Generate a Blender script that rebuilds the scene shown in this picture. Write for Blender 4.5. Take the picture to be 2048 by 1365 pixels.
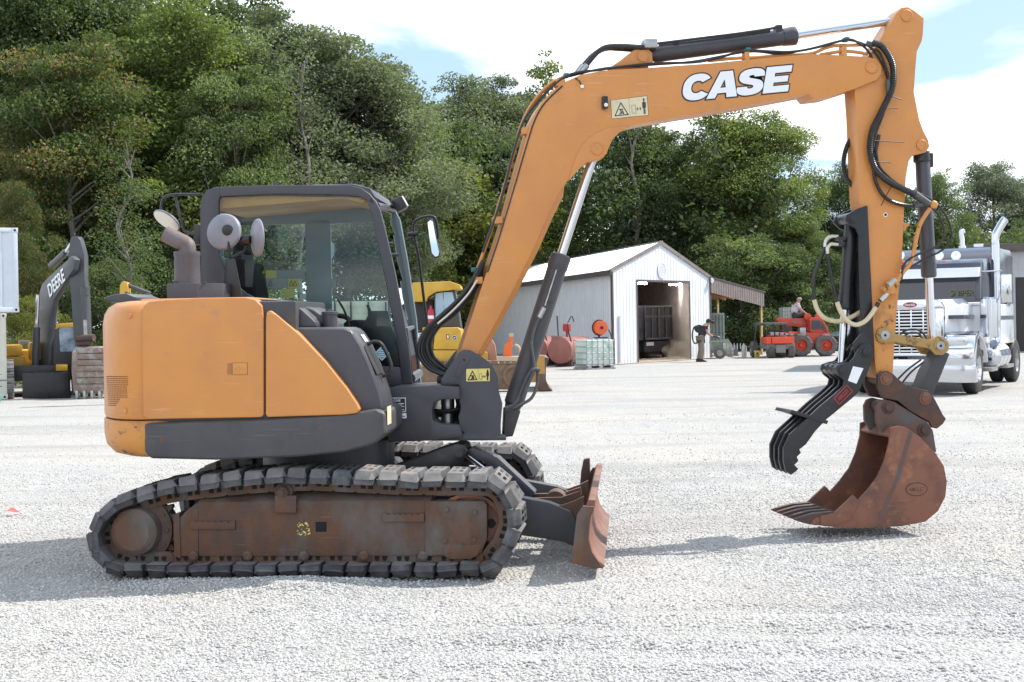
import bpy, bmesh, math, random
import numpy as np
from mathutils import Vector, Matrix
R = math.radians
for o in list(bpy.data.objects): bpy.data.objects.remove(o)
SC = bpy.context.scene
COL = SC.collection
# ---------------------------------------------------------------- camera
FPX, CXP, HYP, HC, ROLL = 2720.0, 1024.0, 645.0, 1.65, R(1.0)
cd = bpy.data.cameras.new('camera'); cam = bpy.data.objects.new('camera', cd); COL.objects.link(cam)
cam.location = (0, 0, HC); cam.rotation_euler = (R(90), ROLL, 0)
cd.sensor_width = 36; cd.lens = 36*FPX/2048; cd.shift_y = (HYP-682.5)/2048
cd.clip_start = .1; cd.clip_end = 3000
SC.camera = cam
# ---------------------------------------------------------------- sky, sun, exposure
SUN = Vector((.78, .27, 1.0)).normalized()
EL = math.asin(SUN.z); AZ = math.atan2(SUN.x, SUN.y)
w = bpy.data.worlds.new('World'); SC.world = w; w.use_nodes = True
nt = w.node_tree; nt.nodes.clear()
def wn(t, **k):
    n = nt.nodes.new(t)
    for a, b in k.items(): setattr(n, a, b)
    return n
sky = wn('ShaderNodeTexSky', sky_type='NISHITA', sun_disc=False, sun_elevation=EL, sun_rotation=AZ, air_density=1.0, dust_density=1.2, ozone_density=1.0)
bg = wn('ShaderNodeBackground'); bg.inputs[1].default_value = .15
out = wn('ShaderNodeOutputWorld')
tc = wn('ShaderNodeTexCoord')
sep = wn('ShaderNodeSeparateXYZ'); nt.links.new(tc.outputs['Generated'], sep.inputs[0])
zc = wn('ShaderNodeMath', operation='MAXIMUM'); nt.links.new(sep.outputs[2], zc.inputs[0]); zc.inputs[1].default_value = 0.0
za = wn('ShaderNodeMath', operation='ADD'); nt.links.new(zc.outputs[0], za.inputs[0]); za.inputs[1].default_value = .16
dv = wn('ShaderNodeVectorMath', operation='SCALE'); nt.links.new(tc.outputs['Generated'], dv.inputs[0])
iv = wn('ShaderNodeMath', operation='DIVIDE'); iv.inputs[0].default_value = 1.0; nt.links.new(za.outputs[0], iv.inputs[1]); nt.links.new(iv.outputs[0], dv.inputs['Scale'])
mp = wn('ShaderNodeMapping'); nt.links.new(dv.outputs[0], mp.inputs[0]); mp.inputs[1].default_value = (3.1, 1.7, 0); mp.inputs[3].default_value = (1, 1, .5)
nz = wn('ShaderNodeTexNoise'); nz.inputs['Scale'].default_value = 1.15; nz.inputs['Detail'].default_value = 7; nz.inputs['Roughness'].default_value = .52; nz.inputs['Distortion'].default_value = .25
nt.links.new(mp.outputs[0], nz.inputs[0])
rp = wn('ShaderNodeValToRGB'); rp.color_ramp.elements[0].position = .42; rp.color_ramp.elements[1].position = .57
nt.links.new(nz.outputs[0], rp.inputs[0])
hz = wn('ShaderNodeMixRGB'); hz.inputs[0].default_value = .72; hz.inputs[2].default_value = (2.3, 3.3, 4.5, 1); nt.links.new(sky.outputs[0], hz.inputs[1])
mx = wn('ShaderNodeMixRGB'); mx.inputs[2].default_value = (7.4, 7.55, 7.8, 1)
nt.links.new(rp.outputs[0], mx.inputs[0]); nt.links.new(hz.outputs[0], mx.inputs[1])
nt.links.new(mx.outputs[0], bg.inputs[0]); nt.links.new(bg.outputs[0], out.inputs[0])
sl = bpy.data.lights.new('sun', 'SUN'); sl.energy = 3.9; sl.angle = R(.53); sl.color = (1, .95, .88)
so = bpy.data.objects.new('sun', sl); COL.objects.link(so)
so.rotation_euler = SUN.to_track_quat('Z', 'Y').to_euler()
vs = SC.view_settings; vs.view_transform = 'Standard'; vs.look = 'None'; vs.gamma = 1; vs.exposure = .72
vs.use_curve_mapping = False
SC.render.engine = 'CYCLES'
SC.cycles.max_bounces = 8; SC.cycles.transparent_max_bounces = 16; SC.cycles.sample_clamp_indirect = 6

# ---------------------------------------------------------------- frames: photo pixel -> point on a real plane of a thing
RIGHT = Vector((math.cos(ROLL), 0, -math.sin(ROLL))); UP = Vector((math.sin(ROLL), 0, math.cos(ROLL)))
CAMP = Vector((0, 0, HC))
def ray(px, py):
    return RIGHT*((px-CXP)/FPX) + UP*(-(py-HYP)/FPX) + Vector((0, 1, 0))
def ground(px, py, z=0.0):
    d = ray(px, py); return CAMP + d*((z-HC)/d.z)
def depth(px, py, Y):
    d = ray(px, py); return CAMP + d*Y
class Frame:
    def __init__(s, o, yaw=0.0):
        s.m = Matrix.Translation(Vector(o)) @ Matrix.Rotation(R(yaw), 4, 'Z'); s.i = s.m.inverted()
        s.c = s.i @ CAMP; s.r3 = s.i.to_3x3()
    def hit(s, px, py, ax, v):
        d = s.r3 @ ray(px, py); t = (v - s.c[ax])/d[ax]; return s.c + d*t
    def atY(s, px, py, y): return s.hit(px, py, 1, y)
    def atX(s, px, py, x): return s.hit(px, py, 0, x)
    def atZ(s, px, py, z): return s.hit(px, py, 2, z)
    def W(s, p): return s.m @ Vector(p)
    def xz(s, pts, y): return [(q.x, q.z) for q in (s.atY(a, b, y) for a, b in pts)]
WORLD = Frame((0, 0, 0), 0)

# ---------------------------------------------------------------- materials
MATS = {}
def hexlin(c): return tuple(c)+(1,)
def pmat(name, col, rough=.5, metal=0, col2=None, scale=6, mixlo=.4, mixhi=.65, bump=0, bscale=40, spec=.5, col3=None, scale3=2.5, lo3=.6, hi3=.75, stretch=None, coat=0, dust=0, detail=6, scratch=None, vary=0):
    if name in MATS: return MATS[name]
    m = bpy.data.materials.new(name); m.use_nodes = True; t = m.node_tree; N = t.nodes; L = t.links
    b = N['Principled BSDF']; b.inputs['Roughness'].default_value = rough; b.inputs['Metallic'].default_value = metal
    b.inputs['Specular IOR Level'].default_value = spec; b.inputs['Base Color'].default_value = hexlin(col)
    if coat: b.inputs['Coat Weight'].default_value = coat; b.inputs['Coat Roughness'].default_value = .15
    g = N.new('ShaderNodeNewGeometry'); src = g.outputs['Position']
    if stretch:
        mpn = N.new('ShaderNodeMapping'); mpn.inputs[3].default_value = stretch; L.new(src, mpn.inputs[0]); src = mpn.outputs[0]
    cur = None
    def noise(sc, lo, hi, det=detail, w=0):
        n = N.new('ShaderNodeTexNoise'); n.inputs['Scale'].default_value = sc; n.inputs['Detail'].default_value = det; n.inputs['Roughness'].default_value = .62
        L.new(src, n.inputs[0]); r = N.new('ShaderNodeMapRange'); r.inputs[1].default_value = lo; r.inputs[2].default_value = hi; L.new(n.outputs[0], r.inputs[0]); return r.outputs[0], n.outputs[0]
    def mixc(fac, a, bcol):
        x = N.new('ShaderNodeMixRGB'); L.new(fac, x.inputs[0])
        if a is None: x.inputs[1].default_value = hexlin(col)
        else: L.new(a, x.inputs[1])
        x.inputs[2].default_value = hexlin(bcol); return x.outputs[0]
    rv = None
    if col2 is not None:
        f, rv = noise(scale, mixlo, mixhi); cur = mixc(f, cur, col2)
    if col3 is not None:
        f, _ = noise(scale3, lo3, hi3); cur = mixc(f, cur, col3)
    if scratch is not None:
        sm = N.new('ShaderNodeMapping'); sm.inputs[3].default_value = (1.3, 1.3, 75); L.new(g.outputs['Position'], sm.inputs[0]); sn = N.new('ShaderNodeTexNoise'); sn.inputs['Scale'].default_value = 2.2; sn.inputs['Detail'].default_value = 3; L.new(sm.outputs[0], sn.inputs[0])
        s1 = N.new('ShaderNodeMapRange'); s1.inputs[1].default_value = .66; s1.inputs[2].default_value = .70; L.new(sn.outputs[0], s1.inputs[0]); f2, _ = noise(1.7, .50, .62, 3); mm0 = N.new('ShaderNodeMath'); mm0.operation = 'MULTIPLY'; L.new(s1.outputs[0], mm0.inputs[0]); L.new(f2, mm0.inputs[1]); cur = mixc(mm0.outputs[0], cur, scratch)
    if vary:
        oi = N.new('ShaderNodeObjectInfo'); vr = N.new('ShaderNodeMapRange'); vr.inputs[3].default_value = 1-vary; vr.inputs[4].default_value = 1+vary; L.new(oi.outputs['Random'], vr.inputs[0]); hv = N.new('ShaderNodeHueSaturation'); L.new(vr.outputs[0], hv.inputs['Value']); L.new(cur, hv.inputs['Color']); cur = hv.outputs[0]
    if dust:
        f, _ = noise(3.0, .3, .8); sx = N.new('ShaderNodeSeparateXYZ'); L.new(g.outputs['Normal'], sx.inputs[0])
        mr = N.new('ShaderNodeMapRange'); mr.inputs[1].default_value = .35; mr.inputs[2].default_value = .95; mr.inputs[4].default_value = dust; L.new(sx.outputs[2], mr.inputs[0])
        mm = N.new('ShaderNodeMath'); mm.operation = 'MULTIPLY'; L.new(f, mm.inputs[0]); L.new(mr.outputs[0], mm.inputs[1]); cur = mixc(mm.outputs[0], cur, (.36, .33, .3))
    if cur is not None: L.new(cur, b.inputs['Base Color'])
    if rv is not None:
        r = N.new('ShaderNodeMapRange'); r.inputs[1].default_value = .3; r.inputs[2].default_value = .7; r.inputs[3].default_value = max(.02, rough-.1); r.inputs[4].default_value = min(1, rough+.12); L.new(rv, r.inputs[0]); L.new(r.outputs[0], b.inputs['Roughness'])
    if bump:
        n = N.new('ShaderNodeTexNoise'); n.inputs['Scale'].default_value = bscale; n.inputs['Detail'].default_value = 5; L.new(g.outputs['Position'], n.inputs[0])
        bp = N.new('ShaderNodeBump'); bp.inputs['Strength'].default_value = bump; bp.inputs['Distance'].default_value = .01; L.new(n.outputs[0], bp.inputs['Height']); L.new(bp.outputs[0], b.inputs['Normal'])
    MATS[name] = m; return m
def glassmat(name, tint, refl=.08, rough=.0, coat=(1, 1, 1)):
    if name in MATS: return MATS[name]
    m = bpy.data.materials.new(name); m.use_nodes = True; t = m.node_tree; N = t.nodes; L = t.links; N.clear()
    o = N.new('ShaderNodeOutputMaterial'); tr = N.new('ShaderNodeBsdfTransparent'); tr.inputs[0].default_value = hexlin(tint)
    gl = N.new('ShaderNodeBsdfGlossy'); gl.inputs['Roughness'].default_value = rough; gl.inputs[0].default_value = hexlin(tuple(.7*k for k in coat))
    fr = N.new('ShaderNodeFresnel'); fr.inputs[0].default_value = 1.5
    ad = N.new('ShaderNodeMath'); ad.operation = 'ADD'; L.new(fr.outputs[0], ad.inputs[0]); ad.inputs[1].default_value = refl; ad.use_clamp = True
    mx = N.new('ShaderNodeMixShader'); L.new(ad.outputs[0], mx.inputs[0]); L.new(tr.outputs[0], mx.inputs[1]); L.new(gl.outputs[0], mx.inputs[2]); L.new(mx.outputs[0], o.inputs[0])
    MATS[name] = m; return m
def emat(name, col, st):
    if name in MATS: return MATS[name]
    m = bpy.data.materials.new(name); m.use_nodes = True; b = m.node_tree.nodes['Principled BSDF']
    b.inputs['Base Color'].default_value = hexlin(col); b.inputs['Emission Color'].default_value = hexlin(col); b.inputs['Emission Strength'].default_value = st
    MATS[name] = m; return m

# ---------------------------------------------------------------- mesh builder
class MB:
    def __init__(s, fr=None):
        s.v = []; s.f = []; s.mi = []; s.fr = fr or WORLD; s.cur = 0; s.tm = None
    def mat(s, i): s.cur = i; return s
    def raw(s, vs, fs):
        n = len(s.v)
        if s.tm is not None: vs = [s.tm @ Vector(q) for q in vs]
        s.v.extend(s.fr.m @ Vector(q) for q in vs)
        s.f.extend([tuple(n+i for i in f) for f in fs]); s.mi.extend([s.cur]*len(fs)); return s
    def _bev(s, vs, fs, bev, seg=2):
        if not bev: return s.raw(vs, fs)
        bm = bmesh.new(); bv = [bm.verts.new(q) for q in vs]
        for f in fs:
            try: bm.faces.new([bv[i] for i in f])
            except ValueError: pass
        bm.normal_update()
        es = [e for e in bm.edges if len(e.link_faces) == 2 and e.calc_face_angle(0) > R(24)]
        bmesh.ops.bevel(bm, geom=es, offset=bev, segments=seg, affect='EDGES', profile=.6, clamp_overlap=True)
        bm.verts.index_update()
        s.raw([v.co.copy() for v in bm.verts], [[v.index for v in f.verts] for f in bm.faces]); bm.free(); return s
    def box(s, a, b, bev=0, seg=2):
        (x0, y0, z0), (x1, y1, z1) = a, b
        x0, x1 = sorted((x0, x1)); y0, y1 = sorted((y0, y1)); z0, z1 = sorted((z0, z1))
        vs = [(x, y, z) for z in (z0, z1) for y in (y0, y1) for x in (x0, x1)]
        return s._bev(vs, [(0, 2, 3, 1), (4, 5, 7, 6), (0, 1, 5, 4), (2, 6, 7, 3), (0, 4, 6, 2), (1, 3, 7, 5)], bev, seg)
    def cbox(s, c, d, bev=0): return s.box([c[i]-d[i]/2 for i in range(3)], [c[i]+d[i]/2 for i in range(3)], bev)
    def prism(s, pts, a, b, ax=1, bev=0, seg=2, shear=(0, 0)):
        """pts are the 2 coordinates other than ax, in order; extruded from a to b along ax"""
        n = len(pts)
        ar = sum(pts[i][0]*pts[(i+1) % n][1]-pts[(i+1) % n][0]*pts[i][1] for i in range(n))
        if ar < 0: pts = pts[::-1]
        a, b = min(a, b), max(a, b)
        def P(p, t, k):
            p = (p[0]+shear[0]*k, p[1]+shear[1]*k)
            return (t, p[0], p[1]) if ax == 0 else ((p[0], t, p[1]) if ax == 1 else (p[0], p[1], t))
        vs = [P(p, a, 0) for p in pts]+[P(p, b, 1) for p in pts]
        sd = [(i, (i+1) % n, n+(i+1) % n, n+i) for i in range(n)]
        c0 = tuple(range(n))[::-1]; c1 = tuple(range(n, 2*n))
        fs = [c0, c1]+sd
        if ax == 1: fs = [f[::-1] for f in fs]
        return s._bev(vs, fs, bev, seg)
    def cyl(s, p, q, r, r2=None, seg=16, caps=True, bev=0):
        p = Vector(p); q = Vector(q); r2 = r if r2 is None else r2
        d = (q-p).normalized(); u = d.orthogonal().normalized(); w_ = d.cross(u)
        vs = []
        for c, rr in ((p, r), (q, r2)):
            for i in range(seg):
                a = 2*math.pi*i/seg; vs.append(c+(u*math.cos(a)+w_*math.sin(a))*rr)
        fs = [(i, (i+1) % seg, seg+(i+1) % seg, seg+i) for i in range(seg)]
        if caps: fs += [tuple(range(seg))[::-1], tuple(range(seg, 2*seg))]
        return s._bev(vs, fs, bev, 2)
    def tube(s, pts, r, seg=8, sub=6, smooth=True, caps=True, rib=0, ribn=1):
        pts = [Vector(p) for p in pts]
        if smooth and len(pts) > 2: pts = catmull(pts, sub)
        if rib:
            L = [0]
            for i in range(1, len(pts)): L.append(L[-1]+(pts[i]-pts[i-1]).length)
            n = int(L[-1]/ribn); q = []; j = 0
            for k in range(n*2+1):
                t = L[-1]*k/(n*2)
                while j < len(L)-2 and L[j+1] < t: j += 1
                q.append(pts[j].lerp(pts[j+1], (t-L[j])/max(1e-6, L[j+1]-L[j])))
            pts = q
        n = len(pts); tan = [(pts[min(i+1, n-1)]-pts[max(i-1, 0)]).normalized() for i in range(n)]
        u = tan[0].orthogonal().normalized(); vs = []
        for i in range(n):
            u = (u-tan[i]*u.dot(tan[i])).normalized(); w_ = tan[i].cross(u)
            rr = (r[i] if isinstance(r, (list, tuple)) and len(r) == n else (r if not isinstance(r, (list, tuple)) else r[0]+(r[1]-r[0])*i/(n-1)))
            if rib: rr = r+(rib if i % 2 else 0)
            for k in range(seg):
                a = 2*math.pi*k/seg; vs.append(pts[i]+(u*math.cos(a)+w_*math.sin(a))*rr)
        fs = [(i*seg+k, i*seg+(k+1) % seg, (i+1)*seg+(k+1) % seg, (i+1)*seg+k) for i in range(n-1) for k in range(seg)]
        if caps: fs += [tuple(range(seg))[::-1], tuple(range((n-1)*seg, n*seg))]
        return s.raw(vs, fs)
    def lathe(s, prof, c, axis, seg=24, cap=True):
        """prof: list of (t along axis, r)"""
        c = Vector(c); d = Vector(axis).normalized(); u = d.orthogonal().normalized(); w_ = d.cross(u); vs = []
        for t, r in prof:
            for k in range(seg):
                a = 2*math.pi*k/seg; vs.append(c+d*t+(u*math.cos(a)+w_*math.sin(a))*max(r, 1e-4))
        n = len(prof)
        fs = [(i*seg+k, i*seg+(k+1) % seg, (i+1)*seg+(k+1) % seg, (i+1)*seg+k) for i in range(n-1) for k in range(seg)]
        if cap: fs += [tuple(range(seg))[::-1], tuple(range((n-1)*seg, n*seg))]
        return s.raw(vs, fs)
    def loft(s, loops, cap=True, closed=True):
        n = len(loops[0]); vs = [q for l in loops for q in l]; m = len(loops)
        fs = [(i*n+k, i*n+(k+1) % n, (i+1)*n+(k+1) % n, (i+1)*n+k) for i in range(m-1) for k in range(n if closed else n-1)]
        if cap: fs += [tuple(range(n))[::-1], tuple(range((m-1)*n, m*n))]
        return s.raw(vs, fs)
    def build(s, name, mats, parent=None, ang=32, origin=None, fix=True):
        me = bpy.data.meshes.new(name)
        org = Vector(origin) if origin is not None else (Vector(parent['_o']) if parent is not None and '_o' in parent else Vector((0, 0, 0)))
        me.from_pydata([tuple(q-org) for q in s.v], [], s.f)
        if not isinstance(mats, (list, tuple)): mats = [mats]
        for m in mats: me.materials.append(m)
        me.polygons.foreach_set('material_index', s.mi)
        if fix:
            bm = bmesh.new(); bm.from_mesh(me); bmesh.ops.recalc_face_normals(bm, faces=bm.faces); bm.to_mesh(me); bm.free()
        me.polygons.foreach_set('use_smooth', [True]*len(me.polygons)); me.set_sharp_from_angle(angle=R(ang))
        o = bpy.data.objects.new(name, me); COL.objects.link(o)
        if parent is None: o.location = org; o['_o'] = tuple(org)
        else:
            o.parent = parent; o['_o'] = tuple(org)
            po = Vector(parent['_o']); o.location = org-po
        return o
def catmull(p, sub=6):
    P = [p[0]*2-p[1]]+p+[p[-1]*2-p[-2]]; out_ = []
    for i in range(1, len(P)-2):
        a, b, c, d = P[i-1], P[i], P[i+1], P[i+2]
        for k in range(sub):
            t = k/sub
            out_.append(.5*((2*b)+(c-a)*t+(2*a-5*b+4*c-d)*t*t+(3*b-a-3*c+d)*t**3))
    out_.append(p[-1]); return out_
def arc2(cx, cz, r, a0, a1, n=8): return [(cx+r*math.cos(R(a0+(a1-a0)*i/n)), cz+r*math.sin(R(a0+(a1-a0)*i/n))) for i in range(n+1)]
def tag(o, label=None, cat=None, group=None, kind=None):
    if label: o['label'] = label
    if cat: o['category'] = cat
    if group: o['group'] = group
    if kind: o['kind'] = kind
    return o
def thing(name, loc, label, cat, group=None):
    o = bpy.data.objects.new(name, None); COL.objects.link(o); o.location = loc; o['_o'] = tuple(loc); o.empty_display_size = .2
    return tag(o, label, cat, group)
def inst(src, parent, mw, name=None):
    """a copy sharing mesh data; mw: world matrix"""
    o = src.copy(); COL.objects.link(o)
    if name: o.name = name
    o.parent = parent
    po = Vector(parent['_o']) if parent is not None else Vector((0, 0, 0))
    o.matrix_basis = Matrix.Translation(-po) @ mw
    return o
def text_mesh(mb, s, size, M4, off=0.0, extr=.002, sx=1.0, shear=0.0, align='CENTER', space=1.0):
    c = bpy.data.curves.new('t', 'FONT'); c.body = s; c.size = size; c.offset = off; c.extrude = extr; c.align_x = align; c.align_y = 'CENTER'; c.shear = shear; c.space_character = space; c.resolution_u = 4
    o = bpy.data.objects.new('t', c); COL.objects.link(o); dg = bpy.context.evaluated_depsgraph_get()
    me = bpy.data.meshes.new_from_object(o.evaluated_get(dg)); S = Matrix.Diagonal((sx, 1, 1, 1))
    old = mb.fr; mb.fr = WORLD
    mb.raw([M4 @ (S @ v.co) for v in me.vertices], [tuple(p.vertices) for p in me.polygons]); mb.fr = old
    bpy.data.objects.remove(o); bpy.data.curves.remove(c); bpy.data.meshes.remove(me)
def face_matrix(o, xdir, zdir):
    """text plane: x along xdir, y along zdir, normal = x cross y"""
    x = Vector(xdir).normalized(); y = Vector(zdir); y = (y-x*y.dot(x)).normalized(); n = x.cross(y)
    m = Matrix((x, y, n)).transposed().to_4x4(); m.translation = Vector(o); return m

# shared materials
ORANGE = pmat('orange_paint', (.60, .243, .055), .42, 0, (.53, .215, .062), 2.6, .42, .7, .04, 40, col3=(.46, .21, .08), scale3=7, lo3=.60, hi3=.75, coat=.12, dust=.35, scratch=(.66, .42, .24))
ORANGE_W = pmat('worn_orange_paint', (.58, .25, .06), .5, 0, (.36, .16, .06), 7, .52, .66, .06, 60, col3=(.10, .05, .03), scale3=11, lo3=.60, hi3=.66, dust=.3, scratch=(.14, .06, .03))
GREY = pmat('charcoal_paint', (.046, .046, .057), .38, 0, (.064, .062, .070), 5, .4, .7, .04, 70, dust=.5)
GREYD = pmat('dark_grey_steel', (.045, .045, .05), .5, 0, (.10, .065, .045), 6, .55, .75, .05, 60, dust=.3)
GREYW = pmat('scraped_charcoal_paint', (.062, .060, .066), .52, 0, (.05, .05, .056), 4, .42, .66, .06, 50, col3=(.13, .052, .03), scale3=10, lo3=.64, hi3=.67, dust=.4, scratch=(.13, .12, .12))
BLACK = pmat('black_paint', (.012, .012, .014), .32, 0, (.02, .02, .022), 8, .4, .7, .02, 60, dust=.15)
RUBBER = pmat('black_rubber', (.016, .016, .017), .55, 0, (.03, .029, .028), 10, .45, .7, .05, 80, dust=.35)
PAD = pmat('dusty_rubber_pad', (.055, .056, .06), .82, 0, (.13, .13, .135), 9, .42, .72, .25, 90, col3=(.10, .08, .065), scale3=14, lo3=.6, hi3=.75, dust=.9, vary=.3)
RUST = pmat('rusty_brown_steel', (.082, .046, .033), .75, 0, (.128, .06, .032), 9, .42, .62, .35, 70, col3=(.115, .10, .09), scale3=3, lo3=.48, hi3=.64, stretch=(1, 1, .55), dust=.6, detail=9, scratch=(.17, .13, .11))
RUSTB = pmat('bright_rust_steel', (.20, .078, .045), .62, 0, (.12, .055, .04), 4, .42, .62, .2, 60, col3=(.30, .13, .06), scale3=6, lo3=.56, hi3=.7, dust=.25, scratch=(.22, .16, .14))
RUSTD = pmat('dark_rust_steel', (.06, .036, .03), .7, 0, (.12, .055, .03), 6, .48, .68, .15, 60, dust=.3)
LINKG = pmat('rust_and_grey_steel', (.11, .055, .038), .6, 0, (.085, .08, .082), 6, .45, .6, .12, 60, dust=.35)
YWORN = pmat('worn_ochre_paint', (.36, .22, .07), .5, 0, (.07, .05, .035), 14, .52, .62, .1, 60)
CHROME = pmat('chrome_rod', (.62, .63, .66), .12, 1.0)
STEEL = pmat('bare_steel', (.42, .42, .42), .35, .9, (.3, .29, .28), 12, .4, .7)
GALV = pmat('zinc_fitting', (.6, .58, .5), .3, .9)
WHITE = pmat('white_decal', (.78, .79, .82), .4)
INK = pmat('black_decal', (.012, .012, .014), .5)
CREAM = pmat('cream_decal', (.66, .58, .38), .5, 0, (.5, .45, .3), 20, .5, .8)
YDEC = pmat('yellow_decal', (.75, .62, .18), .5, 0, (.6, .52, .25), 25, .5, .8)
HOSE = pmat('black_hose', (.014, .014, .016), .35, 0, (.03, .03, .03), 20, .5, .7)
HOSEG = pmat('dusty_grey_hose', (.07, .072, .075), .6, 0, (.12, .12, .12), 20, .5, .7)
TANH = pmat('tan_sleeve', (.62, .52, .34), .45, 0, (.5, .42, .28), 16, .5, .8)
TEAL = pmat('teal_clamp', (.03, .15, .16), .5)
DARK = pmat('dark_void', (.008, .008, .008), .9)
CABGLASS = glassmat('tinted_cab_glass', (.80, .92, .92), .0)
CLEARGLASS = glassmat('clear_glass', (.85, .92, .92), .0)
MIRROR = pmat('mirror_glass', (.85, .87, .9), .03, 1.0)
# ---------------------------------------------------------------- text fitted to a box on a plane
def text_fit(mb, s, center, xdir, ydir, w_, h_, off=0.0, extr=.0015, shear=0.0, space=1.0):
    c = bpy.data.curves.new('t', 'FONT'); c.body = s; c.size = 1.0; c.offset = off; c.extrude = 0; c.shear = shear; c.space_character = space; c.resolution_u = 4
    o = bpy.data.objects.new('t', c); COL.objects.link(o); dg = bpy.context.evaluated_depsgraph_get()
    me = bpy.data.meshes.new_from_object(o.evaluated_get(dg))
    co = np.empty(len(me.vertices)*3); me.vertices.foreach_get('co', co); co = co.reshape(-1, 3)
    lo = co.min(0); hi = co.max(0); sz = np.maximum(hi-lo, 1e-6)
    M4 = face_matrix(center, xdir, ydir)
    vs = [M4 @ Vector(((p[0]-(lo[0]+hi[0])/2)/sz[0]*w_, (p[1]-(lo[1]+hi[1])/2)/sz[1]*h_, extr)) for p in co]
    old = mb.fr; mb.fr = WORLD; mb.raw(vs, [tuple(p.vertices) for p in me.polygons]); mb.fr = old
    bpy.data.objects.remove(o); bpy.data.curves.remove(c); bpy.data.meshes.remove(me)
# ---------------------------------------------------------------- ground
rng = np.random.default_rng(7)
def vnoise(x, y, s, seed):
    r = np.random.default_rng(seed); T = r.random((64, 64))
    x = x*s; y = y*s; xi = np.floor(x).astype(int); yi = np.floor(y).astype(int); fx = x-xi; fy = y-yi
    fx = fx*fx*(3-2*fx); fy = fy*fy*(3-2*fy); g = lambda a, b: T[a % 64, b % 64]
    return (g(xi, yi)*(1-fx)+g(xi+1, yi)*fx)*(1-fy)+(g(xi, yi+1)*(1-fx)+g(xi+1, yi+1)*fx)*fy-.5
def gheight(x, y):
    x = np.asarray(x, float); y = np.asarray(y, float)
    near = np.clip(1-(np.hypot(x, y-8)-14)/30, 0, 1)
    h = (.035*vnoise(x, y, .45, 1)+.022*vnoise(x, y, 1.3, 2)+.014*vnoise(x, y, 4.1, 3)+.008*vnoise(x, y, 11, 4))*near
    yl = 8.74-.061*(x+1.36)
    bx = np.clip((x+2.6)/.5, 0, 1)*np.clip((-.45-x)/1.1, 0, 1); bx = bx*bx*(3-2*bx)
    h = h + (.055+.04*vnoise(x, y, 2.2, 9))*bx*np.exp(-((y-yl)/.17)**2)
    # wheel ruts
    for a, b, c, d in ((.5, 6.9, -.12, .006), (2.0, 7.4, -.16, .0)):
        t = y-(b+c*x); h = h-.018*near*np.exp(-(t/.16)**2)*np.clip(x+1, 0, 1)+.016*near*(np.exp(-((t-.3)/.12)**2)+np.exp(-((t+.3)/.12)**2))*np.clip(x+1, 0, 1)
    und = (x > -3.0) & (x < .2) & (y > 8.75) & (y < 11.3)
    return np.where(und, np.minimum(h, .012), h)-.004
def axis(lo, hi, d0, a, b, step):
    mid = list(np.arange(a, b, step)); l = []; s_ = step; p = a
    while p > lo: s_ *= 1.16; p -= s_; l.append(p)
    r_ = []; s_ = step; p = mid[-1]
    while p < hi: s_ *= 1.16; p += s_; r_.append(p)
    return np.array(l[::-1]+mid+r_)
gx = axis(-700, 700, 0, -6, 6, .05); gy = axis(-300, 1400, 0, 5.2, 13, .045)
GX, GY = np.meshgrid(gx, gy); GZ = gheight(GX, GY)
def gridmesh(name, X, Y, Z, mat):
    ny, nx = X.shape; me = bpy.data.meshes.new(name)
    idx = np.arange(nx*ny).reshape(ny, nx); q = np.stack([idx[:-1, :-1], idx[:-1, 1:], idx[1:, 1:], idx[1:, :-1]], -1).reshape(-1, 4)
    me.vertices.add(nx*ny); me.vertices.foreach_set('co', np.stack([X, Y, Z], -1).ravel())
    me.loops.add(q.size); me.loops.foreach_set('vertex_index', q.ravel()); me.polygons.add(len(q))
    me.polygons.foreach_set('loop_start', np.arange(len(q))*4); me.polygons.foreach_set('use_smooth', np.ones(len(q), bool)); me.update(); me.validate()
    me.materials.append(mat); o = bpy.data.objects.new(name, me); COL.objects.link(o); return o
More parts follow.
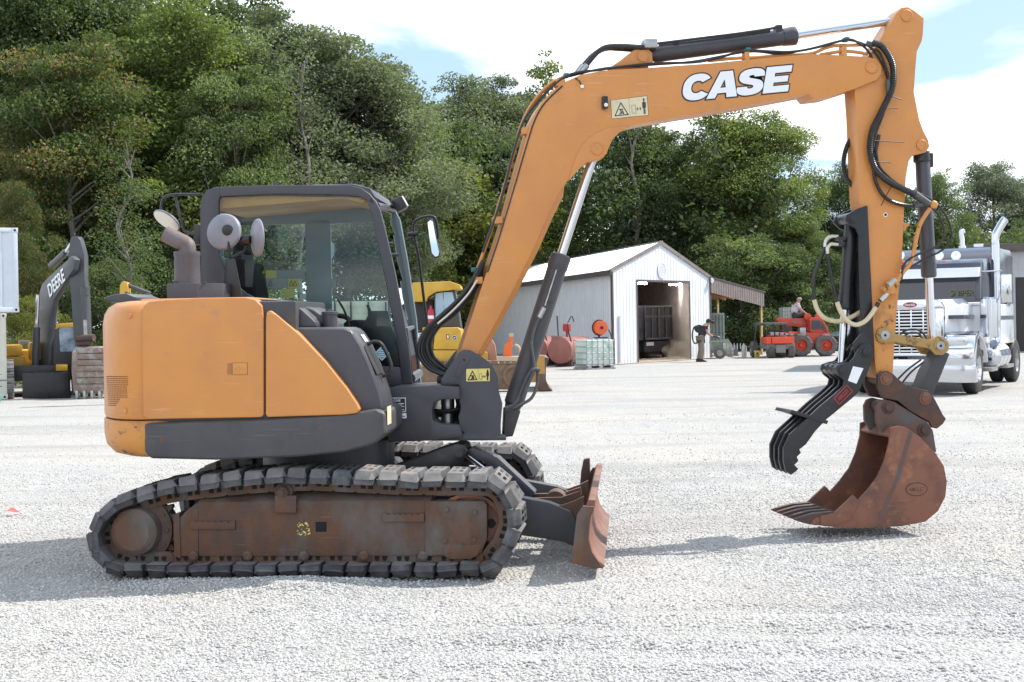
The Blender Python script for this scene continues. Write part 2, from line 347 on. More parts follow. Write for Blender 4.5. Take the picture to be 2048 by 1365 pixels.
def gravel_mat():
    m = bpy.data.materials.new('limestone_gravel'); m.use_nodes = True; t = m.node_tree; N = t.nodes; L = t.links
    b = N['Principled BSDF']; b.inputs['Roughness'].default_value = .9; b.inputs['Specular IOR Level'].default_value = .15
    g = N.new('ShaderNodeNewGeometry')
    def noise(sc, det, lo, hi, dist=0):
        n = N.new('ShaderNodeTexNoise'); n.inputs['Scale'].default_value = sc; n.inputs['Detail'].default_value = det; n.inputs['Distortion'].default_value = dist; L.new(g.outputs['Position'], n.inputs[0])
        r = N.new('ShaderNodeMapRange'); r.inputs[1].default_value = lo; r.inputs[2].default_value = hi; L.new(n.outputs[0], r.inputs[0]); return r.outputs[0]
    def mix(f, a, c):
        x = N.new('ShaderNodeMixRGB'); L.new(f, x.inputs[0])
        for i, q in ((1, a), (2, c)):
            if isinstance(q, tuple): x.inputs[i].default_value = q+(1,)
            else: L.new(q, x.inputs[i])
        return x.outputs[0]
    vo = N.new('ShaderNodeTexVoronoi'); vo.inputs['Scale'].default_value = 42; L.new(g.outputs['Position'], vo.inputs[0])
    hs = N.new('ShaderNodeSeparateXYZ'); L.new(vo.outputs['Color'], hs.inputs[0])
    c = mix(hs.outputs[0], (.335, .33, .32), (.485, .48, .465))
    c = mix(noise(.35, 4, .42, .68, .6), c, (.46, .435, .39))
    mr = noise(1.1, 5, .55, .75, .4); c = mix(mr, c, (.385, .375, .365))
    c = mix(noise(60, 3, .58, .8), c, (.26, .255, .25))
    # fine tracked-in dirt where the yard meets the wood
    ps = N.new('ShaderNodeSeparateXYZ'); L.new(g.outputs['Position'], ps.inputs[0])
    fy = N.new('ShaderNodeMapRange'); fy.inputs[1].default_value = 64; fy.inputs[2].default_value = 80; L.new(ps.outputs[1], fy.inputs[0])
    c = mix(fy.outputs[0], c, (.12, .09, .06))
    # tyre-swept streaks of darker loose chips and paler packed fines
    sm = N.new('ShaderNodeMapping'); sm.inputs[3].default_value = (.09, .55, 1); sm.inputs[2].default_value = (0, 0, .12); L.new(g.outputs['Position'], sm.inputs[0])
    sn = N.new('ShaderNodeTexNoise'); sn.inputs['Scale'].default_value = 1.6; sn.inputs['Detail'].default_value = 7; sn.inputs['Roughness'].default_value = .65; sn.inputs['Distortion'].default_value = .5; L.new(sm.outputs[0], sn.inputs[0])
    sr = N.new('ShaderNodeMapRange'); sr.inputs[1].default_value = .50; sr.inputs[2].default_value = .68; L.new(sn.outputs[0], sr.inputs[0]); c = mix(sr.outputs[0], c, (.33, .315, .30))
    n9 = noise(9, 6, .52, .75, .3); c = mix(n9, c, (.35, .34, .33))
    L.new(c, b.inputs['Base Color'])
    h1 = N.new('ShaderNodeMath'); h1.operation = 'MULTIPLY'; L.new(vo.outputs['Distance'], h1.inputs[0]); h1.inputs[1].default_value = -1.0
    n2 = noise(25, 6, 0, 1); h2 = N.new('ShaderNodeMath'); h2.operation = 'ADD'; L.new(h1.outputs[0], h2.inputs[0]); L.new(n2, h2.inputs[1])
    n3 = noise(4, 5, 0, 1); h3 = N.new('ShaderNodeMath'); h3.operation = 'MULTIPLY_ADD'; L.new(n3, h3.inputs[0]); h3.inputs[1].default_value = 1.6; L.new(h2.outputs[0], h3.inputs[2])
    bp = N.new('ShaderNodeBump'); bp.inputs['Strength'].default_value = .75; bp.inputs['Distance'].default_value = .025; L.new(h3.outputs[0], bp.inputs['Height']); L.new(bp.outputs[0], b.inputs['Normal'])
    return m
GRAV = gravel_mat()
gnd = tag(gridmesh('ground', GX, GY, GZ, GRAV), kind='structure')
# loose stones near the camera: one uncountable mass
def stones():
    mats = []
    for i, c in enumerate(((.55, .54, .525), (.46, .455, .445), (.60, .59, .57), (.50, .475, .44), (.36, .355, .35))):
        mats.append(pmat('limestone_chip_%d' % i, c, .9, 0, tuple(k*.82 for k in c), 55, .45, .7, spec=.15))
    pc = bpy.data.collections.new('gravel_chips'); r = random.Random(3)
    for i in range(10):
        bm = bmesh.new(); bmesh.ops.create_icosphere(bm, subdivisions=1, radius=1.0)
        sx, sy, sz = r.uniform(.8, 1.35), r.uniform(.65, 1.0), r.uniform(.45, .8)
        for v in bm.verts:
            k = r.uniform(.72, 1.18); v.co = Vector((v.co.x*sx*k, v.co.y*sy*k, v.co.z*sz*k))
        bmesh.ops.convex_hull(bm, input=bm.verts)
        me = bpy.data.meshes.new('gravel_chip'); bm.to_mesh(me); bm.free(); me.materials.append(mats[[0, 0, 1, 1, 2, 2, 0, 3, 4, 1][i]])
        o = bpy.data.objects.new('gravel_chip', me); pc.objects.link(o)
    xs = np.arange(-9.5, 9.5, .12); ys = np.arange(5.7, 24, .12); X, Y = np.meshgrid(xs, ys); Z = gheight(X, Y)+.002
    o = gridmesh('loose_gravel', X, Y, Z, mats[0]); me = o.data
    at = me.attributes.new('dens', 'FLOAT', 'POINT')
    n = vnoise(X, Y, .8, 21)+.6*vnoise(X, Y, 2.7, 22); yl = 8.74-.061*(X+1.36); berm = np.exp(-((Y-yl)/.25)**2)*np.clip((X+2.8)/.4, 0, 1)*np.clip((-.5-X)/.8, 0, 1)
    inside = (np.abs(X) < Y*.40+.25)
    d = np.clip(.62+1.1*n, .12, 1)*np.clip(1.15-(Y-6)/10, 0, 1)**1.3*np.clip((22-Y)/6, 0, 1)+.02+1.1*berm
    at.data.foreach_set('value', (d*inside).ravel().astype(np.float32))
    ng = bpy.data.node_groups.new('scatter_chips', 'GeometryNodeTree')
    ng.interface.new_socket('Geometry', in_out='INPUT', socket_type='NodeSocketGeometry'); ng.interface.new_socket('Geometry', in_out='OUTPUT', socket_type='NodeSocketGeometry')
    A = ng.nodes.new; L = ng.links.new
    gi = A('NodeGroupInput'); go = A('NodeGroupOutput'); dp = A('GeometryNodeDistributePointsOnFaces'); na = A('GeometryNodeInputNamedAttribute'); na.data_type = 'FLOAT'; na.inputs[0].default_value = 'dens'
    mu = A('ShaderNodeMath'); mu.operation = 'MULTIPLY'; mu.inputs[1].default_value = 2300; L(na.outputs['Attribute'], mu.inputs[0]); L(mu.outputs[0], dp.inputs['Density'])
    ci = A('GeometryNodeCollectionInfo'); ci.inputs[0].default_value = pc; ci.inputs[1].default_value = True; ci.inputs[2].default_value = True
    ip = A('GeometryNodeInstanceOnPoints'); ip.inputs['Pick Instance'].default_value = True
    rv = A('FunctionNodeRandomValue'); rv.data_type = 'FLOAT_VECTOR'; rv.inputs[0].default_value = (-.5, -.5, 0); rv.inputs[1].default_value = (.5, .5, 6.28)
    rs = A('FunctionNodeRandomValue'); rs.data_type = 'FLOAT'; rs.inputs[2].default_value = .0045; rs.inputs[3].default_value = .0125; rs.inputs['Seed'].default_value = 4
    L(gi.outputs[0], dp.inputs['Mesh']); L(dp.outputs['Points'], ip.inputs['Points']); L(ci.outputs[0], ip.inputs['Instance']); L(rv.outputs[0], ip.inputs['Rotation']); L(rs.outputs[1], ip.inputs['Scale']); L(ip.outputs[0], go.inputs[0])
    md = o.modifiers.new('scatter', 'NODES'); md.node_group = ng
    tag(o, 'loose pale limestone chips scattered over the yard in front', 'gravel', kind='stuff')
stones()
# ================================================================ the excavator
U = Frame((-1.36, 10.0, 0), -5.0); HO = Frame((-1.36, 10.0, 0), -3.0); B = Frame((-.53, 9.95, 0), 7.5)
EX = thing('excavator', (-1.36, 10.0, 0), 'large orange and charcoal tracked excavator with its boom raised over the gravel yard', 'excavator')
def part(mb, name, mat, parent=None, label=None, ang=32):
    o = mb.build(name, mat, parent if parent is not None else EX, ang)
    if label: o['label'] = label
    return o
def pl(fr, pts, y): return fr.xz(pts, y)
def P3(fr, px, py, y): return fr.atY(px, py, y)
# ---- tracks
def make_track():
    yN = -1.15
    top = [(965, 948), (800, 946), (620, 938), (500, 943), (400, 953), (320, 964), (255, 984)]
    rear = [(205, 1010), (176, 1045), (168, 1085), (183, 1122), (215, 1150)]
    nose = [(1000, 1137), (1030, 1098), (1043, 1050), (1035, 1003), (1008, 966)]
    pts = [P3(U, *q, yN) for q in rear]+[P3(U, 270, 1160, yN), P3(U, 600, 1158, yN), P3(U, 945, 1157, yN)]+[P3(U, *q, yN) for q in nose]+[P3(U, *q, yN) for q in top]
    pts = [Vector((p.x, 0, max(p.z, 0.0))) for p in pts]
    for p in pts[5:8]: p.z = .004
    n = len(pts); cl = []
    for i in range(n):
        a, b, c, d = pts[i-1], pts[i], pts[(i+1) % n], pts[(i+2) % n]
        for k in range(14):
            t = k/14; cl.append(.5*((2*b)+(c-a)*t+(2*a-5*b+4*c-d)*t*t+(3*b-a-3*c+d)*t**3))
    L = [0]
    for i in range(1, len(cl)+1): L.append(L[-1]+(cl[i % len(cl)]-cl[i-1]).length)
    tot = L[-1]; N = round(tot/.15)
    def at(t):
        t %= tot
        for i in range(len(cl)):
            if L[i+1] >= t: return cl[i].lerp(cl[(i+1) % len(cl)], (t-L[i])/(L[i+1]-L[i]))
    # frame (the part that carries the rest)
    fb = MB(U)
    sec = [(-1.04, .0), (-1.04, 0)]
    xr = P3(U, 975, 1060, -1.04).x; xl = P3(U, 356, 1060, -1.04).x
    z1 = P3(U, 640, 1003, -1.04).z; z2 = P3(U, 640, 977, -.98).z; z0 = P3(U, 640, 1113, -1.04).z
    xs = P3(U, 862, 990, -1.04).x
    xk = P3(U, 396, 1060, -1.04).x; zk = P3(U, 380, 1022, -1.04).z; z3 = P3(U, 640, 972, -.84).z
    fb.prism([(-1.04, z0), (-1.04, z1), (-.84, z3), (-.78, z3), (-.76, z1), (-.76, z0)], xk, xs, ax=0, bev=.012)
    fb.prism(pl(U, [(356, 1113), (356, 1040), (372, 1022), (396, 1004), (397, 1113)], -1.04), -1.04, -.76, bev=.008)
    fb.prism(pl(U, [(850, 1003), (968, 1003), (974, 1010), (974, 1078), (962, 1108), (850, 1113)], -1.052), -1.052, -.76, bev=.01)
    fb.prism(pl(U, [(886, 1090), (965, 1090), (955, 1112), (940, 1119), (900, 1119), (888, 1112)], -1.058), -1.058, -1.03, bev=.004)
    fb.prism(pl(U, [(346, 1030), (358, 1026), (361, 1118), (348, 1112)], -1.05), -1.05, -.78, bev=.004)
    # carrier roller block, step plates, bolts, square hole rim
    fb.prism(pl(U, [(549, 992), (592, 992), (592, 1026), (549, 1026)], -1.075), -1.075, -1.0, bev=.006)
    for x0, x1, yy in ((380, 470, 1042), (765, 848, 1027)):
        fb.prism(pl(U, [(x0, yy)]+[(x0+(x1-x0)*k/14, yy+(0 if k % 2 else 4)) for k in range(1, 14)]+[(x1, yy), (x1, yy+17), (x0, yy+17)], -1.055), -1.055, -1.03, bev=.002)
    for bx in (388, 496, 609, 728, 846): fb.lathe([(0, .034), (.02, .034), (.03, .02)], P3(U, bx, 1112, -1.03), (0, -1, 0), 14)
    for bx, by in ((890, 1081), (948, 1079), (921, 1092), (893, 1020), (950, 1025)): fb.lathe([(0, .016), (.012, .016)], P3(U, bx, by, -1.052), (0, -1, 0), 8)
    fb.mat(1); fb.prism(pl(U, [(631, 1044), (653, 1044), (653, 1064), (631, 1064)], -1.042), -1.0425, -1.02, bev=.003)
    fb.mat(2)
    r = random.Random(5)
    for k in range(34):
        px = 594+r.random()*23; py = 1044+r.random()*26; s_ = r.uniform(1.5, 4)
        fb.prism(pl(U, [(px, py), (px+s_, py+r.uniform(-1, 1)), (px+s_*.8, py+s_*.7), (px-.5, py+s_*.5)], -1.0425), -1.0425-.0004*(k % 5), -1.04)
    frame = part(fb, 'track', [RUST, DARK, YDEC], EX)
    # sprocket and final drive
    c = P3(U, 284, 1058, -.95); sp = MB(U)
    ns = 21; ring = []
    for k in range(ns*4):
        a = 2*math.pi*k/(ns*4); rr = .262 if k % 4 in (0, 1) else .225; ring.append((c.x+rr*math.cos(a), c.z+rr*math.sin(a)))
    sp.prism(ring, -.97, -.90, bev=.004)
    sp.lathe([(0, .225), (.03, .225), (.04, .19), (.05, .165), (.13, .155), (.15, .125), (.152, .122), (.152, .116), (.156, .114), (.158, .0)], (c.x, -.97, c.z), (0, -1, 0), 40)
    for k in range(12):
        a = 2*math.pi*k/12; sp.lathe([(0, .013), (.015, .013)], (c.x+.195*math.cos(a), -1.005, c.z+.195*math.sin(a)), (0, -1, 0), 6)
    sp.lathe([(0, .13), (.3, .13)], (c.x, -.9, c.z), (0, 1, 0), 20)
    part(sp, 'sprocket', RUST, frame)
    # idler wheel
    c2 = P3(U, 940, 1060, -.95); idl = MB(U)
    idl.lathe([(0, .0), (0, .07), (.02, .08), (.03, .215), (.0, .22), (.0, .245), (.03, .25), (.12, .25), (.15, .22), (.15, .0)], (c2.x, -1.0, c2.z), (0, 1, 0), 40)
    idl.mat(1)
    for k in range(6):
        a = R(18+60*k); idl.lathe([(0, .03), (.004, .03)], (c2.x+.15*math.cos(a), -.981, c2.z+.15*math.sin(a)), (0, -1, 0), 14)
    part(idl, 'idler_wheel', [RUSTB, DARK], frame)
    cr = MB(U); q = P3(U, 568, 984, -1.03); cr.lathe([(0, .0), (0, .03), (.01, .04), (.03, .04), (.035, .06), (.2, .06)], q-Vector((0, .05, 0)), (0, 1, 0), 18); cr.cyl(q-Vector((0, .062, 0)), q, .018, seg=6)
    part(cr, 'carrier_roller', RUST, frame)
    for k in range(5):
        rl = MB(U); x = xl+.18+k*(xr-xl-.42)/4; rl.lathe([(0, .05), (.03, .055), (.04, .075), (.07, .075), (.08, .055), (.18, .055), (.19, .075), (.22, .075), (.23, .05)], (x, -1.03, .2), (0, 1, 0), 16); part(rl, 'track_roller', RUST, frame)
    # shoe prototype: local x along path, y across, z outward
    sh = MB(); hl, t = .068, .085
    def sec_(y, s_, zt): return [(-hl*s_*.94, y, -.09), (-hl*s_*1.03, y, -.045), (-hl*.78*s_, y, zt), (hl*.78*s_, y, zt), (hl*s_*1.03, y, -.045), (hl*s_*.94, y, -.09)]
    sh.loft([sec_(-.222, .9, -.062), sec_(-.228, .95, -.05), sec_(-.19, 1, -.006), sec_(-.17, 1, 0), sec_(.17, 1, 0), sec_(.19, 1, -.006), sec_(.228, .95, -.05), sec_(.222, .9, -.062)])
    sh.mat(1)
    for sx in (-.022, .022):
        for sy in (-.11, -.055, .055, .11): sh.prism([(sx-.012, sy-.006), (sx+.012, sy-.006), (sx+.012, sy+.006), (sx-.012, sy+.006)], -.01, .0008, ax=2)
    for i in range(1): pass
    base = sh.build('track_shoe', [PAD, DARK], frame, ang=28, origin=(0, 0, 0)); base['_o'] = (0, 0, 0)
    variants = [base]
    for vi in range(4):
        vm = base.data.copy(); rv = random.Random(40+vi); nv = 48
        for v_ in list(vm.vertices)[:nv]:
            v_.co += Vector((rv.uniform(-.007, .007), rv.uniform(-.008, .008), rv.uniform(-.009, .002)))
        for v_ in list(vm.vertices)[:12]:
            if rv.random() < .3: v_.co += Vector((0, rv.uniform(.01, .03), rv.uniform(-.012, 0)))
        variants.append(vm)
    lk = MB()
    for sy in (-.085, .085):
        pr = [(-.092, -.142), (-.092, -.102), (-.07, -.083), (.05, -.083), (.085, -.095), (.085, -.142), (.06, -.160), (-.06, -.160)]
        lk.mat(0).prism(pr, sy-.018, sy+.018, ax=1, bev=.004)
        lk.mat(1)
        for hx in (-.028, .024): lk.prism([(hx-.016, -.13)]+[(hx+.016*math.cos(R(a)), -.115+.018*math.sin(R(a))) for a in (180, 140, 90, 40, 0)]+[(hx+.016, -.13)], sy-.0195, sy+.0195, ax=1)
    lk.mat(0).cyl((-.08, -.1, -.122), (-.08, .1, -.122), .022, seg=10)
    lbase = lk.build('chain_link', [RUST, DARK], frame, ang=30, origin=(0, 0, 0)); lbase['_o'] = (0, 0, 0)
    rr = random.Random(2)
    for k in range(N):
        t = k*tot/N; p = at(t); tg = (at(t+.045)-at(t-.045)).normalized(); nrm = Vector((tg.z, 0, -tg.x))
        jit = rr.uniform(-1, 1)
        m = Matrix((tg, Vector((0, 1, 0)), nrm)).transposed()
        if m.determinant() < 0: m = Matrix((tg, Vector((0, -1, 0)), nrm)).transposed()
        m = m.to_4x4(); m.translation = Vector((p.x, -.925+jit*.004, p.z))
        mw = U.m @ m
        tilt = Matrix.Rotation(R(rr.uniform(-4, 4)), 4, 'Y') @ Matrix.Rotation(R(rr.uniform(-1.2, 1.2)), 4, 'Z') @ Matrix.Translation((0, 0, rr.uniform(-.004, .006)))
        for src, nm, mm in ((base, 'track_shoe', mw @ tilt), (lbase, 'chain_link', mw)):
            if k == 0: src.matrix_basis = Matrix.Translation(-Vector(frame['_o'])) @ mm
            else:
                o_ = inst(src, frame, mm)
                if nm == 'track_shoe': o_.data = variants[1+rr.randrange(4)]
    return frame
TR = make_track()
def copy_tree(src, parent, off):
    c = src.copy(); COL.objects.link(c); c.parent = parent
    if parent is src.parent: c.matrix_basis = Matrix.Translation(off) @ src.matrix_basis
    for ch in list(src.children): copy_tree2(ch, c)
    return c
def copy_tree2(src, parent):
    c = src.copy(); COL.objects.link(c); c.parent = parent; c.matrix_basis = src.matrix_basis.copy()
    for ch in list(src.children): copy_tree2(ch, c)
copy_tree(TR, EX, U.m.to_3x3() @ Vector((0, 1.85, 0)))
# ---- car body and blade
cb = MB(U)
cb.box((-.75, -.72, .32), (.75, .72, .52), .03); cb.prism([(-.55, .50), (.55, .50), (.45, .64), (-.45, .64)], -.45, .45, bev=.02)
cb.cyl((0, 0, .62), (0, 0, .80), .48, seg=36)
for sx in (-.62, .62):
    for sy in (-1, 1): cb.prism([(sx-.12, .3), (sx+.12, .3), (sx+.12, .5), (sx-.12, .5)], .3*sy, .86*sy, bev=.01)
part(cb, 'car_body', GREYD)
bl = MB(U)
prof = [(1177, 1000), (1191, 1001), (1189, 1015), (1182, 1035), (1179, 1055), (1178, 1080), (1185, 1105), (1197, 1122), (1209, 1131), (1206, 1138), (1190, 1136), (1175, 1115), (1168, 1090), (1166, 1060), (1168, 1030), (1172, 1012)]
bl.prism(pl(U, prof, -1.12), -1.12, 1.12, bev=.004)
bl.mat(1)
ep = [(1166, 1012), (1188, 1014), (1181, 1035), (1177, 1060), (1177, 1082), (1184, 1105), (1196, 1122), (1205, 1134), (1190, 1139), (1143, 1126), (1149, 1070), (1154, 1030)]
e2 = pl(U, ep, -1.14); bl.prism(e2, -1.145, -1.118, bev=.003); bl.prism(e2, 1.118, 1.145, bev=.003)
lug = pl(U, [(1163, 940), (1168, 917), (1180, 915), (1181, 955), (1160, 975)], 1.1)
bl.prism(lug, 1.02, 1.09, bev=.004)
for sy in (-.46, .46):
    q = pl(U, [(1105, 1012), (1125, 1010), (1148, 1002), (1168, 992), (1172, 1060), (1168, 1100), (1130, 1085)], -.46)
    bl.prism(q, sy-.02, sy+.02, bev=.004)
BLADE = part(bl, 'dozer_blade', [RUSTB, RUST])
for sy in (-.46, .46):
    a = MB(U); q = pl(U, [(880, 990), (1000, 985), (1100, 1004), (1140, 1020), (1158, 1045), (1165, 1090), (1120, 1080), (1000, 1062), (880, 1055)], -.46)
    a.prism(q, sy-.06, sy+.06, bev=.008); part(a, 'blade_arm', GREYD, BLADE)
tp = MB(U); q = P3(U, 1112, 992, 0); tp.cyl((q.x, -.09, q.z-.03), (q.x, .09, q.z-.03), .075, seg=24, bev=.006)
tp.prism(pl(U, [(1060, 992), (1125, 990), (1160, 978), (1170, 1040), (1120, 1035), (1070, 1012)], 0), -.14, -.10, bev=.006); tp.prism(pl(U, [(1060, 992), (1125, 990), (1160, 978), (1170, 1040), (1120, 1035), (1070, 1012)], 0), .10, .14, bev=.006)
part(tp, 'cylinder_mount', [RUST], BLADE)
bc = MB(U); bc.prism(pl(U, [(938, 897), (948, 893), (998, 913), (1073, 983), (1062, 994), (1040, 985), (975, 925), (936, 908)], 0), -.085, .085, bev=.012)
bc.mat(1).cyl(P3(U, 930, 905, -.02), P3(U, 1000, 962, -.02), .028, seg=14)
part(bc, 'blade_cylinder', [GREY, CHROME])
bk = MB(U); bp_ = pl(U, [(700, 965), (782, 935), (880, 898), (915, 887), (930, 890), (936, 903), (925, 925), (880, 975), (700, 1010)], -.13); bk.prism(bp_, -.16, -.12, bev=.006); bk.prism(bp_, .12, .16, bev=.006); bk.cyl(P3(U, 918, 907, -.19), P3(U, 918, 907, .17), .028, seg=16)
part(bk, 'blade_bracket', BLACK)
# ---- house (upper structure)
sk = MB(HO)
sk.prism(pl(HO, [(287, 846), (527, 838), (700, 827), (752, 818), (770, 826), (772, 868), (748, 889), (690, 905), (600, 914), (430, 921), (300, 918), (288, 905)], -1.13), -1.13, 1.12, bev=.03, seg=3)
SK = part(sk, 'house_frame', GREYW)
slew = MB(HO); slew.cyl((-.02, 0, .78), (-.02, 0, .9), .5, seg=32); a = P3(HO, 755, 880, -.35); slew.cyl((a.x-.28, -.1, .66), (a.x-.28, -.1, .9), .33, seg=28); part(slew, 'slewing_ring', GREYD)
tail = [(-1.00, -1.12), (-1.07, -1.12), (-1.17, -1.085), (-1.28, -.98), (-1.39, -.79), (-1.48, -.54), (-1.54, -.27), (-1.56, 0)]
tail = [tuple(q) for q in [(v.x, v.y) for v in catmull([Vector((x, y, 0)) for x, y in tail], 3)]]
tailf = tail+[(x, -y) for x, y in tail[::-1][1:]]
def band(mb, z_in, zs):
    loops = []
    for z, ins in zs:
        l = []
        for x, y in tailf:
            d = Vector((x+.4, y*.9)); k = max(.0, 1-ins/d.length); l.append((-.4+(x+.4)*k, y*(1-ins/1.12*.9), z))
        l += [(-.55, l[-1][1]*.96, z), (-.55, l[0][1]*.96, z)]
        loops.append(l)
    mb.loft(loops)
xseam = P3(HO, 281, 700, -1.12).x
zc0 = P3(HO, 240, 918, -1.1).z; zc1 = P3(HO, 240, 843, -1.1).z; zt = P3(HO, 265, 601, -1.1).z
cw = MB(HO); band(cw, 0, [(zc0+.03, .10), (zc0, .14), (zc0+.0001, .13), (zc0+.02, .06), (zc0+.07, .015), (zc0+.14, 0), (zc1-.01, 0), (zc1, .012)][2:]); part(cw, 'counterweight', ORANGE_W, label='scuffed lower orange counterweight')
rp_ = MB(HO); band(rp_, 0, [(zc1+.006, .03), (zc1+.012, .012), (zc1+.03, 0.002), (zt-.16, .0), (zt-.09, .012), (zt-.04, .04), (zt-.01, .09), (zt, .16), (zt+.01, .4)]); RP = part(rp_, 'rear_panel', ORANGE)
# vent slots on the rear corner panel
vg = MB(HO)
def tail_at(px, py, off=.0):
    best = None
    for i in range(len(tail)-1):
        a = Vector(tail[i]); b_ = Vector(tail[i+1])
        d = HO.r3 @ ray(px, py); c = HO.c; e = b_-a
        den = d.x*e.y-d.y*e.x
        if abs(den) < 1e-9: continue
        t = ((a.x-c.x)*e.y-(a.y-c.y)*e.x)/den; s_ = ((a.x-c.x)*d.y-(a.y-c.y)*d.x)/den
        if -.02 <= s_ <= 1.02 and t > 0 and (best is None or t < best[0]): best = (t, c+d*t, Vector((e.y, -e.x, 0)).normalized())
    if best is None: return None
    n = best[2]
    if n.dot(HO.r3 @ Vector((0, -1, 0))) < 0: n = -n
    return best[1]+n*off, n
for k in range(15):
    y = 753+k*4.1; x1 = 256 if y < 797 else 256-(y-797)*.62-14; x0 = 213+(k*.3)
    for x in np.arange(x0, x1-1.5, 3.1):
        q0 = tail_at(x, y, .0012); q1 = tail_at(x+1.8, y, .0012); q2 = tail_at(x+1.8, y+1.6, .0012); q3 = tail_at(x, y+1.6, .0012)
        if all((q0, q1, q2, q3)): vg.raw([q0[0], q1[0], q2[0], q3[0]], [(0, 1, 2, 3)])
part(vg, 'vent_grille', pmat('vent_hole_brown', (.07, .03, .015), .9), RP)
for bx, by in ((258, 632), (250, 822)):
    q = tail_at(bx, by, .0); b2 = MB(HO); b2.lathe([(0, .018), (.003, .018), (.004, .014), (.003, .008), (.003, .0)], q[0], q[1], 16); part(b2, 'bolt', ORANGE, RP)
hd = MB(HO)
hd.prism(pl(HO, [(284, 640), (286, 612), (298, 603), (330, 600), (400, 596), (490, 595), (511, 600), (523, 612), (527, 640), (527, 831), (521, 835), (294, 839), (286, 834)], -1.145), -1.145, -.9, bev=.032, seg=4)
HD = part(hd, 'engine_door', ORANGE, label='broad orange engine access door')
lt = MB(HO); lt.prism(pl(HO, [(465, 727), (494, 727), (494, 749), (465, 749)], -1.15), -1.1475, -1.13, bev=.001); lt.mat(1); lt.prism(pl(HO, [(455, 727), (465, 727), (465, 749), (454, 749)], -1.146), -1.1460, -1.13); lt.mat(0); q = P3(HO, 475, 738, -1.1475); lt.lathe([(0, .017), (.003, .017), (.003, .012), (.001, .012), (.001, 0)], q, (0, -1, 0), 18)
lt.mat(2); 
for (xa, ya), (xb, yb) in (((464, 726), (495, 726)), ((464, 750), (495, 750)), ((495, 726), (495, 750)), ((464, 726), (464, 750))):
    p = P3(HO, xa, ya, -1.1462); q = P3(HO, xb, yb, -1.1462); d = .0014; lt.box((p.x-d, -1.1466, p.z-d), (q.x+d, -1.14, q.z+d))
part(lt, 'latch', [ORANGE, pmat('recess_orange', (.36, .15, .05), .6), pmat('joint_brown', (.16, .07, .03), .7)], HD)  # thin brown strips outline the latch joint
core = MB(HO); ztop = P3(HO, 400, 600, -.95).z
core.box((xseam+.03, -1.105, P3(HO, 400, 845, -1.1).z), (P3(HO, 600, 700, -1.0).x, -.05, ztop-.02), .02); part(core, 'engine_bay', GREYD)
top = MB(HO); top.box((xseam-.05, -1.0, ztop-.06), (P3(HO, 512, 600, -.9).x, .0, ztop+.012), .03, 3); part(top, 'hood_top', ORANGE)
fa = MB(HO)
fa.prism(pl(HO, [(531, 640), (533, 624), (541, 621), (556, 632), (600, 670), (650, 722), (692, 775), (714, 808), (720, 820), (714, 827), (690, 830), (534, 835), (531, 828)], -1.145), -1.145, -.96, bev=.035, seg=4)
part(fa, 'side_fairing', ORANGE, label='orange wedge shaped side fairing')
tk = MB(HO)
tk.prism(pl(HO, [(560, 668), (598, 655), (688, 655), (704, 662), (722, 690), (742, 735), (760, 785), (769, 826), (700, 829), (600, 832)], -1.06), -1.06, -.56, bev=.03, seg=3)
TK = part(tk, 'fuel_tank', GREY, label='charcoal fuel tank cover with grab handle')
tk2 = MB(HO); tk2.prism(pl(HO, [(470, 606), (488, 600), (510, 598), (545, 599), (572, 602), (588, 608), (604, 620), (622, 636), (632, 646), (634, 655), (590, 657), (545, 640), (520, 618)], -1.0), -1.0, -.36, bev=.045, seg=4)
tk2.prism(pl(HO, [(585, 610), (606, 612), (628, 620), (650, 636), (662, 650), (664, 658), (600, 658)], -.8), -.8, -.3, bev=.03, seg=3); part(tk2, 'tank_cover', GREY)
cp = MB(HO); q = P3(HO, 660, 655, -.8); cp.lathe([(0, .05), (.085, .05), (.087, .056), (.105, .056), (.108, .03), (.118, .028), (.12, 0)], q, (0, 0, 1), 22); part(cp, 'filler_cap', GREY, TK)
# front face of the tank: handle, labels
def tankfront(t, yy, off=0):
    a = Vector(pl(HO, [(706, 664)], -1.06)[0]); b_ = Vector(pl(HO, [(766, 808)], -1.06)[0]); p = a.lerp(b_, t); n = Vector((-(b_-a).y, (b_-a).x)).normalized()
    if n.x < 0: n = -n
    bow = .05*math.sin(math.pi*t); p = p+n*(off+bow*.55); return (p.x, yy, p.y)
hn = MB(HO); hn.tube([tankfront(.2, -.8, 0), tankfront(.2, -.8, .05), tankfront(.28, -.8, .085), tankfront(.55, -.8, .085), tankfront(.66, -.8, .05), tankfront(.66, -.8, 0)], .013, 10); part(hn, 'grab_handle', BLACK, TK)
lb = MB(HO)
for y0 in (-.86, -.78): lb.raw([tankfront(.05, y0, .004), tankfront(.05, y0+.055, .004), tankfront(.16, y0+.055, .006), tankfront(.16, y0, .006)], [(0, 1, 2, 3)])
part(lb, 'label', WHITE, TK)
tr_ = MB(HO); 
for t0, t1, y0, y1 in ((.22, .62, -1.0, -.66),): tr_.raw([tankfront(t, y, .003) for t, y in ((t0, y0), (t0, y1), (t1, y1), (t1, y0))], [(0, 1, 2, 3)])
part(tr_, 'step_tread', RUBBER, TK)
ws = MB(HO); q = pl(HO, [(760, 822), (777, 815), (777, 852), (761, 858)], -1.13); xq = P3(HO, 772, 840, -1.13).x
ws.box((xq+.001, -1.08, q[2][1]), (xq+.0022, -.9, q[1][1])); part(ws, 'warning_label', CREAM, SK)
